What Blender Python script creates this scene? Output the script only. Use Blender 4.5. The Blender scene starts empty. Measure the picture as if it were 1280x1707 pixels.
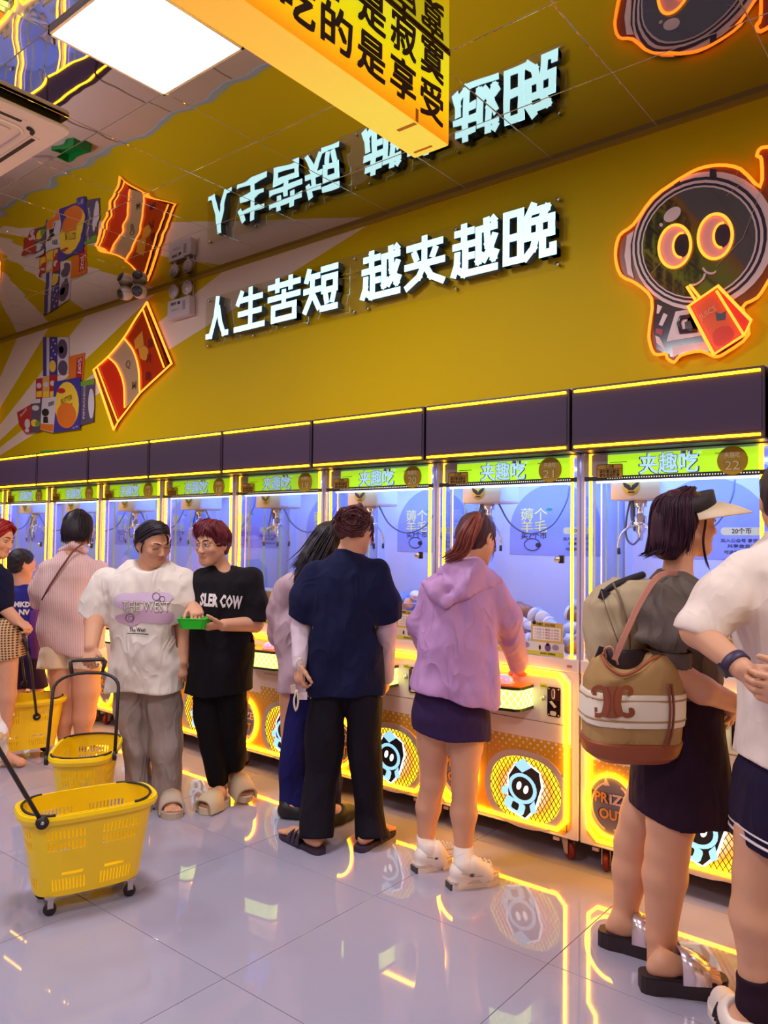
import bpy, bmesh, math, random
import numpy as np
from mathutils import Vector, Matrix
from mathutils.bvhtree import BVHTree

SC = bpy.context.scene
COL = SC.collection
PI = math.pi

# ---------------------------------------------------------------- camera
F_PX, YAW, PITCH, ROLL = 1290.5, 0.682867, 0.033949, 0.011936
CAM_H = 1.5
R_H = np.array([math.cos(YAW), math.sin(YAW), 0.0])
F_H = np.array([-math.sin(YAW), math.cos(YAW), 0.0])
fw = np.array([-math.sin(YAW) * math.cos(PITCH), math.cos(YAW) * math.cos(PITCH), math.sin(PITCH)])
up0 = np.cross(R_H, fw)
rt = R_H * math.cos(ROLL) + up0 * math.sin(ROLL)
up = -R_H * math.sin(ROLL) + up0 * math.cos(ROLL)
cam = bpy.data.cameras.new('camera')
cam.sensor_fit = 'HORIZONTAL'
cam.sensor_width = 36.0
cam.lens = F_PX / 1280.0 * 36.0
cam.clip_start = 0.05
camo = bpy.data.objects.new('camera', cam)
COL.objects.link(camo)
M = Matrix.Identity(4)
for i in range(3):
    M[i][0], M[i][1], M[i][2] = rt[i], up[i], -fw[i]
M[2][3] = CAM_H
camo.matrix_world = M
SC.camera = camo


def at(px, py, d):
    """world point seen at photo pixel (px, py) at view depth d metres"""
    return np.array([0, 0, CAM_H]) + d * ((px - 640) / F_PX * rt - (py - 853.5) / F_PX * up + fw)


def floor_at(px, py):
    d = (px - 640) / F_PX * rt - (py - 853.5) / F_PX * up + fw
    return np.array([0, 0, CAM_H]) - d * CAM_H / d[2]


# ---------------------------------------------------------------- world, lights, exposure
W = bpy.data.worlds.new('world')
SC.world = W
W.use_nodes = True
W.node_tree.nodes['Background'].inputs[0].default_value = (0.9, 0.8, 0.8, 1)
W.node_tree.nodes['Background'].inputs[1].default_value = 0.07
SC.view_settings.view_transform = 'Standard'
SC.view_settings.look = 'None'
SC.view_settings.gamma = 1.0
SC.view_settings.use_curve_mapping = False
SC.view_settings.exposure = 0.0
cy = SC.cycles
cy.use_denoising = True
cy.max_bounces = 7
cy.diffuse_bounces = 3
cy.glossy_bounces = 4
cy.transmission_bounces = 4
cy.transparent_max_bounces = 24
cy.caustics_reflective = False
cy.caustics_refractive = False
cy.sample_clamp_indirect = 4.0

CEIL = 3.70
WALL_Y = 4.03
TILE_C = 0.602


def area_lamp(name, loc, size, energy, color):
    l = bpy.data.lights.new(name, 'AREA')
    l.shape = 'RECTANGLE'
    l.size, l.size_y = size
    l.energy = energy
    l.color = color
    o = bpy.data.objects.new(name, l)
    COL.objects.link(o)
    o.location = loc
    return o


# ceiling light panels: one in view, unseen ones added on its grid for light
PANELS = [(-2.944, 1.923)]
for px_ in (-6.556, -2.944, 0.668):
    for py_ in (-1.087, 1.923):
        if (px_, py_) not in PANELS:
            PANELS.append((px_, py_))
for i, (x, y) in enumerate(PANELS):
    area_lamp('panel_lamp', (x, y, CEIL - 0.035), (0.58, 0.58), 56, (0.97, 0.95, 1.0))

# ---------------------------------------------------------------- tagging


def tag(o, label=None, cat=None, group=None, kind=None):
    if label: o['label'] = label
    if cat: o['category'] = cat
    if group: o['group'] = group
    if kind: o['kind'] = kind
    return o


def empty(name, loc=(0, 0, 0), rz=0, label=None, cat=None, group=None):
    o = bpy.data.objects.new(name, None)
    COL.objects.link(o)
    o.location = loc
    o.rotation_euler = (0, 0, rz)
    o.empty_display_size = 0.1
    return tag(o, label, cat, group)


def copy_tree(o, parent=None):
    c = o.copy()
    COL.objects.link(c)
    if parent is not None:
        c.parent = parent
    for ch in list(o.children):
        copy_tree(ch, c)
    return c


# ---------------------------------------------------------------- materials


def lin(r, g, b):
    def f(c):
        c /= 255.0
        return c / 12.92 if c <= 0.04045 else ((c + 0.055) / 1.055) ** 2.4
    return (f(r), f(g), f(b), 1.0)


class NT:
    def __init__(s, name):
        s.m = bpy.data.materials.new(name)
        s.m.use_nodes = True
        s.t = s.m.node_tree
        s.b = s.t.nodes['Principled BSDF']

    def n(s, typ, **kw):
        nd = s.t.nodes.new(typ)
        for k, v in kw.items():
            setattr(nd, k, v)
        return nd

    def l(s, a, b):
        s.t.links.new(a, b)

    def math(s, op, a, b=None, c=None, clamp=False):
        nd = s.n('ShaderNodeMath', operation=op)
        nd.use_clamp = clamp
        for i, v in enumerate((a, b, c)):
            if v is None: continue
            if isinstance(v, (int, float)): nd.inputs[i].default_value = v
            else: s.l(v, nd.inputs[i])
        return nd.outputs[0]

    def mix(s, fac, a, b):
        nd = s.n('ShaderNodeMix', data_type='RGBA')
        if isinstance(fac, (int, float)): nd.inputs[0].default_value = fac
        else: s.l(fac, nd.inputs[0])
        for i, v in ((6, a), (7, b)):
            if isinstance(v, tuple): nd.inputs[i].default_value = v
            else: s.l(v, nd.inputs[i])
        return nd.outputs[2]

    def obj(s):
        return s.n('ShaderNodeTexCoord').outputs['Object']

    def xyz(s, v=None):
        nd = s.n('ShaderNodeSeparateXYZ')
        s.l(v if v is not None else s.obj(), nd.inputs[0])
        return nd.outputs

    def noise(s, scale, detail=2.0, v=None, dist=0.0):
        nd = s.n('ShaderNodeTexNoise')
        nd.inputs['Scale'].default_value = scale
        nd.inputs['Detail'].default_value = detail
        nd.inputs['Distortion'].default_value = dist
        if v is None: v = s.obj()
        s.l(v, nd.inputs['Vector'])
        return nd.outputs['Fac']

    def bump(s, h, strength=0.2, dist=0.01):
        nd = s.n('ShaderNodeBump')
        nd.inputs['Strength'].default_value = strength
        nd.inputs['Distance'].default_value = dist
        s.l(h, nd.inputs['Height'])
        s.l(nd.outputs[0], s.b.inputs['Normal'])

    def ramp(s, fac, stops, interp='LINEAR'):
        nd = s.n('ShaderNodeValToRGB')
        nd.color_ramp.interpolation = interp
        e = nd.color_ramp.elements
        e[0].position, e[0].color = stops[0]
        e[1].position, e[1].color = stops[1]
        for p, c in stops[2:]:
            k = e.new(p)
            k.color = c
        s.l(fac, nd.inputs[0])
        return nd.outputs[0]


MATS = {}


def mat(name, col, rough=0.5, metal=0.0, emit=None, es=0.0, spec=None, coat=0.0, sheen=0.0):
    if name in MATS: return MATS[name]
    t = NT(name)
    b = t.b
    b.inputs['Base Color'].default_value = col
    b.inputs['Roughness'].default_value = rough
    b.inputs['Metallic'].default_value = metal
    if spec is not None: b.inputs['Specular IOR Level'].default_value = spec
    if coat: b.inputs['Coat Weight'].default_value = coat
    if sheen: b.inputs['Sheen Weight'].default_value = sheen
    if emit:
        b.inputs['Emission Color'].default_value = emit
        b.inputs['Emission Strength'].default_value = es
    MATS[name] = t.m
    return t.m


def fabric(name, col, rough=0.85, scale=60, amt=0.25, bump=0.25, var=0.12):
    if name in MATS: return MATS[name]
    t = NT(name)
    n1 = t.noise(6, 3)
    dark = tuple(c * (1 - var) for c in col[:3]) + (1,)
    lite = tuple(min(1, c * (1 + var)) for c in col[:3]) + (1,)
    t.l(t.mix(n1, dark, lite), t.b.inputs['Base Color'])
    t.b.inputs['Roughness'].default_value = rough
    t.b.inputs['Specular IOR Level'].default_value = 0.2
    mp = t.n('ShaderNodeMapping')
    mp.inputs['Scale'].default_value = (1.0, 1.0, 0.55)
    mp.inputs['Rotation'].default_value = (0.3, 0.5, 0.2)
    t.l(t.obj(), mp.inputs[0])
    a = t.noise(8.5, 1.2, v=mp.outputs[0], dist=1.1)
    ridge = t.math('POWER', t.math('SUBTRACT', 1.0, t.math('ABSOLUTE', t.math('MULTIPLY', t.math('SUBTRACT', a, .5), 3.2))), 2.0)
    w = t.noise(scale * 6, 1)
    t.bump(t.math('ADD', t.math('ADD', t.math('MULTIPLY', ridge, .16), t.math('MULTIPLY', t.noise(10, 1.0, v=mp.outputs[0], dist=.4), 1.1)), t.math('MULTIPLY', w, 0.02)), min(1.0, bump * 1.8), 0.055)
    MATS[name] = t.m
    return t.m


def glass(name, tint=(1, 1, 1, 1), refl=0.55, rough=0.02):
    if name in MATS: return MATS[name]
    t = NT(name)
    nodes = t.t.nodes
    out = nodes['Material Output']
    tr = t.n('ShaderNodeBsdfTransparent')
    tr.inputs[0].default_value = tint
    gl = t.n('ShaderNodeBsdfGlossy')
    gl.inputs['Roughness'].default_value = rough
    fr = t.n('ShaderNodeFresnel')
    fr.inputs[0].default_value = 1.45
    mx = t.n('ShaderNodeMixShader')
    t.l(t.math('MULTIPLY', fr.outputs[0], refl), mx.inputs[0])
    t.l(tr.outputs[0], mx.inputs[1])
    t.l(gl.outputs[0], mx.inputs[2])
    t.l(mx.outputs[0], out.inputs['Surface'])
    MATS[name] = t.m
    return t.m


def neon(name, col, s):
    return mat(name, tuple(min(1, c) for c in col[:3]) + (1,), 0.4, emit=col, es=s)


# ---------------------------------------------------------------- mesh builder


class MB:
    def __init__(s):
        s.v, s.f, s.m, s.sm = [], [], [], []

    def add(s, vs, fs, mi=0, smooth=False):
        o = len(s.v)
        s.v.extend([tuple(map(float, v)) for v in vs])
        for f in fs:
            s.f.append(tuple(i + o for i in f))
            s.m.append(mi)
            s.sm.append(smooth)
        return s

    def box(s, a, b, mi=0, bev=0.0):
        x0, y0, z0 = a
        x1, y1, z1 = b
        if bev <= 0:
            vs = [(x, y, z) for z in (z0, z1) for y in (y0, y1) for x in (x0, x1)]
            fs = [(0, 2, 3, 1), (4, 5, 7, 6), (0, 1, 5, 4), (2, 6, 7, 3), (0, 4, 6, 2), (1, 3, 7, 5)]
            return s.add(vs, fs, mi)
        bm = bmesh.new()
        bmesh.ops.create_cube(bm, size=1)
        for v in bm.verts:
            v.co = Vector(((x0 + x1) / 2 + v.co.x * (x1 - x0), (y0 + y1) / 2 + v.co.y * (y1 - y0), (z0 + z1) / 2 + v.co.z * (z1 - z0)))
        bmesh.ops.bevel(bm, geom=bm.edges[:], offset=bev, segments=2, affect='EDGES', profile=0.5)
        bm.verts.index_update()
        s.add([v.co[:] for v in bm.verts], [[v.index for v in f.verts] for f in bm.faces], mi)
        bm.free()
        return s

    def obox(s, c, hx, hy, hz, mi=0):
        """box with centre c and half-axis vectors"""
        c, hx, hy, hz = map(np.array, (c, hx, hy, hz))
        vs = [c + sx * hx + sy * hy + sz * hz for sz in (-1, 1) for sy in (-1, 1) for sx in (-1, 1)]
        fs = [(0, 2, 3, 1), (4, 5, 7, 6), (0, 1, 5, 4), (2, 6, 7, 3), (0, 4, 6, 2), (1, 3, 7, 5)]
        return s.add(vs, fs, mi)

    def tube(s, path, r, n=8, closed=False, mi=0, cap=True):
        P = [np.array(p, float) for p in path]
        N = len(P)
        rs = r if hasattr(r, '__len__') else [r] * N
        vs, prev = [], None
        for i, p in enumerate(P):
            a = P[i - 1] if (i > 0 or closed) else P[i]
            b = P[(i + 1) % N] if (i < N - 1 or closed) else P[i]
            t = b - a
            t = t / (np.linalg.norm(t) + 1e-9)
            if prev is None:
                h = np.array([0, 0, 1.0]) if abs(t[2]) < 0.9 else np.array([1.0, 0, 0])
                u = np.cross(t, h)
            else:
                u = prev - t * (prev @ t)
            u /= np.linalg.norm(u) + 1e-9
            prev = u
            w = np.cross(t, u)
            # widen at bends so the tube keeps its thickness
            k = 1.0
            if 0 < i < N - 1 or closed:
                d1 = (P[i] - a) / (np.linalg.norm(P[i] - a) + 1e-9)
                d2 = (b - P[i]) / (np.linalg.norm(b - P[i]) + 1e-9)
                k = min(1.4, 1 / max(0.5, math.sqrt(max(0.0, (1 + d1 @ d2) / 2))))
            for j in range(n):
                a_ = 2 * PI * j / n
                vs.append(p + rs[i] * k * (u * math.cos(a_) + w * math.sin(a_)))
        fs = []
        L = N if closed else N - 1
        for i in range(L):
            i2 = (i + 1) % N
            for j in range(n):
                j2 = (j + 1) % n
                fs.append((i * n + j, i * n + j2, i2 * n + j2, i2 * n + j))
        if cap and not closed:
            fs.append(tuple(range(n))[::-1])
            fs.append(tuple(range((N - 1) * n, N * n)))
        return s.add(vs, fs, mi, True)

    def prism(s, poly, o, ax, ay, depth, mi=0, mside=None):
        """polygon (2-D) at o + x*ax + y*ay, extruded by vector depth (back side first)"""
        o, ax, ay, dp = map(np.array, (o, ax, ay, depth))
        n = len(poly)
        vs = [o + p[0] * ax + p[1] * ay for p in poly] + [o + p[0] * ax + p[1] * ay + dp for p in poly]
        s.add(vs, [tuple(range(n)), tuple(range(n, 2 * n))[::-1]], mi)
        k = len(s.v) - 2 * n
        for i in range(n):
            j = (i + 1) % n
            s.f.append((k + i, k + n + i, k + n + j, k + j))
            s.m.append(mi if mside is None else mside)
            s.sm.append(False)
        return s

    def lathe(s, prof, c=(0, 0, 0), axis=(0, 0, 1), n=16, mi=0, smooth=True):
        ax = np.array(axis, float)
        ax /= np.linalg.norm(ax)
        h = np.array([1.0, 0, 0]) if abs(ax[0]) < 0.9 else np.array([0, 1.0, 0])
        u = np.cross(ax, h)
        u /= np.linalg.norm(u)
        w = np.cross(ax, u)
        c = np.array(c, float)
        vs = []
        for r, z in prof:
            for j in range(n):
                a = 2 * PI * j / n
                vs.append(c + ax * z + r * (u * math.cos(a) + w * math.sin(a)))
        fs = []
        for i in range(len(prof) - 1):
            for j in range(n):
                j2 = (j + 1) % n
                fs.append((i * n + j, i * n + j2, (i + 1) * n + j2, (i + 1) * n + j))
        if prof[0][0] > 1e-6: fs.append(tuple(range(n))[::-1])
        if prof[-1][0] > 1e-6: fs.append(tuple(range((len(prof) - 1) * n, len(prof) * n)))
        return s.add(vs, fs, mi, smooth)

    def ellipsoid(s, c, r, n=16, m=10, mi=0, rot=None):
        vs, fs = [], []
        for i in range(m + 1):
            th = PI * i / m
            for j in range(n):
                a = 2 * PI * j / n
                p = np.array([r[0] * math.sin(th) * math.cos(a), r[1] * math.sin(th) * math.sin(a), r[2] * math.cos(th)])
                if rot is not None: p = rot @ p
                vs.append(np.array(c) + p)
        for i in range(m):
            for j in range(n):
                j2 = (j + 1) % n
                fs.append((i * n + j, (i + 1) * n + j, (i + 1) * n + j2, i * n + j2))
        return s.add(vs, fs, mi, True)

    def mesh(s, name, mats):
        me = bpy.data.meshes.new(name)
        me.from_pydata(s.v, [], s.f)
        for m in mats: me.materials.append(m)
        if len(mats) > 1: me.polygons.foreach_set('material_index', s.m)
        me.polygons.foreach_set('use_smooth', s.sm)
        me.update()
        return me

    def build(s, name, mats, parent=None, loc=None, rz=0, **kw):
        if not isinstance(mats, (list, tuple)): mats = [mats]
        return link(name, s.mesh(name, mats), parent, loc, rz, **kw)


def link(name, me, parent=None, loc=None, rz=0, label=None, cat=None, group=None, kind=None):
    o = bpy.data.objects.new(name, me)
    COL.objects.link(o)
    if parent is not None: o.parent = parent
    if loc is not None: o.location = loc
    o.rotation_euler = (0, 0, rz)
    return tag(o, label, cat, group, kind)


def fix_normals(me):
    bm = bmesh.new()
    bm.from_mesh(me)
    bmesh.ops.recalc_face_normals(bm, faces=bm.faces[:])
    bm.to_mesh(me)
    bm.free()


TEXTS = {}


def text_geo(body, size=1.0, bold=0.0, extrude=0.0, align='CENTER', space=1.0, res=2):
    """vertices and faces of a line of lettering in the plane z=0"""
    key = (body, size, bold, extrude, align, space, res)
    if key in TEXTS: return TEXTS[key]
    cu = bpy.data.curves.new('text', 'FONT')
    cu.body = body
    cu.size = size
    cu.offset = bold
    cu.extrude = extrude
    cu.align_x = align
    cu.align_y = 'CENTER'
    cu.space_character = space
    cu.resolution_u = res
    o = bpy.data.objects.new('text', cu)
    COL.objects.link(o)
    dg = bpy.context.evaluated_depsgraph_get()
    me = bpy.data.meshes.new_from_object(o.evaluated_get(dg))
    vs = np.array([v.co[:] for v in me.vertices]).reshape(-1, 3)
    fs = [tuple(p.vertices) for p in me.polygons]
    bpy.data.objects.remove(o)
    bpy.data.curves.remove(cu)
    bpy.data.meshes.remove(me)
    TEXTS[key] = (vs, fs)
    return vs, fs


def put_text(mb, body, o, ax, ay, size, mi=0, bold=0.0, align='CENTER', space=1.0, w=None, res=2, thick=0.0, shear=0.0):
    """lettering laid at o along unit vectors ax (right) and ay (up); w squeezes it to a width"""
    cjk = any(ord(ch) > 0x2e00 for ch in body)
    vs, fs = text_geo(body, 1.0, 0.0 if cjk else bold, thick / size / 2 if size else 0, align, space, res)
    if len(vs) == 0: return
    if cjk and bold > .004:                      # heavier strokes: the glyph laid down again, shifted a little each way
        k = len(vs)
        sh = [np.array([a, b, 0]) * bold * .75 for a, b in ((-1, -1), (1, -1), (1, 1), (-1, 1))]
        fs = [tuple(i + q * k for i in f) for q in range(4) for f in fs]
        vs = np.concatenate([vs + q + np.array([0, 0, .004 * i]) for i, q in enumerate(sh)])
    o, ax, ay = map(np.array, (o, ax, ay))
    az = np.cross(ax, ay)
    sx = size
    if w: sx = w / max(1e-6, vs[:, 0].max() - vs[:, 0].min())
    V = o + np.outer(vs[:, 0] * sx + vs[:, 1] * shear * size, ax) + np.outer(vs[:, 1] * size, ay) + np.outer(vs[:, 2] * size, az)
    mb.add(V, fs, mi)


def rrect(x0, y0, x1, y1, r, n=5):
    pts = []
    for cx, cy_, a0 in ((x1 - r, y1 - r, 0), (x0 + r, y1 - r, 90), (x0 + r, y0 + r, 180), (x1 - r, y0 + r, 270)):
        for i in range(n + 1):
            a = math.radians(a0 + 90 * i / n)
            pts.append((cx + r * math.cos(a), cy_ + r * math.sin(a)))
    return pts


def oval(cx, cy_, a, b, n=32, e=2.0):
    pts = []
    for i in range(n):
        t = 2 * PI * i / n
        c, s_ = math.cos(t), math.sin(t)
        pts.append((cx + a * math.copysign(abs(c) ** (2 / e), c), cy_ + b * math.copysign(abs(s_) ** (2 / e), s_)))
    return pts


def bez(pts, n=8):
    """smooth path (Catmull-Rom) through points"""
    P = [np.array(p, float) for p in pts]
    P = [2 * P[0] - P[1]] + P + [2 * P[-1] - P[-2]]
    out = []
    for i in range(1, len(P) - 2):
        for k in range(n):
            t = k / n
            a, b, c, d = P[i - 1], P[i], P[i + 1], P[i + 2]
            out.append(0.5 * ((2 * b) + (c - a) * t + (2 * a - 5 * b + 4 * c - d) * t * t + (3 * b - a - 3 * c + d) * t ** 3))
    out.append(P[-2])
    return out
# ================================================================ the setting


def mat_floor():
    t = NT('polished_tile')
    oi = t.n('ShaderNodeObjectInfo')
    n1 = t.noise(1.7, 5)
    n2 = t.noise(14, 4)
    c = t.mix(n1, lin(160, 152, 174), lin(176, 168, 188))
    c = t.mix(t.math('MULTIPLY', n2, 0.25), c, lin(156, 150, 170))
    # scuffs: thin dark smears of dirt that belong to the tile
    sc = t.noise(5.5, 5, dist=1.6)
    m = t.math('GREATER_THAN', sc, 0.735)
    c = t.mix(t.math('MULTIPLY', m, 0.35), c, lin(70, 60, 60))
    t.l(c, t.b.inputs['Base Color'])
    t.l(t.math('ADD', t.math('MULTIPLY', n2, 0.02), 0.018), t.b.inputs['Roughness'])
    t.b.inputs['IOR'].default_value = 1.55
    t.bump(t.noise(2.2, 1), 0.05, 0.004)
    return t.m


def mat_mirror():
    t = NT('mirror_tile')
    t.b.inputs['Base Color'].default_value = (0.60, 0.56, 0.52, 1)
    t.b.inputs['Metallic'].default_value = 1.0
    t.b.inputs['Roughness'].default_value = 0.018
    oi = t.n('ShaderNodeObjectInfo')
    mp = t.n('ShaderNodeMapping')
    t.l(t.obj(), mp.inputs['Vector'])
    cx = t.n('ShaderNodeCombineXYZ')
    t.l(t.math('MULTIPLY', oi.outputs['Random'], 40), cx.inputs[0])
    t.l(t.math('MULTIPLY', oi.outputs['Random'], 17), cx.inputs[1])
    t.l(cx.outputs[0], mp.inputs['Location'])
    t.bump(t.noise(2.6, 1.0, v=mp.outputs[0]), 0.11, 0.03)
    return t.m


def mat_wall(rays):
    t = NT('mustard_paint' + ('_rays' if rays else ''))
    n = t.noise(0.8, 3)
    c = t.mix(n, lin(196, 162, 0), lin(208, 172, 0))
    if rays:
        # printed sunburst: pale pink rays fanning out of one point low on the left
        g = t.n('ShaderNodeNewGeometry')
        x, y, z = t.xyz(g.outputs['Position'])
        a = t.math('ARCTAN2', t.math('SUBTRACT', z, 2.10), t.math('SUBTRACT', x, -10.1))
        a = t.math('MULTIPLY', a, 180 / PI)
        tot = None
        for lo, hi in ((13.3, 17.2), (20.8, 28.0), (35.0, 45.5), (55, 67)):
            b = t.math('MULTIPLY', t.math('GREATER_THAN', a, lo), t.math('LESS_THAN', a, hi))
            tot = b if tot is None else t.math('ADD', tot, b)
        c = t.mix(tot, c, lin(226, 198, 186))
    t.l(c, t.b.inputs['Base Color'])
    t.b.inputs['Roughness'].default_value = 0.6
    t.b.inputs['Specular IOR Level'].default_value = 0.15
    t.bump(t.noise(60, 2), 0.03, 0.002)
    return t.m


X0, X1, Y0 = -10.4, 2.6, -3.2
grout = mat('grout', lin(120, 110, 122), 0.8)
tile_m = mat_floor()
mb = MB()
mb.box((X0 - .2, Y0 - .2, -0.12), (X1 + .2, WALL_Y + .2, -0.0025))
floor = mb.build('floor', grout, kind='structure')
# floor tiles of 0.8 m, each its own slab with a small bevel and dark joint
FX0, FY0, FT = -2.1, 1.75, 0.8
bm_t = MB()
g = 0.0013
bm_t.box((g, g, -0.012), (FT - g, FT - g, 0), 0, 0.0012)
tile_mesh = bm_t.mesh('tile', [tile_m])
for i in range(-10, 6):
    for j in range(-5, 3):
        x, y = FX0 + i * FT, FY0 + j * FT
        if x + FT < X0 or x > X1 or y + FT < -1.6 or y > WALL_Y: continue
        if y + FT > WALL_Y + .05:
            y2 = WALL_Y - y
            m2 = MB().box((g, g, -0.012), (FT - g, y2, 0), 0, 0.0012).mesh('tile', [tile_m])
            link('tile', m2, floor, (x, y, 0))
        else:
            link('tile', tile_mesh, floor, (x, y, 0))
MB().box((X0, Y0, -0.002), (X1, -1.45, 0.0)).build('trim_1', tile_m, kind='structure')

# ceiling: dark deck with mirror tiles hung under it
mb = MB().box((X0 - .2, Y0 - .2, CEIL + 0.003), (X1 + .2, WALL_Y + .2, CEIL + 0.1))
ceiling = mb.build('ceiling', mat('ceiling_grid', lin(225, 215, 205), 0.5), kind='structure')
mir = mat_mirror()
g = 0.0022
mir_mesh = MB().box((-TILE_C / 2 + g, -TILE_C / 2 + g, 0), (TILE_C / 2 - g, TILE_C / 2 - g, 0.01), 0, 0.0012).mesh('tile', [mir])
rnd = random.Random(4)
panel_cells = set()
for (x, y) in PANELS: panel_cells.add((round((x + 3.245) / TILE_C - .5), round((WALL_Y - y) / TILE_C - .5)))
for i in range(-12, 10):
    for j in range(0, 12):
        x = -3.245 + (i + .5) * TILE_C
        y = WALL_Y - (j + .5) * TILE_C
        if x < X0 or x > X1 or y < Y0: continue
        if (i, j) in panel_cells: continue
        o = link('tile', mir_mesh, ceiling, (x, y, CEIL))
        o.rotation_euler = (rnd.gauss(0, 0.0016), rnd.gauss(0, 0.0016), 0)

wall_plain = mat_wall(False)
MB().box((X0 - .2, WALL_Y, 0), (X1 + .2, WALL_Y + .15, CEIL + .02)).build('wall_back', mat_wall(True), kind='structure')
MB().box((X0 - .2, Y0, 0), (X0, WALL_Y, CEIL + .02)).build('wall_left', wall_plain, kind='structure')
MB().box((X1, Y0, 0), (X1 + .2, WALL_Y, CEIL + .02)).build('wall_right', wall_plain, kind='structure')
MB().box((X0 - .2, Y0 - .2, 0), (X1 + .2, Y0, CEIL + .02)).build('wall_near', mat('near_wall', lin(205, 190, 190), .6), kind='structure')
# thin olive trim where wall meets the mirror ceiling
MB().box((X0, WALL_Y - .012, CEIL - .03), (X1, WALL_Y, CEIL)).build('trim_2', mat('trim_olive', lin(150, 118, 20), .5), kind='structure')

MB().box((X0, 3.982, 2.185), (X1, WALL_Y - .001, 2.215)).build('trim_3', mat('trim_pale', lin(176, 180, 200), .5), kind='structure')

# light panels set in the mirror grid
white_glow = mat('panel_glow', (1, 1, 1, 1), .5, emit=(0.93, 0.98, 1.0, 1), es=2.4)
alu = mat('aluminium', (0.75, 0.73, 0.72, 1), .35, 0.9)
PL = {0: 'square white ceiling light panel shining beside the hanging yellow sign'}
for i, (x, y) in enumerate(PANELS):
    o = empty('ceiling_light', (x, y, CEIL), 0,
              PL.get(i, 'white ceiling light panel added outside the picture, row %s place %s' % ('near' if y < 0 else 'far', ['left', 'middle', 'right'][int(round((x + 6.556) / 3.612))])), 'light')
    h = TILE_C / 2 - .002
    f = MB()
    for a, b in (((-h, -h, -.02), (h, -h + .012, .012)), ((-h, h - .012, -.02), (h, h, .012)), ((-h, -h, -.02), (-h + .012, h, .012)), ((h - .012, -h, -.02), (h, h, .012))):
        f.box(a, b)
    f.build('frame', alu, o)
    MB().box((-h + .01, -h + .01, -.014), (h - .01, h - .01, .008)).build('diffuser', white_glow, o)

# cassette air conditioner in the mirror ceiling
wp = mat('warm_white_plastic', lin(232, 214, 212), .35)
drk = mat('dark_slot', lin(24, 18, 20), .6)
ac = empty('air_conditioner', (-4.350, 1.610, CEIL), 0, 'white square cassette air conditioner set in the mirror ceiling', 'air conditioner')
H = .475
MB().prism(rrect(-H, -H, H, H, .04), (0, 0, -.055), (1, 0, 0), (0, 1, 0), (0, 0, .022)).build('panel', wp, ac)
MB().box((-.43, -.43, -.034), (.43, .43, .0)).build('housing', drk, ac)
fr = MB()
inner = rrect(-.30, -.30, .30, .30, .07)
fr.tube([(p[0], p[1], -.058) for p in rrect(-.315, -.315, .315, .315, .08)], .010, 8, True)
fr.build('rim', wp, ac)
gm = MB()
gm.prism(rrect(-.26, -.26, .26, .26, .03), (0, 0, -.064), (1, 0, 0), (0, 1, 0), (0, 0, .01))
gm.build('grille_panel', wp, ac)
sl = MB()
for k in range(15):
    y = -.2 + k * .0285
    sl.box((-.21, y, -.0665), (.21, y + .009, -.063))
sl.build('grille_slots', mat('grey_slot', lin(150, 132, 132), .6), ac, kind='stuff')
for k in range(4):
    v = MB()
    v.box((-.27, .355, -.058), (.27, .405, -.05), 0)
    v.box((-.25, .368, -.0605), (.25, .390, -.057), 1)
    o = v.build('vent', [wp, drk], ac)
    o.rotation_euler = (0, 0, k * PI / 2)
    e = MB()
    arc = [(.345 + .05 * math.cos(a) - .05, .345 + .05 * math.sin(a) - .05, -.0585) for a in np.linspace(0.1, PI / 2 - .1, 7)]
    e.tube(arc, .012, 6)
    o = e.build('corner_slot', drk, ac)
    o.rotation_euler = (0, 0, k * PI / 2)
# ================================================================ claw machines
MX, MW, MY = -0.7433, 0.8258, 3.38      # right edge of machine 22, pitch, front plane
XA, YA, ZA = (1, 0, 0), (0, 1, 0), (0, 0, 1)
peach = mat('cream_metal', lin(236, 216, 208), .32)
peach2 = mat('cream_metal_dark', lin(205, 180, 170), .4)
yneon = neon('yellow_neon', (1.0, 0.48, 0.004, 1), 15.0)
pneon = neon('pink_led', (1.0, 0.55, 0.62, 1), 2.2)
bluelamp = neon('cool_lamp', (0.42, 0.50, 1.0, 1), 5.0)
violet = mat('header_mesh', lin(52, 28, 60), .7)
darkv = mat('header_frame', lin(44, 24, 46), .45)
gls = glass('cabinet_glass', (0.97, 0.98, 1, 1), .5)
whitep = mat('inner_white', lin(196, 208, 240), .45)
lavp = mat('inner_lavender', lin(146, 156, 214), .5)
lemon = mat('lemon_print', lin(235, 226, 90), .5)
blk = mat('black_print', lin(26, 20, 30), .5)
chrome = mat('chrome', (0.8, 0.8, 0.82, 1), .18, 1.0)
steel = mat('brushed_steel', (0.62, 0.6, 0.62, 1), .35, 1.0)
gold = mat('gold_disc', lin(196, 160, 30), .35, .0)
orangep = mat('orange_plastic', lin(250, 130, 30), .35)
redp = mat('red_plastic', lin(190, 24, 20), .3)
dred = mat('dark_red_wheel', lin(120, 22, 20), .35)
lime = neon('lime_backlight', (0.36, 0.80, 0.01, 1), 1.15)
limew = neon('lime_mesh_light', (0.62, 0.95, 0.12, 1), 1.5)
whitel = neon('white_mesh_light', (0.95, 1.0, 0.75, 1), 1.5)
skyb = neon('sky_logo', (0.42, 0.66, 0.95, 1), 1.0)
grey_acr = mat('smoky_acrylic', lin(120, 108, 122), .12)


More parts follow.
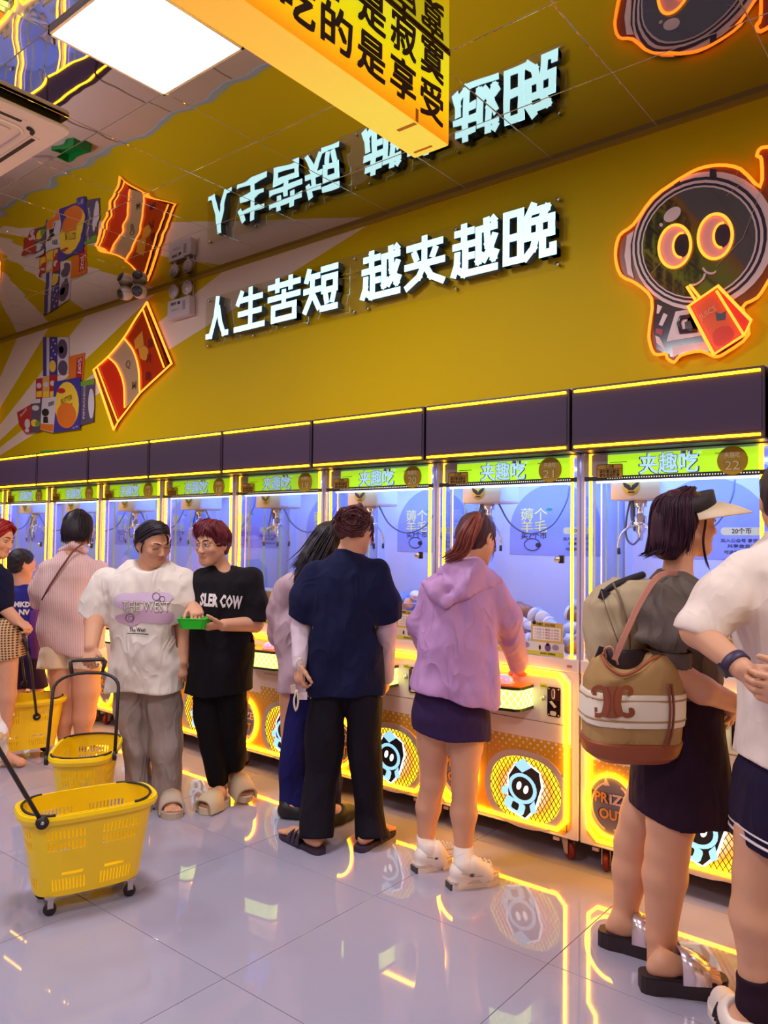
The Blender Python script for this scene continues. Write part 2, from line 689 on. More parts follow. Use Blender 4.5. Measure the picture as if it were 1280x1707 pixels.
def mat_front():
    """cream metal front printed with an orange lower field; dots break up its upper edge"""
    t = NT('printed_front')
    x, y, z = t.xyz()
    zz = t.math('DIVIDE', t.math('SUBTRACT', z, 0.40), 0.20)            # 0 at .40, 1 at .60
    u = t.math('MULTIPLY', t.math('ADD', x, z), 26.0)
    v = t.math('MULTIPLY', t.math('SUBTRACT', x, z), 26.0)
    fu = t.math('SUBTRACT', t.math('FRACT', u), .5)
    fv = t.math('SUBTRACT', t.math('FRACT', v), .5)
    d = t.math('SQRT', t.math('ADD', t.math('MULTIPLY', fu, fu), t.math('MULTIPLY', fv, fv)))
    hole = t.math('LESS_THAN', d, t.math('MULTIPLY', t.math('SUBTRACT', zz, .1), .42))
    band = t.math('LESS_THAN', z, t.math('ADD', 0.548, t.math('MULTIPLY', t.math('LESS_THAN', x, .30), -.045)))
    org = t.mix(t.math('MULTIPLY', t.math('SUBTRACT', z, .14), 2.6, clamp=True), lin(250, 150, 14), lin(214, 158, 24))
    col = t.mix(t.math('MULTIPLY', band, t.math('SUBTRACT', 1.0, hole)), lin(236, 216, 208), org)
    t.l(col, t.b.inputs['Base Color'])
    t.b.inputs['Roughness'].default_value = .3
    return t.m


front_m = mat_front()


def mat_backlit(name, c0, c1, lo, hi, axis, s):
    t = NT(name)
    xyz = t.xyz()
    f = t.math('DIVIDE', t.math('SUBTRACT', xyz[axis], lo), hi - lo, clamp=True)
    c = t.mix(f, c0, c1)
    t.l(c, t.b.inputs['Base Color'])
    t.l(c, t.b.inputs['Emission Color'])
    t.b.inputs['Emission Strength'].default_value = s
    return t.m


def mat_grille_glow():
    t = NT('grille_glow')
    x, y, z = t.xyz()
    dx = t.math('DIVIDE', t.math('SUBTRACT', x, .549), .19)
    dz = t.math('DIVIDE', t.math('SUBTRACT', z, .297), .155)
    r = t.math('SQRT', t.math('ADD', t.math('MULTIPLY', dx, dx), t.math('MULTIPLY', dz, dz)))
    c = t.ramp(r, [(0.35, (1.0, .66, .42, 1)), (0.72, (1.0, .34, .02, 1)), (0.93, (1.0, .70, .02, 1))])
    t.l(c, t.b.inputs['Base Color'])
    t.l(c, t.b.inputs['Emission Color'])
    t.b.inputs['Emission Strength'].default_value = 1.5
    return t.m


grille_glow = mat_grille_glow()
mesh_brown = mat('mesh_brown', lin(96, 52, 8), .5)
banner_m = mat_backlit('banner_backlight', (.46, .86, .008, 1), (.40, .74, .004, 1), 1.8, 1.91, 2, 1.05)


def mat_iris():
    t = NT('iridescent_dome')
    lw = t.n('ShaderNodeLayerWeight')
    x, y, z = t.xyz()
    f = t.math('FRACT', t.math('ADD', t.math('MULTIPLY', x, 9), t.math('MULTIPLY', lw.outputs['Facing'], 1.2)))
    c = t.ramp(f, [(0, (.1, .75, .45, 1)), (.5, (.95, .35, .3, 1)), (.8, (.9, .35, .8, 1))])
    t.l(c, t.b.inputs['Base Color'])
    t.l(c, t.b.inputs['Emission Color'])
    t.b.inputs['Emission Strength'].default_value = .55
    t.b.inputs['Roughness'].default_value = .15
    return t.m


iris = mat_iris()
X_ = np.array([1.0, 0, 0]); Z_ = np.array([0, 0, 1.0])


def wtext(mb, body, x, y, z, size, mi=0, bold=0.0, w=None, align='CENTER', thick=0.0, space=1.0, shear=0.0):
    put_text(mb, body, (x, y, z), X_, Z_, size, mi, bold, align, space, w, 2, thick, shear)


def make_machine(x0, num):
    r = empty('claw_machine', (x0, MY, 0), 0)
    # ---- lower cabinet
    b = MB()
    b.box((.004, 0, .112), (MW - .004, .60, .885), 0, .006)
    b.build('cabinet', peach, r)
    p = MB()
    p.prism([(.04, .15), (.095, .095), (.1, .13), (.786, .13), (.786, .88), (.04, .88)][0:0] or
            [(.040, .165), (.075, .130), (.751, .130), (.786, .165), (.786, .845), (.751, .880), (.075, .880), (.040, .845)],
            (0, -.003, 0), X_, Z_, (0, .004, 0))
    p.build('front_panel', front_m, r)
    d = MB()
    d.box((.335, -.0055, .145), (.765, -.002, .632), 0, .001)
    o = d.build('service_door', front_m, r)
    e = MB()
    e.box((.333, -.0036, .143), (.767, -.003, .634))
    e.build('door_gap', drk, o)
    k = MB()
    k.lathe([(.008, 0), (.008, .006), (.005, .007)], (.748, -.005, .40), (0, -1, 0), 10)
    k.build('key_lock', steel, o)
    # ---- neon outline of the front
    x1, x2, z1, z2, c = .052, MW - .062, .148, .868, .042
    path = [(x1 + c, z1), (x2 - c, z1), (x2, z1 + c), (x2, z2 - c), (x2 - c, z2), (x1 + c, z2), (x1, z2 - c), (x1, .735),
            (x1 + .035, .70), (x1 + .035, .63), (x1, .585), (x1, z1 + c)]
    n = MB()
    n.tube([(q[0], -.011, q[1]) for q in path], .0088, 8, True)
    n.build('neon_outline', yneon, r)
    # ---- light grille with lit emblem
    g = MB()
    oc = oval(.549, .297, .222, .186, 40, 2.3)
    ic = oval(.549, .297, .192, .156, 40, 2.3)
    for i in range(40):
        j = (i + 1) % 40
        q = [oc[i], oc[j], ic[j], ic[i]]
        g.prism(q, (0, -.012, 0), X_, Z_, (0, .008, 0))
    gr = g.build('light_grille', peach2, r)
    MB().prism(ic, (0, -.0058, 0), X_, Z_, (0, .001, 0)).build('backlight', grille_glow, gr)
    ms = MB()
    for s_ in (-1, 1):
        for q in range(-16, 17):
            # diagonal wires clipped to the oval
            pts = []
            for w_ in np.linspace(-.3, .3, 121):
                x = q * .0235 + w_ * .62
                z = s_ * w_
                if (abs(x) / .192) ** 2.3 + (abs(z) / .156) ** 2.3 < 1: pts.append((x, z))
            if len(pts) > 4:
                a, b_ = np.array(pts[0]), np.array(pts[-1])
                cc = (a + b_) / 2
                dv = (b_ - a) / 2
                nn = np.array([-dv[1], dv[0]])
                nn = nn / np.linalg.norm(nn) * .0013
                ms.obox((.549 + cc[0], -.0085, .297 + cc[1]), (dv[0], 0, dv[1]), (nn[0], 0, nn[1]), (0, .0015, 0))
    ms.build('mesh_wires', mesh_brown, gr, kind='stuff')
    em = MB()
    th = math.radians(-18)
    ex = np.array([math.cos(th), 0, math.sin(th)]); ez = np.array([-math.sin(th), 0, math.cos(th)])
    eo = np.array([.538, -.0115, .300])

    def pl(poly, mi, y=0.0, dp=.003):
        em.prism([(x_ * 1.25, y_ * 1.18) for x_, y_ in poly], eo + np.array([0, -y, 0]), ex, ez, (0, dp, 0), mi)
    pl([(-.075, .02), (-.06, .085), (-.02, .112), (.05, .10), (.078, .05), (.078, -.055), (.05, -.115), (-.035, -.115), (-.06, -.04)], 3, -.001)
    pl([(-.069, .02), (-.055, .08), (-.02, .105), (.045, .094), (.07, .045), (.07, -.05), (.045, -.108), (-.03, -.108), (-.054, -.04)], 1)
    pl([(-.065, .075), (-.03, .118), (.01, .10), (-.02, .06)], 0, .001)
    pl(rrect(-.055, -.108, .035, -.058, .012, 2), 0, .001)
    pl(rrect(-.022, -.098, .008, -.068, .006, 2), 1, .002)
    pl(oval(0, 0, .062, .060, 24), 0, .002)
    pl(oval(0, 0, .047, .046, 24), 1, .003)
    pl(oval(-.016, .004, .010, .018, 12), 2, .004)
    pl(oval(.016, .004, .010, .018, 12), 2, .004)
    pl([(-.062, -.02), (-.085, -.045), (-.07, -.07), (-.05, -.05)], 0, .001)
    pl([(.06, -.02), (.082, -.06), (.066, -.08), (.048, -.05)], 0, .001)
    em.build('emblem', [neon('emblem_blue', (.30, .62, .78, 1), 1.1), mat('emblem_black', lin(18, 20, 26), .4), neon('emblem_white', (.9, .97, 1, 1), 1.4), neon('emblem_edge', (.85, .9, 1, 1), 1.5)], gr)
    # ---- round prize hatch
    h = MB()
    h.prism(oval(.158, .312, .112, .132, 36), (0, -.006, 0), X_, Z_, (0, .005, 0))
    ho = h.build('prize_hatch', grey_acr, r)
    hn = MB()
    hn.tube([(q[0], -.012, q[1]) for q in oval(.158, .312, .116, .137, 40)], .0085, 8, True)
    hn.build('neon_ring', yneon, ho)
    t_ = MB()
    wtext(t_, 'PRiZE', .158, -.0066, .342, .062, 2, .062, w=.190)
    wtext(t_, 'OUT', .160, -.0066, .272, .062, 2, .062, w=.136)
    wtext(t_, 'PR', .108, -.0076, .342, .062, 0, .034, w=.066)
    wtext(t_, 'iZE', .194, -.0076, .342, .062, 1, .034, w=.094)
    wtext(t_, 'OUT', .160, -.0076, .272, .062, 0, .034, w=.122)
    for a0, a1 in ((100, 250), (-75, 62)):
        pts = [(.158 + .092 * math.cos(math.radians(a)), .308 + .108 * math.sin(math.radians(a))) for a in np.linspace(a0, a1, 16)]
        for i in range(15):
            (ax, az), (bx, bz) = pts[i], pts[i + 1]
            dv = np.array([bx - ax, 0, bz - az]) / 2
            nn = np.array([-dv[2], 0, dv[0]]) / np.linalg.norm(dv) * .004
            t_.obox(((ax + bx) / 2, -.0065, (az + bz) / 2), dv * 1.1, nn, (0, .0008, 0), 1)
    t_.prism([(.150, .402), (.128, .438), (.122, .398)], (0, -.0075, 0), X_, Z_, (0, .001, 0), 1)
    t_.prism([(.166, .212), (.190, .182), (.194, .222)], (0, -.0075, 0), X_, Z_, (0, .001, 0), 1)
    t_.build('hatch_print', [mat('print_orange', lin(235, 150, 50), .5), mat('print_pale', lin(226, 186, 178), .5), blk], ho)
    # ---- joystick console with lit mesh band
    con = [(.195, 0), (.585, 0), (.585, -.07)] + [(.545 + .04 * math.cos(a), -.095 + .045 * math.sin(a) * 1) for a in np.linspace(0, -PI / 2, 6)] + \
          [(.39, -.165)] + [(.235 - .04 * math.cos(a), -.095 + .045 * math.sin(a)) for a in np.linspace(-PI / 2, 0, 6)] + [(.195, -.07)]

    def slab(z0, z1, grow=0.0, mi=0, m=None):
        q = MB()
        cx, cyy = .39, -.06
        pp = [(cx + (x - cx) * (1 + grow), min(0, cyy + (y - cyy) * (1 + grow))) for x, y in con]
        q.prism(pp, (0, 0, z0), X_, (0, 1, 0), (0, 0, z1 - z0))
        return q
    cons = slab(.702, .792).build('console', limew, r)
    slab(.690, .703, .03).build('lower_trim', mat('trim_dark', lin(40, 40, 24), .4), cons)
    slab(.791, .804, .03).build('upper_trim', mat('trim_dark', lin(40, 40, 24), .4), cons)
    slab(.803, .809, .02).build('console_top', orangep, cons)
    lat = MB()
    # white lattice lines over the lit band (follow the front outline)
    oc = [np.array([x, y]) for x, y in con[1:-1]]
    seg = [0]
    for i in range(len(oc) - 1): seg.append(seg[-1] + np.linalg.norm(oc[i + 1] - oc[i]))
    L = seg[-1]

    def onc(s_):
        s_ = min(max(s_, 0), L)
        xx = np.interp(s_, seg, [q[0] for q in oc]); yy = np.interp(s_, seg, [q[1] for q in oc])
        return np.array([xx + (xx - .39) * .004, yy - .0012])
    nl = 15
    for dr in (-1, 1):
        for q in range(-2, nl + 2):
            s0 = q * L / nl
            pts = []
            for f in np.linspace(0, 1, 7):
                s_ = s0 + dr * f * L / nl * 1.9
                if 0 <= s_ <= L:
                    w_ = onc(s_)
                    pts.append((w_[0], w_[1], .704 + f * .086))
            if len(pts) > 1: lat.tube(pts, .0016, 4)
    lat.build('lattice', whitel, cons, kind='stuff')
    bt = MB()
    bt.lathe([(.052, .0), (.052, .006), (.048, .010)], (.475, -.085, .808), ZA, 20, 1)
    bt.lathe([(.046, .006), (.044, .020), (.036, .032), (.020, .040), (0, .043)], (.475, -.085, .808), ZA, 20, 0)
    bt.build('push_button', [iris, mat('button_ring', lin(240, 200, 190), .3)], cons)
    js = MB()
    js.lathe([(.032, 0), (.030, .008), (.010, .012), (.008, .018), (.008, .035)], (.29, -.085, .808), ZA, 14, 1)
    js.ellipsoid((.29, -.085, .858), (.026, .026, .026), 14, 10, 0)
    js.build('joystick', [redp, blk], cons)
    # ---- coin plate
    cp = MB()
    cp.box((.628, -.006, .638), (.762, 0, .852), 0, .001)
    co = cp.build('coin_plate', mat('cream_plate', lin(240, 226, 214), .35), r)
    cs = MB()
    cs.prism(rrect(.668, .668, .734, .806, .008, 3), (0, -.012, 0), X_, Z_, (0, .007, 0), 0)
    cs.prism(rrect(.673, .744, .729, .801, .004, 2), (0, -.0125, 0), X_, Z_, (0, .001, 0), 1)
    cs.prism(oval(.700, .775, .008, .024, 14, 3), (0, -.0165, 0), X_, Z_, (0, .005, 0), 2)
    cs.prism(oval(.700, .777, .003, .019, 10, 3), (0, -.0175, 0), X_, Z_, (0, .002, 0), 0)
    cs.prism([(.680, .737), (.690, .742), (.716, .716), (.706, .710)], (0, -.017, 0), X_, Z_, (0, .005, 0), 2)
    cs.prism(rrect(.684, .674, .714, .694, .006, 3), (0, -.0145, 0), X_, Z_, (0, .003, 0), 2)
    for qx in (.676, .726):
        for qz in (.676, .798):
            cs.lathe([(.004, 0), (.003, .002)], (qx, -.0125, qz), (0, -1, 0), 8, 3)
    cs.build('coin_slot', [mat('slot_black', lin(30, 14, 18), .2), mat('slot_maroon', lin(70, 16, 22), .3), mat('lever_cream', lin(240, 214, 200), .35), steel], co)
    cl = MB()
    cl.lathe([(.012, 0), (.012, .006), (.008, .007), (.008, .012), (.004, .013)], (.643, -.006, .748), (0, -1, 0), 14)
    cl.build('key_lock', steel, co)
    ct = MB()
    ct.box((.628, -.0068, .792), (.664, -.0062, .818), 0)
    wtext(ct, '1coin2x', .645, -.0072, .805, .017, 1, .02, w=.034)
    ct.build('coin_label', [lemon, blk], co)
    # ---- sill, posts, glass
    s_ = MB()
    s_.box((.004, -.004, .884), (MW - .004, .60, .946), 0, .005)
    s_.box((.765, -.0052, .905), (.79, -.004, .918), 1)
    s_.build('sill', [peach, mat('red_tag', lin(210, 110, 100), .5)], r)
    MB().box((.02, .03, .945), (MW - .02, .59, .955)).build('prize_deck', whitep, r)
    for a in (.004, MW - .018):
        for y0, y1 in ((.003, .02), (.57, .595)):
            MB().box((a, y0, .945), (a + .014, y1, 1.905)).build('corner_post', mat('pale_post', lin(214, 196, 206), .25, .3), r)
    for a in (.046, MW - .046):
        q = MB()
        q.tube([(a, .014, .948), (a, .014, 1.9)], .0075, 8)
        q.build('neon_tube', yneon, r)
    for a in (.093,):
        q = MB()
        q.tube([(a, .026, 1.02), (a, .026, 1.79)], .0028, 6)
        q.build('led_strip', pneon, r)
    gm_ = MB()
    gm_.box((.02, -.001, .947), (MW - .02, .003, 1.903))
    gm_.build('glass_pane', gls, r)
    sg = MB()
    sg.box((.006, .022, .947), (.009, .57, 1.9))
    sg.build('side_glass', glass('side_glass', (.86, .90, 1, 1), .5), r)
    lk = MB()
    lk.box((.722, -.012, 1.392), (.748, .001, 1.430), 1, .003)
    lk.lathe([(.015, 0), (.015, .010), (.009, .011), (.009, .016), (.004, .017)], (.718, -.010, 1.411), (0, -1, 0), 14, 0)
    lk.build('door_lock', [steel, blk], r)
    # ---- inside: rear panel with print, lamps
    bp = MB()
    bp.box((.012, .555, .95), (MW - .012, .57, 1.905), 0)
    arch = [(.10, 1.0)] + [(.10, 1.0 + .0)] + [(.415 - .315 * math.cos(a), 1.56 + .30 * math.sin(a)) for a in np.linspace(0, PI, 20)] + [(.73, 1.0)]
    ar_in = [(.135, 1.415)] + [(.415 - .28 * math.cos(a), 1.55 + .265 * math.sin(a)) for a in np.linspace(0, PI, 20)] + [(.695, 1.415)]
    bo = bp.build('rear_panel', whitep, r)
    pa = MB()
    pa.prism(ar_in, (0, .5535, 0), X_, Z_, (0, .001, 0), 0)
    pa.tube([(q[0], .553, q[1]) for q in arch], .006, 5, False, 1)
    pa.tube([(q[0] * .93 + .029, .553, q[1] * .985 - .0) for q in arch], .003, 5, False, 1)
    wtext(pa, '薅个', .29, .5525, 1.640, .075, 1, .008, w=.165)
    wtext(pa, '羊毛', .29, .5525, 1.570, .075, 1, .012, w=.165)
    wtext(pa, '买7个币', .29, .5525, 1.522, .040, 2, .02, w=.16)
    pa.tube([(q[0], .5525, q[1]) for q in oval(.28, 1.475, .050, .034, 18)], .0025, 4, True, 2)
    pa.prism(oval(.318, 1.472, .018, .014, 12), (0, .552, 0), X_, Z_, (0, .001, 0), 2)
    pa.prism(oval(.385, 1.672, .02, .009, 10), (0, .552, 0), X_, Z_, (0, .001, 0), 4)
    pa.prism(rrect(.47, 1.535, .66, 1.572, .016, 3), (0, .5528, 0), X_, Z_, (0, .0008, 0), 3)
    wtext(pa, '20个币', .565, .5522, 1.553, .030, 2, .02)
    wtext(pa, '加入公众号 享优惠', .565, .5525, 1.508, .020, 2, .02, w=.19)
    wtext(pa, '共享会员节', .565, .5525, 1.482, .018, 2, .02, w=.13)
    wtext(pa, '可选取其他币种', .565, .5525, 1.452, .018, 2, .02, w=.16)
    pa.build('rear_print', [lavp, mat('print_yellow', lin(250, 240, 120), .5), mat('print_indigo', lin(34, 30, 60), .5), mat('print_sand', lin(226, 214, 150), .5), mat('print_green', lin(40, 150, 120), .5)], bo)
    for q in (.03, .075, .125, .16):
        MB().box((.0135, q * 3 + .03, .95), (.0165, q * 3 + .045, 1.9)).build('side_stripe', mat('stripe_lime', lin(200, 216, 150), .5), r)
    MB().box((.0135, .50, .95), (.03, .555, 1.9)).build('inner_post', whitep, r)
    lp = MB()
    lp.tube([(.06, .05, 1.775), (MW - .06, .05, 1.775)], .008, 6)
    lp.tube([(.06, .52, 1.885), (MW - .06, .52, 1.885)], .008, 6)
    lp.build('inner_lamps', bluelamp, r)
    la = bpy.data.lights.new('inner_light', 'AREA')
    la.shape = 'RECTANGLE'; la.size = .72; la.size_y = .30
    la.energy = 10; la.color = (.20, .34, 1.0)
    lo = bpy.data.objects.new('inner_light', la); COL.objects.link(lo)
    lo.parent = r; lo.location = (MW / 2, .28, 1.885)
    MB().box((.01, .02, 1.895), (MW - .01, .59, 1.905)).build('inner_roof', whitep, r)
    # ---- banner, perforated strip, badge, stickers
    bn = MB()
    bn.box((.13, .010, 1.797), (MW - .055, .020, 1.893), 0)
    bno = bn.build('banner', banner_m, r)
    bt_ = MB()
    bt_.box((.018, .009, 1.80), (.13, .022, 1.897), 2)
    bt_.box((.14, .0085, 1.857), (.22, .0095, 1.860), 1)
    bt_.box((.60, .0085, 1.872), (.66, .0095, 1.875), 1)
    wtext(bt_, '夹趣吃', .405, .0075, 1.836, .098, 3, .036, w=.266)
    wtext(bt_, '夹趣吃', .405, .0066, 1.836, .096, 0, .014, w=.254)
    for s2 in (-1, 1):
        bt_.prism(oval(.485 + s2 * .014, 1.886, .012, .013, 12), (0, .0062, 0), X_, Z_, (0, .001, 0), 4)
        bt_.prism(oval(.487 + s2 * .014, 1.884, .005, .006, 10), (0, .0055, 0), X_, Z_, (0, .001, 0), 1)
    bt_.tube([(.458 + q * .085, .006, 1.872 - .014 * math.sin(q * PI) + (.012 if q > .85 else 0)) for q in np.linspace(0, 1, 10)], .0028, 5, False, 0)
    bt_.build('banner_logo', [skyb, blk, peach2, mat('logo_navy', lin(20, 70, 120), .5), mat('eye_white', lin(235, 240, 240), .5)], bno)
    pf = MB()
    pf.box((.02, .006, 1.776), (MW - .02, .022, 1.797), 0)
    for i in range(58):
        x = .13 + i * .0112
        pf.box((x, .0052, 1.784), (x + .004, .0065, 1.789), 1)
    pf.build('light_strip', [mat('strip_dark', lin(48, 34, 24), .5), neon('strip_dots', (.95, .95, .7, 1), 1.2)], r)
    bd = MB()
    bd.lathe([(.060, 0), (.060, .004), (.056, .005)], (.672, -.001, 1.838), (0, -1, 0), 32, 0)
    bdo = bd.build('number_badge', gold, r)
    nb = MB()
    wtext(nb, '夹趣吃', .672, -.0066, 1.860, .026, 0, .012, w=.062)
    wtext(nb, str(num), .672, -.0066, 1.816, .056, 1, .022, w=.066)
    wtext(nb, str(num), .672, -.0072, 1.816, .054, 0, .004, w=.060)
    nb.build('badge_number', [mat('badge_pale', lin(240, 226, 180), .4), mat('badge_brown', lin(110, 80, 10), .5)], bdo)
    wn = MB()
    wn.prism(rrect(.082, 1.786, .205, 1.850, .008, 3), (0, -.002, 0), X_, Z_, (0, .001, 0), 1)
    wn.prism(rrect(.085, 1.789, .202, 1.847, .006, 3), (0, -.0026, 0), X_, Z_, (0, .001, 0), 0)
    wn.box((.085, -.0032, 1.8275), (.202, -.0028, 1.8295), 1)
    wtext(wn, '⚠注意', .143, -.0034, 1.838, .015, 1, .02, w=.042)
    wtext(wn, '请勿重压敲击', .143, -.0034, 1.816, .018, 1, .03, w=.095)
    wtext(wn, '避免造成伤害', .143, -.0034, 1.798, .018, 1, .03, w=.095)
    wn.build('warning_sticker', [mat('sticker_amber', lin(214, 160, 30), .5), blk], r)
    ic_ = MB()
    ic_.box((.575, -.0035, 1.012), (.742, -.0015, 1.108), 0)
    ic_.box((.585, -.0040, 1.022), (.732, -.0034, 1.084), 1)
    wtext(ic_, '夹趣吃', .622, -.0042, 1.096, .015, 2, .02, w=.036)
    wtext(ic_, '幸运大转盘', .675, -.0042, 1.094, .015, 3, .02, w=.055)
    for z, a in ((1.072, 3), (1.058, 4), (1.046, 4), (1.032, 3)):
        wtext(ic_, '一二三 ＋ 四五 ＝ 六七', .658, -.0044, z, .010, 2 if z > 1.06 else a, .02, w=.13)
    ic_.lathe([(.011, 0), (.010, .002)], (.592, -.003, 1.103), (0, -1, 0), 10, 2)
    ic_.build('price_card', [mat('card_ochre', lin(214, 178, 80), .5), mat('card_cream', lin(236, 226, 210), .5), blk, mat('card_brown', lin(130, 90, 30), .5), mat('card_red', lin(190, 70, 50), .5)], r)
    lb = MB()
    lb.box((.12, -.0032, .948), (.748, -.0012, 1.012), 0)
    lb.box((.12, -.0036, .948), (.748, -.0030, .968), 1)
    for i in range(4):
        x = .17 + i * .155
        lb.prism(oval(x + .03, .988, .016, .018, 14), (0, -.0042, 0), X_, Z_, (0, .0006, 0), 2)
        lb.prism(oval(x + .03, 1.004, .009, .008, 12), (0, -.0042, 0), X_, Z_, (0, .0006, 0), 2)
        lb.prism(oval(x - .012, .986, .006, .012, 10), (0, -.0042, 0), X_, Z_, (0, .0006, 0), 3)
        lb.prism(oval(x + .07, .992, .018, .014, 10), (0, -.0042, 0), X_, Z_, (0, .0006, 0), 4)
        wtext(lb, '摇杆移动 按键抓取', x + .03, -.0044, .958, .010, 3, .02, w=.08)
    lb.build('guide_sticker', [mat('guide_cream', lin(222, 216, 200), .5), mat('guide_lime', lin(204, 200, 60), .5), mat('guide_violet', lin(110, 80, 130), .5), blk, mat('guide_lilac', lin(150, 140, 180), .5)], r)
    # ---- claw carriage
    cg = MB()
    cg.box((.105, .10, 1.692), (.335, .30, 1.800), 0, .006)
    cg.box((.30, .105, 1.70), (.338, .295, 1.79), 2, .004)
    cgo = cg.build('claw_carriage', [mat('carriage_cream', lin(226, 206, 190), .4), whitep, whitep], r)
    emb = MB()
    emb.lathe([(.042, 0), (.042, .002)], (.205, .0995, 1.752), (0, -1, 0), 20, 0)
    emb.prism([(.165, 1.775), (.20, 1.758), (.205, 1.745), (.21, 1.758), (.246, 1.778), (.238, 1.755), (.215, 1.735), (.195, 1.735), (.172, 1.752)], (0, .0965, 0), X_, Z_, (0, .001, 0), 1)
    emb.box((.19, .0965, 1.722), (.22, .0975, 1.729), 1)
    emb.box((.308, .103, 1.745), (.314, .105, 1.775), 1)
    emb.build('carriage_emblem', [mat('emblem_yellow', lin(226, 196, 90), .5), blk], cgo)
    rl = MB()
    for x in (.06, MW - .07):
        rl.box((x, .03, 1.80), (x + .02, .56, 1.825))
    for y in (.14, .25):
        rl.box((.06, y, 1.805), (MW - .05, y + .014, 1.822))
    rl.build('gantry_rails', steel, r)
    cw = MB()
    cw.lathe([(.03, .0), (.03, -.03), (.016, -.034), (.016, -.07), (.028, -.074), (.028, -.10), (.034, -.104), (.034, -.116), (.022, -.12), (.022, -.15), (.012, -.155), (.012, -.185), (.004, -.19)],
             (.21, .2, 1.692), (0, 0, 1), 14)
    for q in range(3):
        a = math.radians(80 + q * 120)
        cs_, sn = math.cos(a), math.sin(a)
        pth = [(.02, 1.575), (.06, 1.560), (.088, 1.528), (.100, 1.485), (.098, 1.455)]
        cw.tube([(.21 + cs_ * rr, .2 + sn * rr, z) for rr, z in bez([(a_, b_, ) for a_, b_ in pth], 4)], .0055, 6)
        cw.tube([(.21 + cs_ * .098, .2 + sn * .098, 1.468), (.21 + cs_ * .096, .2 + sn * .096, 1.438)], .0075, 6, mi=1)
        cw.tube([(.21 + cs_ * .03, .2 + sn * .03, 1.60), (.21 + cs_ * .075, .2 + sn * .075, 1.545)], .004, 5)
    cw.build('claw', [chrome, blk], cgo)
    cb = MB()
    cb.tube(bez([(.27, .2, 1.69), (.32, .24, 1.585), (.40, .30, 1.535), (.50, .36, 1.58), (.56, .40, 1.70), (.57, .42, 1.79)], 6), .005, 6)
    cb.tube(bez([(.16, .2, 1.69), (.145, .19, 1.60), (.15, .18, 1.52), (.18, .18, 1.485), (.21, .185, 1.51)], 6), .005, 6)
    cb.tube(bez([(.175, .2, 1.69), (.17, .21, 1.62), (.185, .21, 1.55)], 5), .012, 6)
    cb.build('cables', mat('cable_slate', lin(86, 96, 130), .5), cgo)
    # ---- header with two neon lines
    hd = MB()
    hd.box((.006, -.104, 1.909), (MW - .006, .60, 2.198), 0, .004)
    hdo = hd.build('header', darkv, r)
    hf = MB()
    hf.box((.018, -.1075, 1.945), (MW - .018, -.104, 2.162))
    hf.build('header_face', violet, hdo)
    for z in (1.926, 2.180):
        q = MB()
        q.tube([(.020, -.109, z), (MW - .022, -.109, z)], .0058, 6)
        q.build('neon_line', yneon, hdo)
    tp = MB()
    tp.box((.01, -.06, 2.198), (MW - .01, .60, 2.206), 0)
    tp.build('top_plate', mat('top_plate', lin(214, 180, 176), .5), hdo)
    # ---- casters
    for x, sg_ in ((.105, 0), (.735, 1)):
        for y in (.065, .52):
            q = MB()
            q.box((x - .028, y - .03, .104), (x + .028, y + .03, .112), 0)
            a = .55 if sg_ else 1.25
            ca, sa = math.cos(a), math.sin(a)
            ax = np.array([ca, -sa, 0])       # rolling direction
            nx = np.array([sa, ca, 0])        # axle
            c = np.array([x, y, 0]) + ax * .02
            for s2 in (-1, 1):
                q.prism([(-.045, .104), (.012, .104), (.014, .03), (-.010, .03)], c + nx * s2 * .017, ax, Z_, nx * .003 * s2, 0)
            q.box((x - .05, y - .045, .085), (x - .02, y - .028, .10), 0)
            co_ = q.build('caster', [mat('caster_metal', lin(214, 190, 176), .35, .4)], r)
            q = MB()
            q.lathe([(.010, -.016), (.014, -.014), (.034, -.013), (.041, -.009), (.043, 0), (.041, .009), (.034, .013), (.014, .014), (.010, .016)], c + np.array([0, 0, .0435]), nx, 20, 0)
            q.lathe([(.012, -.0175), (.012, .0175)], c + np.array([0, 0, .0435]), nx, 12, 1)
            q.build('wheel', [dred, mat('hub_pale', lin(220, 200, 190), .4)], co_)
    return r


WHO = {23: 'at the right end, only its edge in view', 22: 'behind the woman with the visor and backpack',
       21: 'that the woman in the lilac jacket is playing', 20: 'that the woman in the navy T-shirt is facing', 19: 'between the young man and the long-haired woman',
       18: 'right behind the young man with glasses', 17: 'right behind the woman in the white printed T-shirt', 16: 'that the woman in the striped shirt is facing',
       15: 'that the boy in blue is facing', 14: 'cut by the left edge of the picture', 13: 'seen only in the ceiling mirror'}
machines = {}
for num in range(23, 12, -1):
    k = 22 - num
    x0 = MX - MW * (k + 1)
    if num == 23:
        m = make_machine(x0, num)
        proto = m
    else:
        m = copy_tree(proto)
        m.location = (x0, MY, 0)
        for ch in m.children:
            if ch.name.startswith('number_badge'):
                for c2 in ch.children:
                    nb = MB()
                    wtext(nb, '夹趣吃', .672, -.0066, 1.860, .026, 0, .012, w=.062)
                    wtext(nb, str(num), .672, -.0066, 1.816, .056, 1, .022, w=.066)
                    wtext(nb, str(num), .672, -.0072, 1.816, .054, 0, .004, w=.060)
                    c2.data = nb.mesh('badge_number', [MATS['badge_pale'], MATS['badge_brown']])
    tag(m, 'yellow neon claw machine number %d, %s' % (num, WHO[num]) if num < 23 else 'yellow neon claw machine ' + WHO[23], 'claw machine', 'claw machines along the mustard wall')
    machines[num] = m

# ---------------------------------------------------------------- prizes heaped inside the machines
pr_rnd = random.Random(11)


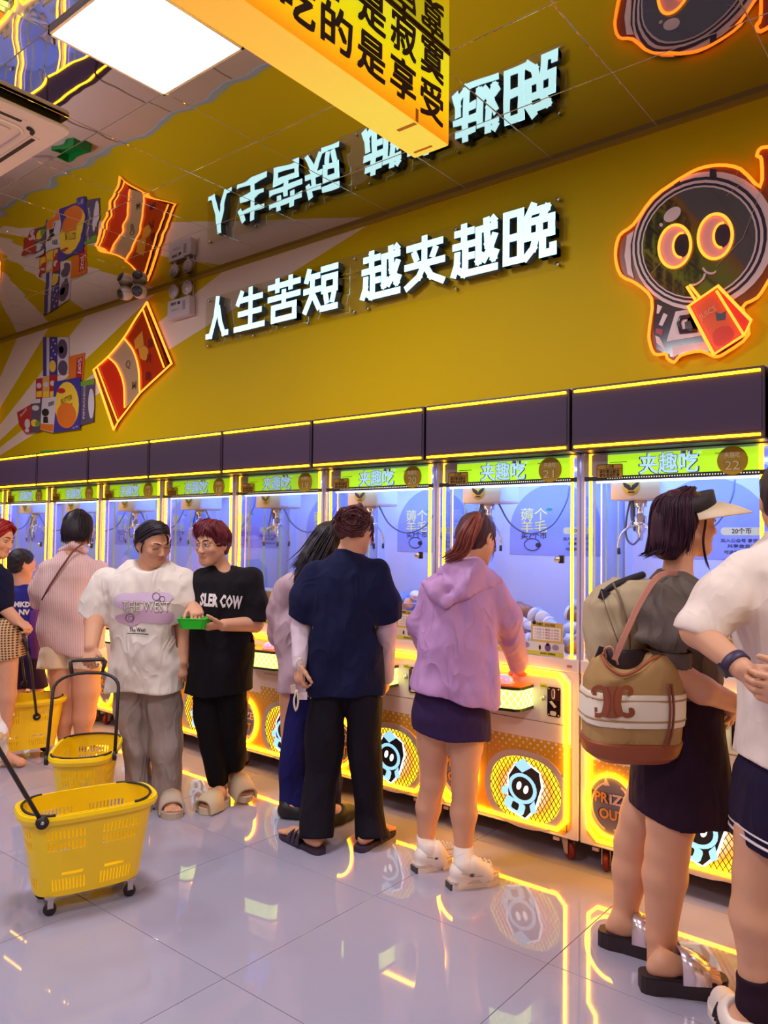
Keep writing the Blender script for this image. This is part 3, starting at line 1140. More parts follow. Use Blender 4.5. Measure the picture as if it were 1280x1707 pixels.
def proto_prizes():
    P = {}
    q = MB()   # twisted snack bag
    q.ellipsoid((0, 0, 0), (.055, .038, .030), 12, 8, 0)
    for s in (-1, 1):
        q.prism([(s * .045, -.012), (s * .075, -.026), (s * .075, .026), (s * .045, .012)], (0, 0, 0), X_, (0, 1, 0), (0, 0, .004), 1)
    P['bag'] = q
    q = MB()   # lidded cup lying down
    q.lathe([(0, -.07), (.03, -.07), (.036, .04)], (0, 0, 0), X_, 14, 0)
    q.lathe([(.040, .04), (.041, .05), (.038, .056), (0, .058)], (0, 0, 0), X_, 14, 1)
    P['cup'] = q
    q = MB()   # jar standing
    q.lathe([(0, 0), (.040, 0), (.042, .01), (.042, .075), (.036, .085)], (0, 0, 0), Z_, 14, 0)
    q.lathe([(.039, .084), (.039, .10), (0, .102)], (0, 0, 0), Z_, 14, 1)
    P['jar'] = q
    q = MB()   # egg capsule
    q.ellipsoid((0, 0, 0), (.034, .034, .034), 12, 8, 0)
    q.lathe([(.0345, -.003), (.0355, 0), (.0345, .003)], (0, 0, 0), Z_, 14, 1)
    P['capsule'] = q
    return P


PZ = proto_prizes()
wrapw = mat('wrap_white', lin(226, 226, 236), .25)
wrapo = mat('wrap_orange', lin(230, 170, 130), .3)
wrapb = mat('wrap_blue', lin(120, 150, 220), .3)
jarb = mat('jar_biscuit', lin(190, 130, 50), .25)
lidw = mat('lid_white', lin(228, 230, 240), .3)
clr = mat('cup_frost', lin(190, 205, 240), .15)
pzm = {('bag', 'w'): [wrapw, wrapo], ('bag', 'b'): [wrapb, wrapw], ('cup', 'c'): [clr, lidw], ('cup', 'g'): [mat('cup_brown', lin(150, 110, 80), .3), lidw],
       ('jar', 'y'): [jarb, lidw], ('capsule', 'c'): [wrapw, wrapb], ('capsule', 'o'): [wrapo, lidw], ('bag', 'g'): [mat('wrap_green', lin(150, 200, 160), .3), wrapw]}
PMESH = {k: PZ[k[0]].mesh('prize_' + k[0], v) for k, v in pzm.items()}
PNAME = {'bag': 'snack_bag', 'cup': 'snack_cup', 'jar': 'biscuit_jar', 'capsule': 'prize_capsule'}
PTXT = {('bag', 'w'): 'peach-white snack bag', ('bag', 'b'): 'blue snack bag', ('cup', 'c'): 'frosted snack cup', ('cup', 'g'): 'brown snack cup',
        ('jar', 'y'): 'golden biscuit jar', ('capsule', 'c'): 'blue-white prize capsule', ('capsule', 'o'): 'peach prize capsule', ('bag', 'g'): 'pale green snack bag'}


PLIST = []
PWHO = {22: 'by visor woman', 21: 'by lilac jacket', 20: 'by navy T-shirt', 19: 'right of black T-shirt', 18: 'behind glasses man', 17: 'behind white T-shirt', 16: 'by striped shirt', 15: 'by boy in blue'}


def prize(num, kind, x, y, z, rot):
    k, v = kind
    x0 = machines[num].location.x
    o = link(PNAME[k], PMESH[kind], None, (x0 + x, MY + y, z))
    o.rotation_euler = rot
    zone = '%s %s %s' % (('front', 'middle', 'rear')[min(2, int((y - .03) / .17))], ('left', 'centre', 'right')[min(2, int((x - .08) / .23))], ('bottom', 'halfway up', 'top')[min(2, int((z - .955) / .085))])
    if k == 'jar': zone = '%s from left, %s row, %s tier' % (('first', 'second', 'third', 'fourth', 'fifth', 'sixth', 'seventh')[round((x - .13) / .088)], 'front' if y < .1 else 'rear', 'lower' if z < 1.0 else 'upper')
    PLIST.append((o, '%s, %s, machine %s' % (PTXT[kind], zone, PWHO[num]), PNAME[k].split('_')[1], '%ss in the machine %s' % (PTXT[kind], PWHO[num])))
    return o


def heap(num, kinds, n, seed, hmax=.2, xlo=.10, xhi=.74):
    rn = random.Random(seed)
    placed = []
    tries = 0
    while len(placed) < n and tries < 4000:
        tries += 1
        x, y = rn.uniform(xlo, xhi), rn.uniform(.06, .50)
        z = .955 + .036
        for (a, b, c) in placed:
            dd = math.hypot(x - a, y - b)
            if dd < .07: z = max(z, c + math.sqrt(max(0, .066 ** 2 - dd * dd * .8)))
        if z > .955 + hmax * (.45 + .9 * y): continue
        placed.append((x, y, z))
        k = rn.choice(kinds)
        prize(num, k, x, y, z, (rn.uniform(-.4, .4), rn.uniform(-.4, .4), rn.uniform(0, 6.28)))


def jarstack(num, n_x, lv):
    for i in range(n_x):
        for j in range(2):
            for l in range(lv):
                prize(num, ('jar', 'y'), .13 + i * .088, .08 + j * .088, .955 + l * .1025, (0, 0, 0))


heap(22, [('cup', 'c'), ('bag', 'w'), ('cup', 'g')], 26, 5, .18)
heap(21, [('cup', 'c'), ('cup', 'c'), ('bag', 'w'), ('cup', 'g')], 34, 2, .24)
heap(20, [('bag', 'w'), ('bag', 'w'), ('capsule', 'o'), ('bag', 'b')], 46, 3, .30)
jarstack(19, 7, 2)
heap(19, [('capsule', 'c'), ('bag', 'b'), ('bag', 'g')], 16, 4, .34, .1, .74)
for i in range(6):
    prize(19, ('cup', 'c'), .16 + i * .1, .30, 1.05 + .02 * (i % 2), (.2, .1, i))
heap(18, [('bag', 'w'), ('capsule', 'c'), ('bag', 'g')], 30, 6, .34)
heap(17, [('bag', 'w'), ('bag', 'b')], 12, 7, .18)
heap(16, [('bag', 'g'), ('capsule', 'c')], 12, 8, .18)
heap(15, [('bag', 'w'), ('capsule', 'o')], 12, 9, .18)

seen = {}
for o, lb, ct, gp_ in PLIST: seen[lb] = seen.get(lb, 0) + 1
num_ = {}
for o, lb, ct, gp_ in sorted(PLIST, key=lambda q: q[0].location.z):
    if seen[lb] == 2:
        num_[lb] = num_.get(lb, 0) + 1
        lb = ('lower ' if num_[lb] == 1 else 'upper ') + lb
    tag(o, lb, ct, gp_)

# green crate left on top of the machines
q = MB()
q.box((-.16, -.11, 0), (.16, .11, .012), 0)
for a, b in (((-.16, -.11, 0), (.16, -.1, .07)), ((-.16, .1, 0), (.16, .11, .07)), ((-.16, -.11, 0), (-.15, .11, .07)), ((.15, -.11, 0), (.16, .11, .07))): q.box(a, b, 0)
q.build('green_crate', mat('crate_green', lin(20, 120, 50), .4), None, (-6.9, 3.70, 2.206), .2, label='green plastic crate on top of the machines, seen in the ceiling mirror', cat='crate')
# ================================================================ lettered wall sign
GL = {
    '人': [[(5.2, 9.8), (4.4, 5.2), (2.5, .7), (.9, .7)], [(5.4, 7.4), (6.4, 3.4), (7.7, .7), (9.2, .7)]],
    '生': [[(2.7, 9.3), (1.2, 6.4)], [(1.9, 7.3), (9.2, 7.3)], [(1.6, 4.1), (8.9, 4.1)], [(.3, .7), (9.9, .7)], [(5.5, 9.7), (5.5, .7)]],
    '苦': [[(.3, 8.3), (9.7, 8.3)], [(3, 9.8), (3, 7)], [(7, 9.8), (7, 7)], [(.3, 5.6), (9.7, 5.6)], [(5, 7), (5, 3.6)],
          [(1.8, 3.5), (8.2, 3.5), (8.2, .7), (1.8, .7), (1.8, 3.5)]],
    '短': [[(1.7, 9.8), (.8, 7.2)], [(1.0, 8.1), (4.7, 8.1)], [(.2, 5.2), (4.9, 5.2)], [(2.7, 8), (2.6, 4.4), (.4, .6)], [(3, 4.0), (4.7, 1.0)],
          [(5.4, 9.1), (9.9, 9.1)], [(6, 7.2), (9.4, 7.2), (9.4, 4.5), (6, 4.5), (6, 7.2)], [(6.6, 3.6), (7, 1.8)], [(9, 3.6), (8.5, 1.8)], [(5.2, .7), (9.9, .7)]],
    '越': [[(.6, 8.4), (4.7, 8.4)], [(2.6, 9.8), (2.6, 6.0)], [(.2, 6.0), (4.9, 6.0)], [(2.9, 6.0), (2.9, 1.6)], [(2.9, 3.8), (4.8, 3.8)], [(1.1, 4.8), (1.0, 2.6), (.2, .6)],
          [(1.0, 1.8), (2.6, .7), (9.9, .7)], [(5.4, 8.1), (9.8, 8.1)], [(5.9, 8.1), (5.9, 2.4), (7.1, 3.3)], [(7.6, 9.8), (7.9, 5), (9.2, 2.4), (9.8, 3.6)],
          [(9.5, 6.6), (8.4, 4.2), (6.9, 2.2)], [(8.8, 9.7), (9.5, 8.9)]],
    '夹': [[(.8, 8.2), (9.2, 8.2)], [(2.4, 7.2), (3.1, 5.6)], [(7.7, 7.2), (6.9, 5.6)], [(.3, 4.6), (9.7, 4.6)], [(5, 9.8), (5, 4.6), (3.7, 2.3), (.5, .5)], [(5.3, 4), (6.6, 2), (9.6, .5)]],
    '晚': [[(.6, 9.2), (3.5, 9.2), (3.5, .9), (.6, .9), (.6, 9.2)], [(.6, 5.0), (3.5, 5.0)], [(6.1, 9.9), (4.5, 7.2)], [(5.6, 8.7), (8.6, 8.7), (7.5, 7)],
          [(4.9, 6.9), (9.5, 6.9), (9.5, 4.3), (4.9, 4.3), (4.9, 6.9)], [(7.2, 6.9), (7.2, 4.3)], [(6.6, 4.3), (6, 2.2), (4.3, .6)], [(7.8, 4.3), (7.8, .9), (9.8, .9), (9.8, 2.3)]],
}
face_w = neon('letter_face', (.52, .92, 1.0, 1), 1.25)
side_w = mat('letter_side', lin(70, 84, 104), .4)
acr = glass('acrylic_sheet', (.985, .98, .97, 1), .3)


def strokes(mb, ch, o, w, h, th, y0, y1):
    """strokes of one character as thick bars between planes y0 (front) and y1 (back)"""
    for k, st in enumerate(GL[ch]):
        P = [np.array([o[0] + p[0] / 10 * w, o[1] + p[1] / 10 * h]) for p in st]
        for i in range(len(P) - 1):
            a, b = P[i], P[i + 1]
            d = b - a
            d = d / np.linalg.norm(d)
            n = np.array([-d[1], d[0]]) * th / 2
            e = d * th / 2
            e0 = e if i > 0 or (np.allclose(P[0], P[-1])) else e * .35
            e1 = e if i < len(P) - 2 or (np.allclose(P[0], P[-1])) else e * .35
            q = [a - e0 - n, b + e1 - n, b + e1 + n, a - e0 + n]
            off = .0001 * (k + i * .3)
            mb.prism(q, (0, y0 - off, 0), X_, Z_, (0, .004, 0), 0, 0)
            mb.prism([p_ for p_ in q], (0, y0 + .004, 0), X_, Z_, (0, y1 - y0 - .004, 0), 1, 1)


sg = empty('lit_wall_sign', (0, WALL_Y, 0), 0, 'lit white Chinese slogan letters on a long clear acrylic sheet on the mustard wall', 'sign', None)
cx = [(-5.135, -4.815), (-4.765, -4.41), (-4.375, -4.02), (-3.99, -3.655), (-3.43, -3.10), (-3.065, -2.74), (-2.685, -2.365), (-2.325, -1.995)]
for ch, (a, b) in zip('人生苦短越夹越晚', cx):
    q = MB()
    strokes(q, ch, (a, 3.105), b - a, .335, .043, -.085, -.030)
    q.build('letter', [face_w, side_w], sg)
pl_ = MB()
pl_.prism(rrect(-5.20, 3.050, -1.955, 3.475, .05, 4), (0, -.026, 0), X_, Z_, (0, .006, 0))
pl_.build('acrylic_plate', acr, sg)
sd = MB()
for x in (-5.16, -4.6, -4.0, -3.55, -3.42, -2.7, -2.0):
    for z in (3.075, 3.45):
        sd.lathe([(.012, -.034), (.012, -.028), (.007, -.028), (.007, 0)], (x, 0, z), (0, 1, 0), 8)
sd.build('standoffs', chrome, sg)
wr = MB()
wrd = random.Random(3)
for (x, z, s) in ((-3.55, 3.36, .12), (-3.50, 3.33, .10), (-3.04, 3.44, .05), (-3.0, 3.45, .05), (-2.72, 3.44, .05), (-2.71, 3.08, .05), (-2.35, 3.46, .05), (-2.4, 3.1, .04), (-3.66, 3.1, .04), (-4.38, 3.09, .05), (-4.8, 3.12, .1)):
    p = [(x + wrd.uniform(-s, s), -.030 - wrd.uniform(0, .02), z + wrd.uniform(-s, s) * .5) for _ in range(4)]
    wr.tube(bez(p, 5), .0016, 4)
wr.build('wires', mat('wire_yellow', lin(220, 170, 40), .4), sg)

# ================================================================ neon astronaut sign at the right
oneon = neon('orange_neon', (1.0, .17, .008, 1), 2.6)
oneon2 = neon('amber_neon', (1.0, .27, .02, 1), 2.3)
navy = mat('print_navy', lin(50, 38, 62), .12)
palep = mat('print_white', lin(226, 200, 205), .35)
SY = WALL_Y


def wp(px, py, y=SY - .03):
    """point of the wall plane behind a photo pixel, as (x, z)"""
    d = (px - 640) / F_PX * rt - (py - 853.5) / F_PX * up + fw
    t = y / d[1]
    return (t * d[0], CAM_H + t * d[2])


s = empty('astronaut_neon_sign', (0, SY, 0), 0, 'orange neon sign of a cartoon astronaut sipping juice, high on the wall at right', 'neon sign')
C0 = (1000, 220); K = 4.268


def zp(x, y): return wp(C0[0] + x / K, C0[1] + y / K)


out = [(560, 340), (700, 265), (850, 238), (1000, 265), (1140, 390), (1150, 200), (1118, 170), (1150, 115), (1260, 115), (1290, 170), (1250, 210), (1250, 420), (1330, 600), (1330, 830), (1200, 1060),
       (1120, 1180), (1015, 1250), (1060, 1440), (900, 1570), (820, 1600), (720, 1560), (580, 1590), (530, 1640), (480, 1610), (470, 1580), (390, 1580), (352, 1480), (355, 1390), (370, 1190), (260, 1080), (150, 1020), (112, 880), (140, 740), (240, 660), (380, 470)]
po = [zp(*q) for q in out]
b = MB(); b.prism(po, (0, -.020, 0), X_, Z_, (0, .006, 0))
b.build('backing_plate', mat('sign_backing', lin(120, 60, 20), .3), s)
b = MB()
body = [(385, 1190), (640, 1190), (860, 1330), (900, 1560), (720, 1560), (580, 1580), (500, 1600), (400, 1540), (375, 1400)]
b.prism([zp(*q) for q in body], (0, -.0225, 0), X_, Z_, (0, .002, 0), 1)
for poly in ([(535, 1275), (640, 1260), (760, 1440), (470, 1490)], [(512, 1525), (780, 1485), (800, 1540), (590, 1560), (515, 1605)], [(405, 1225), (440, 1240), (415, 1290), (400, 1290)],
             [(450, 1285), (478, 1300), (440, 1380), (415, 1370)], [(390, 1445), (420, 1460), (470, 1560), (400, 1500)], [(640, 1265), (700, 1300), (720, 1400), (600, 1400)]):
    b.prism([zp(*q) for q in poly], (0, -.0245, 0), X_, Z_, (0, .002, 0), 0)
b.prism([zp(*q) for q in [(395, 1395), (445, 1405), (440, 1445), (392, 1430)]], (0, -.0255, 0), X_, Z_, (0, .002, 0), 2)
b.tube([(zp(*q)[0], -.026, zp(*q)[1]) for q in [(640, 1310), (575, 1320), (560, 1360), (575, 1420), (690, 1410)]], .011, 6, False, 1)
b.prism([zp(*q) for q in [(600, 1350), (640, 1340), (660, 1400), (605, 1400)]], (0, -.0262, 0), X_, Z_, (0, .002, 0), 1)
b.build('suit_print', [palep, navy, mat('print_crimson', lin(170, 30, 60), .4)], s)


def ell(cx, cy_, a, b_, rot=0, n=36):
    r_ = math.radians(rot)
    return [zp(cx + a * math.cos(t) * math.cos(r_) - b_ * math.sin(t) * math.sin(r_), cy_ + a * math.cos(t) * math.sin(r_) + b_ * math.sin(t) * math.cos(r_)) for t in np.linspace(0, 2 * PI, n, endpoint=False)]


b = MB()
b.prism(ell(735, 770, 530, 470, -38), (0, -.0245, 0), X_, Z_, (0, .003, 0), 0)
b.prism(ell(715, 775, 490, 440, -38), (0, -.0265, 0), X_, Z_, (0, .002, 0), 1)
b.prism(ell(712, 778, 468, 420, -38), (0, -.0280, 0), X_, Z_, (0, .0015, 0), 0)
b.prism(ell(710, 780, 448, 402, -38), (0, -.0295, 0), X_, Z_, (0, .0015, 0), 1)
b.prism(ell(708, 782, 430, 385, -38), (0, -.0310, 0), X_, Z_, (0, .0015, 0), 0)
b.prism(ell(706, 784, 418, 374, -38), (0, -.0325, 0), X_, Z_, (0, .0015, 0), 2)
for poly in ([(525, 350), (565, 325), (570, 385), (525, 415)], [(780, 260), (825, 262), (830, 325), (778, 325)]):
    b.prism([zp(*q) for q in poly], (0, -.0275, 0), X_, Z_, (0, .002, 0), 1)
b.prism([zp(*q) for q in [(190, 735), (240, 700), (215, 800), (220, 960), (240, 1040), (195, 1010), (172, 880)]], (0, -.027, 0), X_, Z_, (0, .003, 0), 0)
b.prism(ell(516, 588, 70, 42, -38), (0, -.034, 0), X_, Z_, (0, .001, 0), 0)
b.prism(ell(436, 662, 13, 13), (0, -.034, 0), X_, Z_, (0, .001, 0), 0)
b.build('helmet_print', [palep, navy, mat('visor_gloss', lin(44, 36, 46), .06, 0, spec=1.0, coat=1.0)], s)
eye = mat('eye_pink', lin(236, 170, 170), .4)
for (cx_, cy2, a, b_, pxo) in ((538, 818, 112, 152, 1), (825, 748, 120, 160, 1)):
    e = MB()
    e.prism(ell(cx_, cy2, a, b_, 8), (0, -.036, 0), X_, Z_, (0, .002, 0), 0)
    e.prism(ell(cx_ + 48, cy2 - 8, 56, 86, 8), (0, -.0372, 0), X_, Z_, (0, .002, 0), 1)
    eo_ = e.build('goggle_disc', [eye, navy], s)
    e = MB()
    e.tube([(q[0], -.043, q[1]) for q in ell(cx_, cy2, a, b_, 8)], .0075, 8, True)
    e.tube([(q[0], -.042, q[1]) for q in ell(cx_ + 48, cy2 - 8, 60, 88, 8)[8:28]], .006, 8)
    e.build('neon_ring', oneon2, eo_)
b = MB()
b.tube([(zp(*q)[0], -.037, zp(*q)[1]) for q in bez([(735, 970), (760, 1000), (800, 1010), (830, 995)], 5)], .006, 6)
b.tube([(zp(*q)[0], -.037, zp(*q)[1]) for q in bez([(750, 1010), (735, 1050), (690, 1085), (640, 1095)], 5)], .006, 6)
b.build('smile', palep, s)
b = MB()
b.tube([(q[0], -.034, q[1]) for q in [zp(*w) for w in bez(out + [out[0]], 3)][:-1]], .0082, 8, True)
b.build('neon_outline', oneon, s)
jb = MB()
jb.prism([zp(*q) for q in [(640, 1250), (850, 1110), (1080, 1350), (1040, 1450), (820, 1590)]], (0, -.050, 0), X_, Z_, (0, .010, 0), 0)
jb.prism([zp(*q) for q in [(905, 1150), (1070, 1350), (1035, 1440), (870, 1170)]], (0, -.052, 0), X_, Z_, (0, .002, 0), 1)
jb.prism([zp(*q) for q in [(830, 1290), (870, 1300), (905, 1280), (900, 1340), (840, 1350)]], (0, -.052, 0), X_, Z_, (0, .002, 0), 2)
jb.prism([zp(*q) for q in bez([(810, 1440), (850, 1400), (930, 1390), (960, 1450), (920, 1510), (850, 1530), (815, 1500)], 3)], (0, -.0515, 0), X_, Z_, (0, .002, 0), 1)
a_ = np.array(zp(720, 1330)); c_ = np.array(zp(840, 1255))
ax_ = (c_ - a_) / np.linalg.norm(c_ - a_)
put_text(jb, 'JUICE', ((a_[0] + c_[0]) / 2, -.053, (a_[1] + c_[1]) / 2), (ax_[0], 0, ax_[1]), (-ax_[1], 0, ax_[0]), .042, 3, .0, w=float(np.linalg.norm(c_ - a_)))
jo = jb.build('juice_box', [mat('juice_orange', lin(238, 84, 30), .35), mat('juice_red', lin(226, 50, 26), .35), mat('juice_leaf', lin(70, 76, 90), .4), mat('juice_text', lin(240, 170, 140), .4)], s)
b = MB()
for path in ([(640, 1250), (850, 1105), (1085, 1350), (1040, 1450), (820, 1590), (640, 1250)], [(840, 1140), (1035, 1455)], [(690, 1205), (630, 1110)], [(720, 1185), (650, 1098)]):
    pts = [zp(*q) for q in path]
    if path[0] == path[-1]: b.tube([(q[0], -.057, q[1]) for q in pts[:-1]], .0068, 8, True)
    else: b.tube([(q[0], -.057, q[1]) for q in pts], .0068, 8)
b.build('neon_edges', oneon2, jo)
b = MB()
for path in ([(1000, 250), (960, 340), (1130, 430)], [(1150, 420), (1020, 760), (830, 960)], [(440, 930), (300, 1090)], [(1060, 330), (900, 460)]):
    b.tube([(zp(*q)[0], -.040, zp(*q)[1]) for q in path], .0009, 4)
b.build('lead_wires', mat('wire_pale', lin(200, 180, 160), .4), s)

# ================================================================ neon kite-shaped sign at the left
s = empty('fan_neon_sign', (0, SY, 0), 0, 'red and orange neon sign shaped like an open snack packet on the striped wall', 'neon sign')
C1 = (0, 480); K1 = 4.0


def yp(x, y): return wp(C1[0] + x / K1, C1[1] + y / K1)


rim = bez([(980, 95), (900, 215), (825, 335), (725, 455), (625, 545)], 4)
outl = [tuple(q) for q in rim] + [(760, 945), (790, 890), (935, 700), (1145, 505)]
b = MB()
b.prism([yp(*q) for q in outl], (0, -.016, 0), X_, Z_, (0, .004, 0), 0)
bo = b.build('acrylic_back', glass('red_acrylic', (.62, .20, .14, 1), .8), s)
arc1 = bez([(825, 330), (890, 420), (925, 540), (932, 695)], 5)
arc2 = bez([(720, 460), (780, 520), (825, 640), (832, 800)], 5)
p = MB()
p.prism([yp(*q) for q in [(958, 150), (1090, 530), (932, 700)] + arc1[::-1][2:] + [(830, 325)]], (0, -.022, 0), X_, Z_, (0, .003, 0), 0)
p.build('red_panel', mat('crimson_gloss', lin(176, 44, 22), .12), s)
p = MB()
p.prism([yp(*q) for q in arc1 + arc2[::-1]], (0, -.022, 0), X_, Z_, (0, .003, 0), 0)
p.build('pale_panel', mat('pale_olive', lin(176, 140, 110), .2), s)
p = MB()
p.prism([yp(*q) for q in arc2 + [(790, 885), (655, 530)]], (0, -.022, 0), X_, Z_, (0, .003, 0), 0)
p.build('red_panel', mat('crimson_print', lin(206, 40, 24), .25), s)
p = MB()
p.prism([yp(*q) for q in [(945, 285), (955, 380), (900, 410), (890, 350)]], (0, -.025, 0), X_, Z_, (0, .002, 0), 0)
p.prism([yp(*q) for q in bez([(920, 400), (960, 385), (985, 420), (970, 480), (930, 470)], 3)], (0, -.025, 0), X_, Z_, (0, .002, 0), 0)
for tx, ty, ch in ((1000, 370, '薯'), (990, 470, '片'), (985, 590, '脆'), (850, 510, 'Q'), (890, 650, 'M')):
    o_ = yp(tx, ty)
    pt_ = MB()
    put_text(pt_, ch, (o_[0], -.0255, o_[1]), X_, Z_, .10 if ch in 'QM' else .085, 0, .02)
    pt_.build('packet_letter', mat('print_maroon', lin(110, 16, 20), .4) if ch not in 'QM' else mat('print_olive', lin(120, 90, 60), .4), s)
p.build('packet_print', [mat('print_mustard', lin(214, 140, 40), .4), mat('print_maroon', lin(110, 16, 20), .4), mat('print_olive', lin(120, 90, 60), .4)], s)
b = MB()


def nt(path, r=.0080, cl=False):
    b.tube([(yp(*q)[0], -.032, yp(*q)[1]) for q in path], r, 8, cl)


nt(outl, .0080, True)
nt(arc1); nt(arc2)
nt([(955, 145), (1095, 530)]); nt([(650, 530), (785, 890)])
b.build('neon_tubes', oneon2, s)

# small neon arc cut by the left edge of the picture
s = empty('round_neon_sign', (0, SY, 0), 0, 'round orange neon sign on the wall cut by the left edge of the picture', 'neon sign')
cc = wp(-30, 694)
b = MB()
b.prism([(cc[0] + .37 * math.cos(t), cc[1] + .30 * math.sin(t)) for t in np.linspace(0, 2 * PI, 36, endpoint=False)], (0, -.014, 0), X_, Z_, (0, .004, 0))
b.build('acrylic_back', acr, s)
b = MB()
b.tube([(cc[0] + .36 * math.cos(t), -.026, cc[1] + .29 * math.sin(t)) for t in np.linspace(0, 2 * PI, 40, endpoint=False)], .008, 8, True)
b.build('neon_ring', oneon2, s)

# ================================================================ snack poster pieces on the wall
s = empty('snack_wall_cutout', (0, SY, 0), 0, 'cut-out wall print of stacked snack packs left of the neon packet', 'wall print')


def pack(name, quad, cols, d, words=()):
    q = MB()
    q.prism([yp(*p_) for p_ in quad], (0, -d, 0), X_, Z_, (0, .008, 0), 0)
    Q = [np.array(yp(*p_)) for p_ in quad]
    cen = sum(Q) / len(Q)
    for it in words:
        if it[0] == 't':
            _, body, x, y, size, mi, w, ang = it
            o_ = yp(x, y)
            a = math.radians(ang)
            put_text(q, body, (o_[0], -d - .0012, o_[1]), (math.cos(a), 0, math.sin(a)), (-math.sin(a), 0, math.cos(a)), size, mi, .015, w=w)
        elif it[0] == 'e':
            _, x, y, a, b_, mi = it
            q.prism([yp(x + a * math.cos(t), y + b_ * math.sin(t)) for t in np.linspace(0, 2 * PI, 20, endpoint=False)], (0, -d - .001 - mi * .0002, 0), X_, Z_, (0, .001, 0), mi)
        else:
            _, poly, mi = it
            q.prism([yp(*p_) for p_ in poly], (0, -d - .001 - mi * .0001, 0), X_, Z_, (0, .001, 0), mi)
    return q.build(name, cols, s)


pn = lambda n_, r, g_, b_: mat('pack_' + n_, lin(r, g_, b_), .4)
NAVYP, WHT, ORG, YEL, RED, GRN, PUR, TAN = pn('navy', 58, 50, 140), pn('white', 206, 190, 200), pn('orange', 220, 110, 40), pn('yellow', 235, 190, 60), pn('red', 176, 30, 50), pn('green', 110, 150, 50), pn('purple', 84, 70, 100), pn('tan', 214, 160, 90)
pack('tall_pack', [(275, 325), (372, 325), (372, 580), (275, 585)], [NAVYP, WHT, YEL], .012, [('p', [(300, 325), (318, 325), (318, 585), (300, 585)], 1), ('e', 340, 520, 22, 40, 2)] + [('e', 345 + 14 * math.sin(i * 2.1), 345 + i * 24, 5, 6, 1) for i in range(6)])
pack('tall_pack', [(372, 325), (445, 325), (445, 560), (372, 580)], [WHT, PUR], .012, [('e', 405, 405, 34, 66, 1), ('e', 405, 405, 26, 54, 0), ('e', 398, 410, 16, 24, 1), ('e', 408, 530, 32, 50, 1), ('e', 408, 530, 24, 40, 0)])
pack('orange_pack', [(445, 455), (552, 430), (540, 610), (445, 610)], [ORG, RED, WHT], .012, [('p', [(500, 470), (540, 455), (536, 600), (495, 600)], 1), ('t', 'Stay', 522, 520, .10, 2, None, -80)])
for i, cl in enumerate((RED, TAN, RED)):
    x = 230 + i * 45
    pack('small_carton', [(x, 605 - i * 12), (x + 45, 598 - i * 12), (x + 45, 740), (x, 745)], [cl, WHT, YEL], .016, [('e', x + 22, 650 - i * 8, 16, 18, 1), ('p', [(x + 5, 690), (x + 40, 685), (x + 40, 725), (x + 5, 728)], 2)])
pack('cookie_box', [(355, 625), (530, 593), (528, 940), (345, 965)], [NAVYP, YEL, ORG, RED, WHT], .024, [('e', 443, 780, 80, 155, 1), ('e', 440, 850, 66, 85, 2), ('t', 'COOKIES', 440, 805, .085, 3, .25, 8), ('t', 'BUTTER', 440, 745, .075, 2, .22, 8), ('e', 405, 685, 28, 18, 3), ('e', 425, 880, 30, 24, 1), ('e', 465, 868, 26, 22, 1), ('t', 'NET 150g', 498, 928, .02, 4, .1, 8)])
pack('nut_pouch', [(528, 625), (620, 600), (615, 890), (528, 915)], [PUR, GRN, WHT], .016, [('p', [(528, 625), (620, 600), (618, 640), (528, 655)], 1), ('e', 600, 770, 20, 100, 2), ('t', 'PISTACHIOS', 553, 760, .05, 2, .33, 90)])
pack('white_pouch', [(280, 735), (375, 725), (352, 965), (268, 945)], [WHT, blk, ORG, YEL], .030, [('e', 303, 830, 24, 26, 1), ('t', '老婆饼', 342, 775, .05, 1, .12, 4), ('p', [(272, 905), (356, 910), (352, 960), (268, 942)], 2), ('p', [(290, 858), (318, 858), (322, 900), (288, 900)], 1), ('e', 303, 842, 12, 13, 0)])
pack('dark_pouch', [(205, 745), (268, 738), (266, 955), (205, 965)], [PUR, WHT, YEL, GRN], .028, [('e', 236, 800, 24, 18, 1), ('e', 228, 900, 22, 24, 2), ('e', 250, 905, 16, 20, 3), ('p', [(205, 745), (268, 738), (268, 765), (205, 772)], 1)])
pack('red_pouch', [(110, 830), (205, 775), (200, 965), (165, 970), (125, 915)], [RED, WHT], .026, [('e', 180, 905, 18, 32, 1), ('t', 'Snack', 155, 830, .05, 1, .16, 28), ('e', 178, 950, 14, 14, 1)])

# ================================================================ small wall and ceiling devices
s = empty('emergency_light', (0, SY, 0), 0, 'white twin-head emergency light under the ceiling beside the slogan', 'emergency light')
q = MB()
q.box((-5.67, -.07, 3.37), (-5.36, -.005, 3.53), 0, .006)
wtext(q, '消防应急', -5.58, -.0715, 3.49, .028, 1, .02, w=.08)
q.box((-5.525, -.0715, 3.478), (-5.49, -.07, 3.502), 1)
wtext(q, '照明灯具', -5.555, -.0715, 3.435, .022, 2, .0, w=.10)
q.box((-5.455, -.0715, 3.42), (-5.42, -.07, 3.50), 2)
q.build('case', [mat('device_white', lin(206, 186, 194), .4), blk, mat('device_grey', lin(160, 140, 150), .5)], s)
for x in (-5.61, -5.42):
    h = MB()
    h.tube([(x, -.04, 3.53), (x, -.045, 3.56)], .014, 8)
    h.lathe([(.03, .04), (.058, .012), (.062, -.006), (.056, -.012)], (x, -.05, 3.61), (0, 1, 0), 20, 0)
    h.lathe([(.052, -.010), (.030, -.018), (0, -.022)], (x, -.05, 3.61), (0, 1, 0), 20, 1)
    h.build('lamp_head', [MATS['device_white'], mat('lens_clear', lin(190, 180, 196), .1, .3)], s)
h = MB()
h.tube(bez([(-5.37, -.03, 3.50), (-5.365, -.03, 3.56), (-5.375, -.02, 3.64), (-5.40, -.015, 3.70)], 5), .004, 6)
h.build('cord', MATS['device_white'], s)


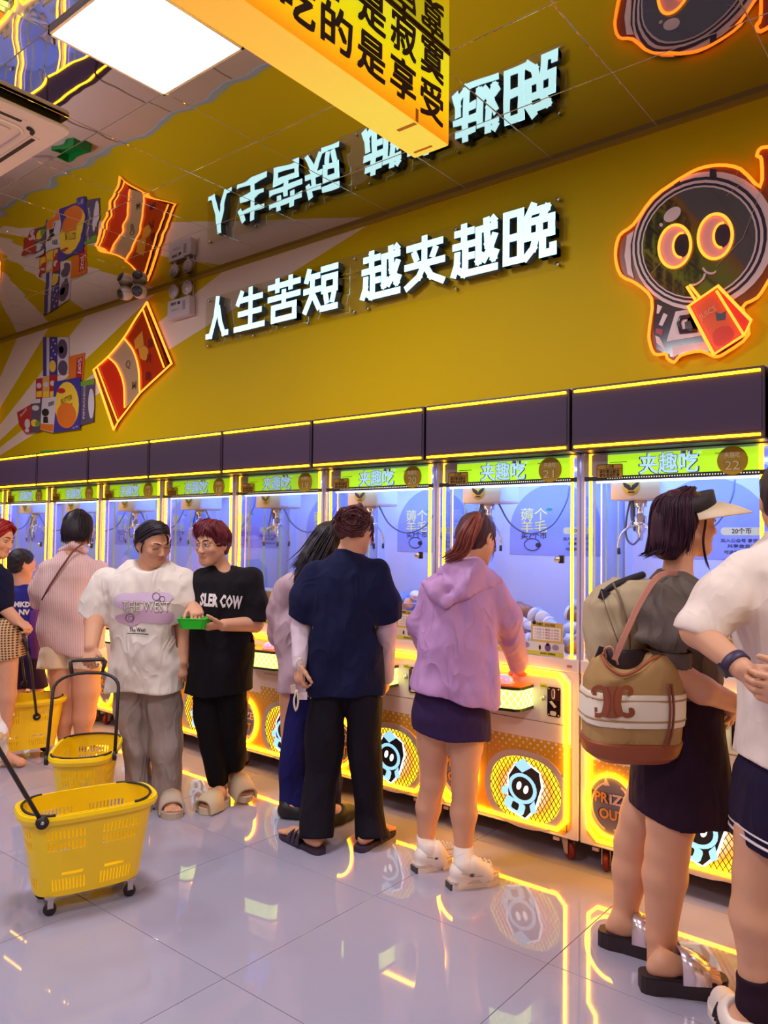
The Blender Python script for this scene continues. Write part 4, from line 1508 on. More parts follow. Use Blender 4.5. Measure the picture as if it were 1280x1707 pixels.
def ball_cam(px, py, z, look, label):
    d0, d1 = at(px, py, 1.0), at(px, py, 2.0)
    c = d0 + (d1 - d0) * (z - d0[2]) / (d1[2] - d0[2])
    s = empty('ceiling_camera', (c[0], c[1], CEIL), 0, label, 'camera')
    q = MB()
    h = CEIL - c[2]
    q.lathe([(.045, 0), (.050, -.012), (.062, -.024), (.066, -h * .9)], (0, 0, 0), ZA, 18)
    q.ellipsoid((0, 0, -h), (.066, .066, .062), 20, 14)
    q.build('housing', mat('camera_white', lin(226, 214, 214), .25), s)
    look = np.array(look, float); look /= np.linalg.norm(look)
    q = MB()
    q.lathe([(.044, .050), (.048, .058), (.040, .066), (.020, .070), (0, .071)], (0, 0, -h), look, 20)
    q.build('lens', mat('camera_lens', lin(22, 20, 60), .08, coat=1.0), s)


ball_cam(209.5, 489, 3.640, (-.15, -.9, -.35), 'white ball security camera on the ceiling, left one of two, looking aside')
ball_cam(232.5, 486, 3.640, (.55, -.8, -.25), 'white ball security camera on the ceiling, right one of two, facing the viewer')

# ================================================================ hanging light box sign
BX0, BX1, BYE, BZ = -2.148, -1.960, 2.838, 3.275
s = empty('hanging_light_box', (0, 0, 0), 0, 'yellow light box sign with black Chinese lettering hanging from the ceiling', 'sign')
BYS = -.55


def mat_box(name):
    t = NT(name)
    x, y, z = t.xyz()
    f = t.math('DIVIDE', t.math('SUBTRACT', z, BZ), CEIL - BZ, clamp=True)
    n = t.noise(1.2, 1)
    c = t.ramp(t.math('ADD', f, t.math('MULTIPLY', t.math('SUBTRACT', n, .5), .15)), [(0.0, (1.0, .27, .005, 1)), (.26, (1.0, .52, .004, 1)), (.62, (.78, .72, .004, 1)), (1.0, (.80, .72, .02, 1))])
    t.l(c, t.b.inputs['Base Color'])
    t.l(c, t.b.inputs['Emission Color'])
    t.b.inputs['Emission Strength'].default_value = .82
    t.b.inputs['Roughness'].default_value = .35
    return t.m


q = MB()
q.box((BX0, BYS, BZ), (BX1, BYE, CEIL - .012), 0, .003)
yb = NT('box_yellow')
x_, y_, z_ = yb.xyz()
cfx = yb.ramp(yb.math('DIVIDE', y_, 2.84, clamp=True), [(0.45, (1.0, .42, .05, 1)), (.85, (.82, .72, .09, 1))])
yb.l(cfx, yb.b.inputs['Base Color'])
yb.l(cfx, yb.b.inputs['Emission Color'])
yb.b.inputs['Emission Strength'].default_value = .55  # body itself is unlit; a faint glow is put into its colour
q.build('box_body', yb.m, s)
for nm, x, sx in (('face_panel', BX1 + .002, 1), ('face_panel', BX0 - .002, -1)):
    q = MB()
    q.box((x - .002, BYS + .01, BZ + .004), (x + .002, BYE - .004, CEIL - .016), 0)
    fo = q.build(nm, mat_box('light_box_face'), s)
    q = MB()
    for row, zc in (('吃的不是寂寞', 3.590), ('吃的是享受', 3.400)):
        n_ = len(row)
        for i, ch in enumerate(row):
            k = n_ - 1 - i
            if sx > 0:
                put_text(q, ch, (x + .0045, 2.700 - k * .205, zc), (0, 1, 0), (0, 0, 1), .178, 1, .030, w=.176)
            else:
                put_text(q, ch, (x - .0045, 2.700 - (n_ - 1 - k) * .205, zc), (0, -1, 0), (0, 0, 1), .150, 0, .03)
    q.build('lettering', [mat('letter_glow', lin(215, 190, 20), .5), mat('letter_ink', lin(38, 22, 34), .5)], fo)
q = MB()
q.box((BX0 - .004, BYS, CEIL - .014), (BX1 + .006, BYE + .002, CEIL - .002), 0)
q.build('top_rail', mat('rail_dark', lin(60, 34, 40), .4), s)
q = MB()
q.box((BX1 - .10, 2.585, BZ - .0012), (BX1 - .002, 2.605, BZ - .0004), 0)
q.box((BX0 + .03, 2.785, BZ - .0012), (BX0 + .13, 2.80, BZ - .0004), 0)
q.box((BX1 + .0045, 2.585, BZ + .002), (BX1 + .0052, 2.605, BZ + .06), 0)
q.build('tape', mat('tape_amber', lin(214, 140, 20), .4), s)
# ================================================================ implicit-surface modelling for bodies and clothes


def nrm(v):
    v = np.array(v, float)
    return v / (np.linalg.norm(v) + 1e-9)


class Sdf:
    def __init__(s):
        s.ops = []
        s.waves = []

    def rc(s, a, b, ra, rb=None, k=.02, op='+', sq=None):
        """round cone from a to b; sq = (direction, factor) flattens it along a direction"""
        a, b = np.array(a, np.float32), np.array(b, np.float32)
        rb = ra if rb is None else rb
        s.ops.append(('rc', op, k, (a, b, ra, rb, sq), (a + b) / 2, np.linalg.norm(b - a) / 2 + max(ra, rb)))
        return s

    def chain(s, pts, k=.02, op='+', sq=None):
        for p, q in zip(pts[:-1], pts[1:]): s.rc(p[0], q[0], p[1], q[1], k, op, sq)
        return s

    def ell(s, c, r, rot=None, k=.02, op='+'):
        s.ops.append(('ell', op, k, (np.array(c, np.float32), np.array(r, np.float32), rot), np.array(c), max(r)))
        return s

    def rings(s, R, e=2.2, k=.03, op='+', soft=.02):
        """R: list of (z, cu, cv, hu, hv) from bottom to top"""
        R = sorted(R)
        z = np.array([q[0] for q in R])
        zz = np.linspace(z[0], z[-1], 160)
        T = np.array([np.interp(zz, z, [q[i] for q in R]) for i in range(1, 5)])
        w = max(1, int(soft / max(1e-6, (z[-1] - z[0]) / 160)))
        if w > 1:
            ker = np.hanning(2 * w + 1); ker /= ker.sum()
            T = np.array([np.convolve(np.pad(t, w, mode='edge'), ker, 'valid') for t in T])
        c = np.array([T[0].mean(), T[1].mean(), (z[0] + z[-1]) / 2])
        s.ops.append(('rings', op, k, (zz, T, e), c, math.hypot((z[-1] - z[0]) / 2, max(T[2].max(), T[3].max()) + np.abs(T[0] - c[0]).max() + np.abs(T[1] - c[1]).max())))
        return s

    def cut(s, p, n, r=None):
        """removes what lies on the side n points to"""
        s.ops.append(('cut', 'x', 0, (np.array(p, np.float32), nrm(n).astype(np.float32), r), None, None))
        return s

    def wrinkle(s, amp, freq, seed, n=6, dirs=None):
        rn = np.random.RandomState(seed)
        for i in range(n):
            d = rn.randn(3) if dirs is None else np.array(dirs[i % len(dirs)]) + rn.randn(3) * .25
            s.waves.append((nrm(d) * freq * (.6 + .9 * rn.rand()), rn.rand() * 6.28, amp / n * (.6 + .8 * rn.rand()) * 1.6))
        return s

    def __call__(s, P):
        n = len(P)
        d = np.full(n, 9.0, np.float32)
        for kind, op, k, a, c, R in s.ops:
            if kind == 'cut':
                v = (P - a[0]) @ a[1]
                if a[2] is not None:
                    near = ((P - a[0]) ** 2).sum(1) < a[2] ** 2
                    d = np.where(near, np.maximum(d, v), d)
                else:
                    d = np.maximum(d, v)
                continue
            m = ((P - c.astype(np.float32)) ** 2).sum(1) < (R + .09) ** 2
            idx = np.nonzero(m)[0]
            if len(idx) == 0: continue
            p = P[idx]
            if kind == 'rc':
                A, B, ra, rb, sq = a
                q = p - A
                ab = B - A
                if sq is not None:
                    nv = nrm(sq[0]).astype(np.float32)
                    f = 1 / sq[1] - 1
                    q = q + np.outer(q @ nv, nv) * f
                    ab = ab + nv * (ab @ nv) * f
                h = np.clip(q @ ab / max(1e-9, float(ab @ ab)), 0, 1)
                e = np.sqrt(((q - h[:, None] * ab) ** 2).sum(1)) - (ra + (rb - ra) * h)
                if sq is not None: e = e * min(1, sq[1]) ** .5
            elif kind == 'ell':
                q = p - a[0]
                if a[2] is not None: q = q @ a[2].astype(np.float32)
                r = a[1]
                k0 = np.sqrt(((q / r) ** 2).sum(1))
                k1 = np.sqrt(((q / (r * r)) ** 2).sum(1)) + 1e-6
                e = k0 * (k0 - 1) / k1
            else:
                zz, T, ex = a
                z = p[:, 2]
                cu, cv, hu, hv = [np.interp(z, zz, t).astype(np.float32) for t in T]
                qu, qv = np.abs(p[:, 0] - cu) / hu, np.abs(p[:, 1] - cv) / hv
                k0 = (qu ** ex + qv ** ex) ** (1 / ex)
                g = np.sqrt((qu / hu) ** 2 + (qv / hv) ** 2) + 1e-6
                e = (k0 - 1) * np.maximum(np.minimum(k0 / g, np.maximum(hu, hv)), np.minimum(hu, hv) * .5)
                e = np.maximum(e, np.maximum(z - zz[-1], zz[0] - z))
            di = d[idx]
            if op == '+':
                h = np.maximum(k - np.abs(di - e), 0) / max(k, 1e-6)
                d[idx] = np.minimum(di, e) - h * h * k / 4
            elif op == '-':
                e = -e
                h = np.maximum(k - np.abs(di - e), 0) / max(k, 1e-6)
                d[idx] = np.maximum(di, e) + h * h * k / 4
        if s.waves:
            w = np.zeros(n, np.float32)
            near = np.nonzero(np.abs(d) < .06)[0]
            q = P[near]
            acc = np.zeros(len(near), np.float32)
            for kv, ph, am in s.waves: acc += am * np.sin(q @ kv.astype(np.float32) + ph)
            d[near] += acc
        return d

    def bounds(s):
        lo, hi = np.full(3, 9.0), np.full(3, -9.0)
        for kind, op, k, a, c, R in s.ops:
            if op != '+': continue
            if kind == 'rc':
                l = np.minimum(a[0] - a[2], a[1] - a[3]); h = np.maximum(a[0] + a[2], a[1] + a[3])
            elif kind == 'ell':
                l, h = a[0] - max(a[1]), a[0] + max(a[1])
            else:
                zz, T, e = a
                l = np.array([(T[0] - T[2]).min(), (T[1] - T[3]).min(), zz[0]]); h = np.array([(T[0] + T[2]).max(), (T[1] + T[3]).max(), zz[-1]])
            lo, hi = np.minimum(lo, l), np.maximum(hi, h)
        return lo - .03, hi + .03


def surface(f, h, lo=None, hi=None):
    """surface nets over the blocks that the surface passes through"""
    if lo is None:
        a, b = f.bounds()
        lo, hi = a, b
    lo, hi = np.array(lo, float), np.array(hi, float)
    B = 8
    bs = B * h
    nb = np.maximum(1, np.ceil((hi - lo) / bs).astype(int))
    I = np.stack(np.meshgrid(*[np.arange(q) for q in nb], indexing='ij'), -1).reshape(-1, 3)
    cen = (lo + (I + .5) * bs).astype(np.float32)
    dc = f(cen)
    I = I[np.abs(dc) < bs * .87 * 1.35 + .006]
    if len(I) == 0: return np.zeros((0, 3)), np.zeros((0, 4), int)
    g = np.stack(np.meshgrid(*[np.arange(B + 1)] * 3, indexing='ij'), -1).reshape(-1, 3)
    dim = nb * B + 2
    G = (I[:, None, :] * B + g[None]).reshape(-1, 3)
    D = np.empty(len(G), np.float32)
    for i in range(0, len(G), 400000):
        D[i:i + 400000] = f((lo + G[i:i + 400000] * h).astype(np.float32))
    D = D.reshape(-1, B + 1, B + 1, B + 1)
    S = D < 0
    corners = [(i, j, k) for i in (0, 1) for j in (0, 1) for k in (0, 1)]
    cnt = sum(S[:, i:B + i, j:B + j, k:B + k].astype(np.int8) for i, j, k in corners)
    act = np.argwhere((cnt > 0) & (cnt < 8))
    if len(act) == 0: return np.zeros((0, 3)), np.zeros((0, 4), int)
    bi, ci = act[:, 0], act[:, 1:]
    cd = np.stack([D[bi, ci[:, 0] + i, ci[:, 1] + j, ci[:, 2] + k] for i, j, k in corners], 1)
    acc = np.zeros((len(act), 3)); num = np.zeros(len(act))
    C = np.array(corners, float)
    for p in range(8):
        for q in range(p + 1, 8):
            if np.abs(C[p] - C[q]).sum() != 1: continue
            a, b = cd[:, p], cd[:, q]
            m = (a < 0) != (b < 0)
            t = np.where(m, a / np.where(m, a - b, 1), 0)
            acc += np.where(m[:, None], C[p] + t[:, None] * (C[q] - C[p]), 0)
            num += m
    gc = I[bi] * B + ci
    V = lo + (gc + acc / num[:, None]) * h
    key = (gc[:, 0].astype(np.int64) * dim[1] + gc[:, 1]) * dim[2] + gc[:, 2]
    order = np.argsort(key)
    ks = key[order]

    def look(c):
        kk = (c[:, 0].astype(np.int64) * dim[1] + c[:, 1]) * dim[2] + c[:, 2]
        i = np.clip(np.searchsorted(ks, kk), 0, len(ks) - 1)
        return np.where(ks[i] == kk, order[i], -1)
    Q = []
    for ax in range(3):
        sl0 = [slice(0, B)] * 3
        sl1 = [slice(0, B)] * 3
        sl1[ax] = slice(1, B + 1)
        a = S[:, sl0[0], sl0[1], sl0[2]]
        b = S[:, sl1[0], sl1[1], sl1[2]]
        e = np.argwhere(a != b)
        if len(e) == 0: continue
        sg = a[e[:, 0], e[:, 1], e[:, 2], e[:, 3]]
        c = I[e[:, 0]] * B + e[:, 1:]
        u, v = (ax + 1) % 3, (ax + 2) % 3
        du, dv = np.zeros(3, int), np.zeros(3, int)
        du[u] = 1; dv[v] = 1
        q = np.stack([look(c - du - dv), look(c - dv), look(c), look(c - du)], 1)
        q = np.where(sg[:, None], q, q[:, ::-1])
        Q.append(q[(q >= 0).all(1)])
    return V, np.concatenate(Q) if Q else np.zeros((0, 4), int)


def mesh_np(name, V, Q, mats, smooth=True, attr=None):
    me = bpy.data.meshes.new(name)
    me.vertices.add(len(V))
    me.vertices.foreach_set('co', np.asarray(V, np.float32).ravel())
    me.loops.add(len(Q) * 4)
    me.polygons.add(len(Q))
    me.loops.foreach_set('vertex_index', np.asarray(Q, np.int32).ravel())
    me.polygons.foreach_set('loop_start', np.arange(0, len(Q) * 4, 4, dtype=np.int32))
    me.polygons.foreach_set('loop_total', np.full(len(Q), 4, np.int32))
    me.polygons.foreach_set('use_smooth', np.full(len(Q), smooth))
    for m in mats: me.materials.append(m)
    if attr is not None:
        at_ = me.attributes.new('tint', 'FLOAT', 'POINT')
        at_.data.foreach_set('value', np.asarray(attr, np.float32))
    me.update()
    return me


def mat_skin(name, col, lip, amt=1.0):
    t = NT(name)
    a = t.n('ShaderNodeAttribute', attribute_name='tint')
    n = t.noise(9, 3)
    base = t.mix(t.math('MULTIPLY', n, .5), col, tuple(c * .86 for c in col[:3]) + (1,))
    t.l(t.mix(a.outputs['Fac'], base, lip), t.b.inputs['Base Color'])
    t.b.inputs['Roughness'].default_value = .5
    t.b.inputs['Specular IOR Level'].default_value = .35
    t.b.inputs['Subsurface Weight'].default_value = 0.06
    t.b.inputs['Subsurface Radius'].default_value = (.012, .005, .003)
    t.b.inputs['Subsurface Scale'].default_value = .6
    return t.m


SKIN = mat_skin('skin', lin(218, 158, 126), lin(172, 80, 76))
SKIN_D = mat_skin('skin_tan', lin(206, 150, 122), lin(150, 76, 70))


def mat_hair(name, c0, c1):
    t = NT(name)
    g = t.n('ShaderNodeNewGeometry')
    n = t.noise(24, 3)
    f = t.math('ADD', t.math('MULTIPLY', n, .6), t.math('MULTIPLY', g.outputs['Random Per Island'], .5))
    t.l(t.mix(f, c0, c1), t.b.inputs['Base Color'])
    t.b.inputs['Roughness'].default_value = .5
    t.b.inputs['Specular IOR Level'].default_value = .3
    mp = t.n('ShaderNodeMapping')
    mp.inputs['Scale'].default_value = (1, 1, .12)
    t.l(t.obj(), mp.inputs[0])
    t.bump(t.noise(120, 2, v=mp.outputs[0]), .35, .01)
    return t.m


class Person:
    def __init__(s, label, D, px, skin=SKIN, group=None):
        w = at(px, 1300, D)
        s.D = D
        s.o = np.array([w[0], w[1], 0])
        s.root = empty('person', (w[0], w[1], 0), YAW, label, 'person', group)
        s.skin = skin
        s.body = Sdf()
        s.tints = []
        s.fine = []

    def loc(s, w):
        q = np.array(w) - s.o
        return np.array([q @ R_H, q @ F_H, q[2]])

    def L(s, px, py, dv=0.0):
        return s.loc(at(px, py, s.D + dv))

    def F(s, px, py):
        return s.loc(floor_at(px, py))

    def r(s, p): return p * s.D / F_PX

    def limb(s, f, pts, k=.02, op='+', grow=0.0, sq=None):
        """pts: (px, py, dv, radius in px)"""
        f.chain([(s.L(a, b, c), s.r(q) + grow) for a, b, c, q in pts], k, op, sq)

    def torso(s, f, pts):
        """trunk under the clothes"""
        s.limb(f, [(a, b, c, q * .62) for a, b, c, q in pts], .05)

    def rings(s, f, R, e=2.2, k=.03, grow=0.0, soft=.02, op='+'):
        """R: (py, px left, px right, depth half in m, dv)"""
        o = []
        for q in R:
            py, a, b, hv = q[:4]
            dv = q[4] if len(q) > 4 else 0.0
            A, B = s.L(a, py, dv), s.L(b, py, dv)
            o.append(((A[2] + B[2]) / 2, (A[0] + B[0]) / 2, (A[1] + B[1]) / 2, abs(B[0] - A[0]) / 2 + grow, hv + grow))
        f.rings(o, e, k, op, soft)

    def head(s, c, yaw, pitch=0, roll=0, k=1.0, slim=1.0, nose=1.0, female=True):
        y, p, r_ = map(math.radians, (yaw, pitch, roll))
        f = np.array([math.sin(y) * math.cos(p), math.cos(y) * math.cos(p), math.sin(p)])
        rr = np.array([math.cos(y), -math.sin(y), 0])
        u = np.cross(rr, f)
        rr, u = rr * math.cos(r_) + u * math.sin(r_), u * math.cos(r_) - rr * math.sin(r_)
        R = np.stack([rr, f, u], 1)
        s.HR, s.HC, s.HK = R, np.array(c), k

        def H(x, y_, z): return np.array(c) + R @ (np.array([x * slim, y_, z]) * k)
        s.H = H
        b = s.body
        b.ell(H(0, -.012, .034), np.array([.074 * slim, .094, .080]) * k, R, .01)
        b.ell(H(0, .026, -.012), np.array([.064 * slim, .064, .086]) * k, R, .03)
        b.rc(H(0, .030, -.050), H(0, .062, -.088), .050 * k, .024 * k, .03)
        for q in (-1, 1):
            b.rc(H(q * .052, .004, -.04), H(q * .022, .058, -.086), .022 * k, .018 * k, .03)
            b.ell(H(q * .034, .064, -.022), np.array([.026, .022, .022]) * k, R, .02)
            b.ell(H(q * .031, .089, .010), np.array([.018, .012, .011]) * k, R, .012, '-')
            b.ell(H(q * .031, .0755, .010), np.array([.0165, .0125, .0115]) * k, R, .004)
            b.rc(H(q * .012, .090, .028), H(q * .046, .078, .027), .007 * k, .006 * k, .012)
            b.ell(H(q * .076, -.012, -.004), np.array([.010, .020, .031]) * k, R, .006)
            b.ell(H(q * .083, -.006, .0), np.array([.006, .010, .018]) * k, R, .006, '-')
            b.ell(H(q * .010, .098, -.030), np.array([.009, .009, .007]) * k * nose, R, .008)
        b.rc(H(0, .086, .014), H(0, .099 + .004 * nose, -.024), .0075 * k, .0105 * k * nose, .012)
        b.ell(H(0, .087, -.0505), np.array([.023, .0105, .0058]) * k, R, .005)
        b.ell(H(0, .085, -.0600), np.array([.020, .0110, .0066]) * k, R, .005)
        b.rc(H(-.018, .093, -.0552), H(.018, .093, -.0552), .0016 * k, None, .003, '-')
        s.tints.append((H(0, .091, -.0553), R, np.array([.025, .02, .0110]) * k, .55))
        for q in (-1, 1): s.tints.append((H(q * .046, .066, -.020), R, np.array([.03, .03, .024]) * k, .16))
        s.fine.append((np.array(c) - .17 * k, np.array(c) + .15 * k))
        return H

    def neck(s, base, r=.050):
        s.body.rc(s.H(0, -.022, -.055), base, r * .96, r * 1.06, .03)

    def eyes(s, closed=False, brow=lin(40, 26, 30), look=(0, 0), browlift=0.0):
        k = s.HK
        e = MB()
        for q in (-1, 1):
            if not closed:
                e.ellipsoid(s.H(q * .031, .0795, .009), np.array([.0125, .0095, .0062]) * k, 14, 8, 0, s.HR)
                e.ellipsoid(s.H(q * .031 + look[0], .0845, .009 + look[1]), np.array([.0062, .0052, .0062]) * k, 12, 8, 1, s.HR)
            lid = [s.H(q * .031 + t * .016, .0905 - abs(t) * .006, .0155 - t * t * .007 - (.0085 if closed else 0)) for t in np.linspace(-1, 1, 7)]
            e.tube(lid, .0013 * k, 4, mi=1)
        e.build('eyes', [mat('eye_white', lin(232, 224, 220), .3), mat('eye_dark', lin(26, 16, 16), .2)], s.root)
        b = MB()
        for q in (-1, 1):
            pts = [s.H(q * (.012 + .038 * t), .0965 - .016 * t * t, .031 + browlift + .008 * math.sin(t * 2.4) - .002) for t in np.linspace(0, 1, 6)]
            b.tube(pts, [.0028 * k, .0034 * k, .0034 * k, .003 * k, .0024 * k, .001 * k], 5)
        b.build('eyebrows', mat('brow_%02x' % int(brow[0] * 255), brow, .7), s.root)

    def hand(s, w, e1, palm, thumb, curl=(.35, .5, .4), k=1.0, spread=.06, tcurl=.3, tl=1.0):
        b = s.body
        w = np.array(w, float)
        e1 = nrm(e1); e2 = np.array(palm, float); e2 = nrm(e2 - e1 * (e2 @ e1))
        e3 = np.cross(e1, e2); e3 = e3 if e3 @ np.array(thumb) > 0 else -e3
        R = np.stack([e1, e2, e3], 1)
        b.ell(w + (e1 * .048 + e3 * .002) * k, np.array([.052, .0165, .040]) * k, R, .012)
        b.ell(w + (e1 * .076) * k, np.array([.022, .014, .040]) * k, R, .01)
        for i, (off, ln, rr) in enumerate(((.030, .070, .0088), (.0105, .078, .0092), (-.0095, .072, .0088), (-.028, .056, .0078))):
            p = w + (e1 * (.086 - .004 * abs(i - 1)) + e3 * off) * k
            a = 0
            d0 = nrm(e1 + e3 * spread * (1.5 - i))
            for j, fr in enumerate((.46, .31, .23)):
                a += curl[j] * (1 + .08 * i)
                d = d0 * math.cos(a) + e2 * math.sin(a)
                q = p + d * ln * fr * k
                b.rc(p, q, rr * (1 - .1 * j) * k, rr * (.93 - .1 * j) * k, .004)
                p = q
        p = w + (e1 * .020 + e3 * .028) * k
        d = nrm(e1 * .75 + e3 * .65 + e2 * .25)
        for j, (ln, rr) in enumerate(((.040, .0125), (.032, .0105), (.024, .009))):
            q = p + d * ln * k * tl
            b.rc(p, q, rr * k, rr * .88 * k, .006)
            p = q
            d = nrm(d + (e1 * .35 - e3 * .35 + e2 * .5) * tcurl * 1.6)
        s.fine.append((w - .02 + np.minimum(0, e1 * .19 * k) - .07 * k, w + .02 + np.maximum(0, e1 * .19 * k) + .07 * k))

    def foot(s, heel, toe, ankle, k=1.0, lift=.02, bare=True):
        """heel, toe: floor points; lift: sole thickness"""
        b = s.body
        h, t = np.array(heel, float), np.array(toe, float)
        d = t - h; L_ = np.linalg.norm(d[:2]); d = d / np.linalg.norm(d)
        side = nrm(np.cross(d, [0, 0, 1]))
        upv = np.cross(side, d)
        b.rc(h + d * .036 + upv * (lift + .025), h + d * .085 + upv * (lift + .030), .0255 * k, .030 * k, .018)
        b.rc(np.array(ankle), h + d * .060 + upv * (lift + .046), .033 * k, .034 * k, .022)
        b.rc(h + d * .07 + upv * (lift + .05), h + d * (L_ - .075) + upv * (lift + .020), .034 * k, .022 * k, .02)
        b.rc(h + d * (L_ - .085) + side * .022 + upv * (lift + .018), h + d * (L_ - .085) - side * .022 + upv * (lift + .016), .020 * k, .018 * k, .02)
        if bare:
            for i in range(5):
                q = (i - 2) * .0165
                l2 = L_ - .012 - .006 * abs(i - 1.3)
                b.rc(h + d * (L_ - .06) + side * q + upv * (lift + .013), h + d * l2 + side * q * 1.08 + upv * (lift + .010), .0095 * k, (.0105 if abs(i - 2) == 2 else .008) * k, .006)
        s.fine.append((np.minimum(h, t) - .06, np.maximum(h, t) + np.array([.06, .06, .12])))
        return d, side, L_

    def make(s, h=.0075, fine=.0045, name='body'):
        lo, hi = s.body.bounds()
        Vs, Qs, n = [], [], 0
        V, Q = surface(s.body, h, lo, hi)
        # drop the coarse cells where a finer net is laid
        if s.fine:
            fc = V[Q].mean(1)
            keep = np.ones(len(Q), bool)
            for a, b in s.fine: keep &= ~((fc > a + h).all(1) & (fc < b - h).all(1))
            Q = Q[keep]
        Vs.append(V); Qs.append(Q); n = len(V)
        done = []
        for a, b in s.fine:
            a2, b2 = np.maximum(a, lo), np.minimum(b, hi)
            V, Q = surface(s.body, fine, a2, b2)
            if len(V) == 0: continue
            fc = V[Q].mean(1)
            keep = np.ones(len(Q), bool)
            for c, d in done: keep &= ~((fc > c).all(1) & (fc < d).all(1))
            done.append((a, b))
            Vs.append(V); Qs.append(Q[keep] + n); n += len(V)
        V, Q = np.concatenate(Vs), np.concatenate(Qs)
        used = np.unique(Q)
        mp = np.full(len(V), -1); mp[used] = np.arange(len(used))
        V, Q = V[used], mp[Q]
        tint = np.zeros(len(V))
        for c, R, r, am in s.tints:
            q = (V - c) @ R / r
            d = (q ** 2).sum(1)
            tint = np.maximum(tint, am * np.clip(1.4 * (1 - d), 0, 1))
        s.body_ob = link(name, mesh_np(name, V, Q, [s.skin], True, tint), s.root)
        return s.body_ob

    def wear(s, name, f, m, h=.008, **kw):
        V, Q = surface(f, h)
        ms = m if isinstance(m, list) else [m]
        o = link(name, mesh_np(name, V, Q, ms), s.root, **kw)
        return o

    def decal(s, target, body, px, py, size, m, w=None, bold=.02, name='lettering', dv=-.3, flat=1.0, ang=0.0, dirv=None, right=None, upv=None, polys=None, off=.0035):
        """flat print laid on the cloth by projecting it along the view of its front"""
        me = target.data
        bv = BVHTree.FromPolygons([v.co[:] for v in me.vertices], [tuple(p.vertices) for p in me.polygons])
        q = MB()
        o = s.L(px, py, dv)
        dirv = nrm(s.L(px, py, 0) - o) if dirv is None else nrm(dirv)
        rg = np.array([1.0, 0, 0]) if right is None else nrm(right)
        u = np.array([0, 0, 1.0]) if upv is None else nrm(upv)
        rg, u = rg * math.cos(ang) + u * math.sin(ang), u * math.cos(ang) - rg * math.sin(ang)
        if polys:
            for mi, pl in polys: q.add([o + x * rg + y * u for x, y in pl], [tuple(range(len(pl)))], mi)
        else:
            put_text(q, body, o, rg, u, size, 0, bold, w=w, res=1)
        bm = bmesh.new()
        vs = [bm.verts.new(v) for v in q.v]
        for f_, mi in zip(q.f, q.m):
            try:
                fa = bm.faces.new([vs[i] for i in f_]); fa.material_index = mi
            except ValueError: pass
        bmesh.ops.triangulate(bm, faces=bm.faces[:])
        for _ in range(2):
            lg = [e for e in bm.edges if e.calc_length() > .018]
            if lg: bmesh.ops.subdivide_edges(bm, edges=lg, cuts=1, use_grid_fill=False)
            bmesh.ops.triangulate(bm, faces=[f_ for f_ in bm.faces if len(f_.verts) > 3])
        for v in bm.verts:
            hit = bv.ray_cast(v.co, Vector(dirv))
            if hit[0] is not None: v.co = hit[0] - Vector(dirv) * off
            else: v.co = v.co + Vector(dirv) * (abs(dv))
        me2 = bpy.data.meshes.new(name)
        bm.to_mesh(me2); bm.free()
        for x in (m if isinstance(m, list) else [m]): me2.materials.append(x)
        return link(name, me2, target)


def strands(mb, guides, n, r, jit, rn, sides=4, mi=0, tail=1.0):
    """tapered locks blended between neighbouring guide paths"""
    G = [np.array(bez(g, 4)) for g in guides]
    m = min(len(g) for g in G)
    G = [g[np.linspace(0, len(g) - 1, m).astype(int)] for g in G]
    for _ in range(n):
        i = rn.random() * (len(G) - 1)
        a, t = int(i), i - int(i)
        p = G[a] * (1 - t) + G[min(a + 1, len(G) - 1)] * t
        off = np.array([rn.gauss(0, jit) for _ in range(3)])
        off2 = np.array([rn.gauss(0, jit) for _ in range(3)]) * tail
        f = np.linspace(0, 1, len(p))[:, None]
        p = p + off * (1 - f) * .6 + off2 * f
        k = max(3, int(len(p) * rn.uniform(.86, 1)))
        p = p[:k]
        rr = r * rn.uniform(.6, 1.3)
        mb.tube(p, [rr * (1 - .75 * (j / (k - 1)) ** 3) for j in range(k)], sides, cap=False, mi=mi)


def prism_sole(mb, heel, d, side, L_, z0, z1, w0=.040, w1=.048, mi=0, grow=0.0, upv=None):
    """foot-shaped slab"""
    upv = np.array([0, 0, 1.0]) if upv is None else upv
    pts = []
    for t, w in ((-.012, .018), (.0, .030), (.03, w0 - .002), (.08, w0 - .004), (.14, w1 - .006), (L_ - .06, w1), (L_ - .025, w1 - .008), (L_, .028), (L_ + .010, .010)):
        pts.append((t, w + grow))
    poly = [(t, w) for t, w in pts] + [(t, -w) for t, w in pts[::-1]]
    mb.prism(poly, np.array(heel) + upv * z0, d, side, upv * (z1 - z0), mi)


def strap(mb, heel, d, side, L_, t0, t1, z0, top, w, mi=0, thick=.006, upv=None, lean=0.0, n=12):
    """band over the foot from sole edge to sole edge"""
    upv = np.array([0, 0, 1.0]) if upv is None else upv
    rows = []
    for tt, tp, ww in ((t0, top, w), (t0 * .5 + t1 * .5, top * .86, w * 1.02), (t1, top * .64, w)):
        for th in (thick, 0):
            row = []
            for i in range(n + 1):
                a = PI * i / n
                row.append(np.array(heel) + d * (tt + lean * math.sin(a)) + side * (ww + th) * math.copysign(abs(math.cos(a)) ** .7, math.cos(a)) + upv * (z0 + (tp + th) * math.sin(a) ** .75))
            rows.append(row)
    vs = [p for r_ in rows for p in r_]
    k = n + 1
    fs = []

    def quad(r0, r1, flip=False):
        for i in range(n):
            q = (r0 * k + i, r0 * k + i + 1, r1 * k + i + 1, r1 * k + i)
            fs.append(q[::-1] if flip else q)
    quad(0, 2); quad(2, 4); quad(1, 3, True); quad(3, 5, True); quad(1, 0); quad(4, 5)
    mb.add(vs, fs, mi, True)
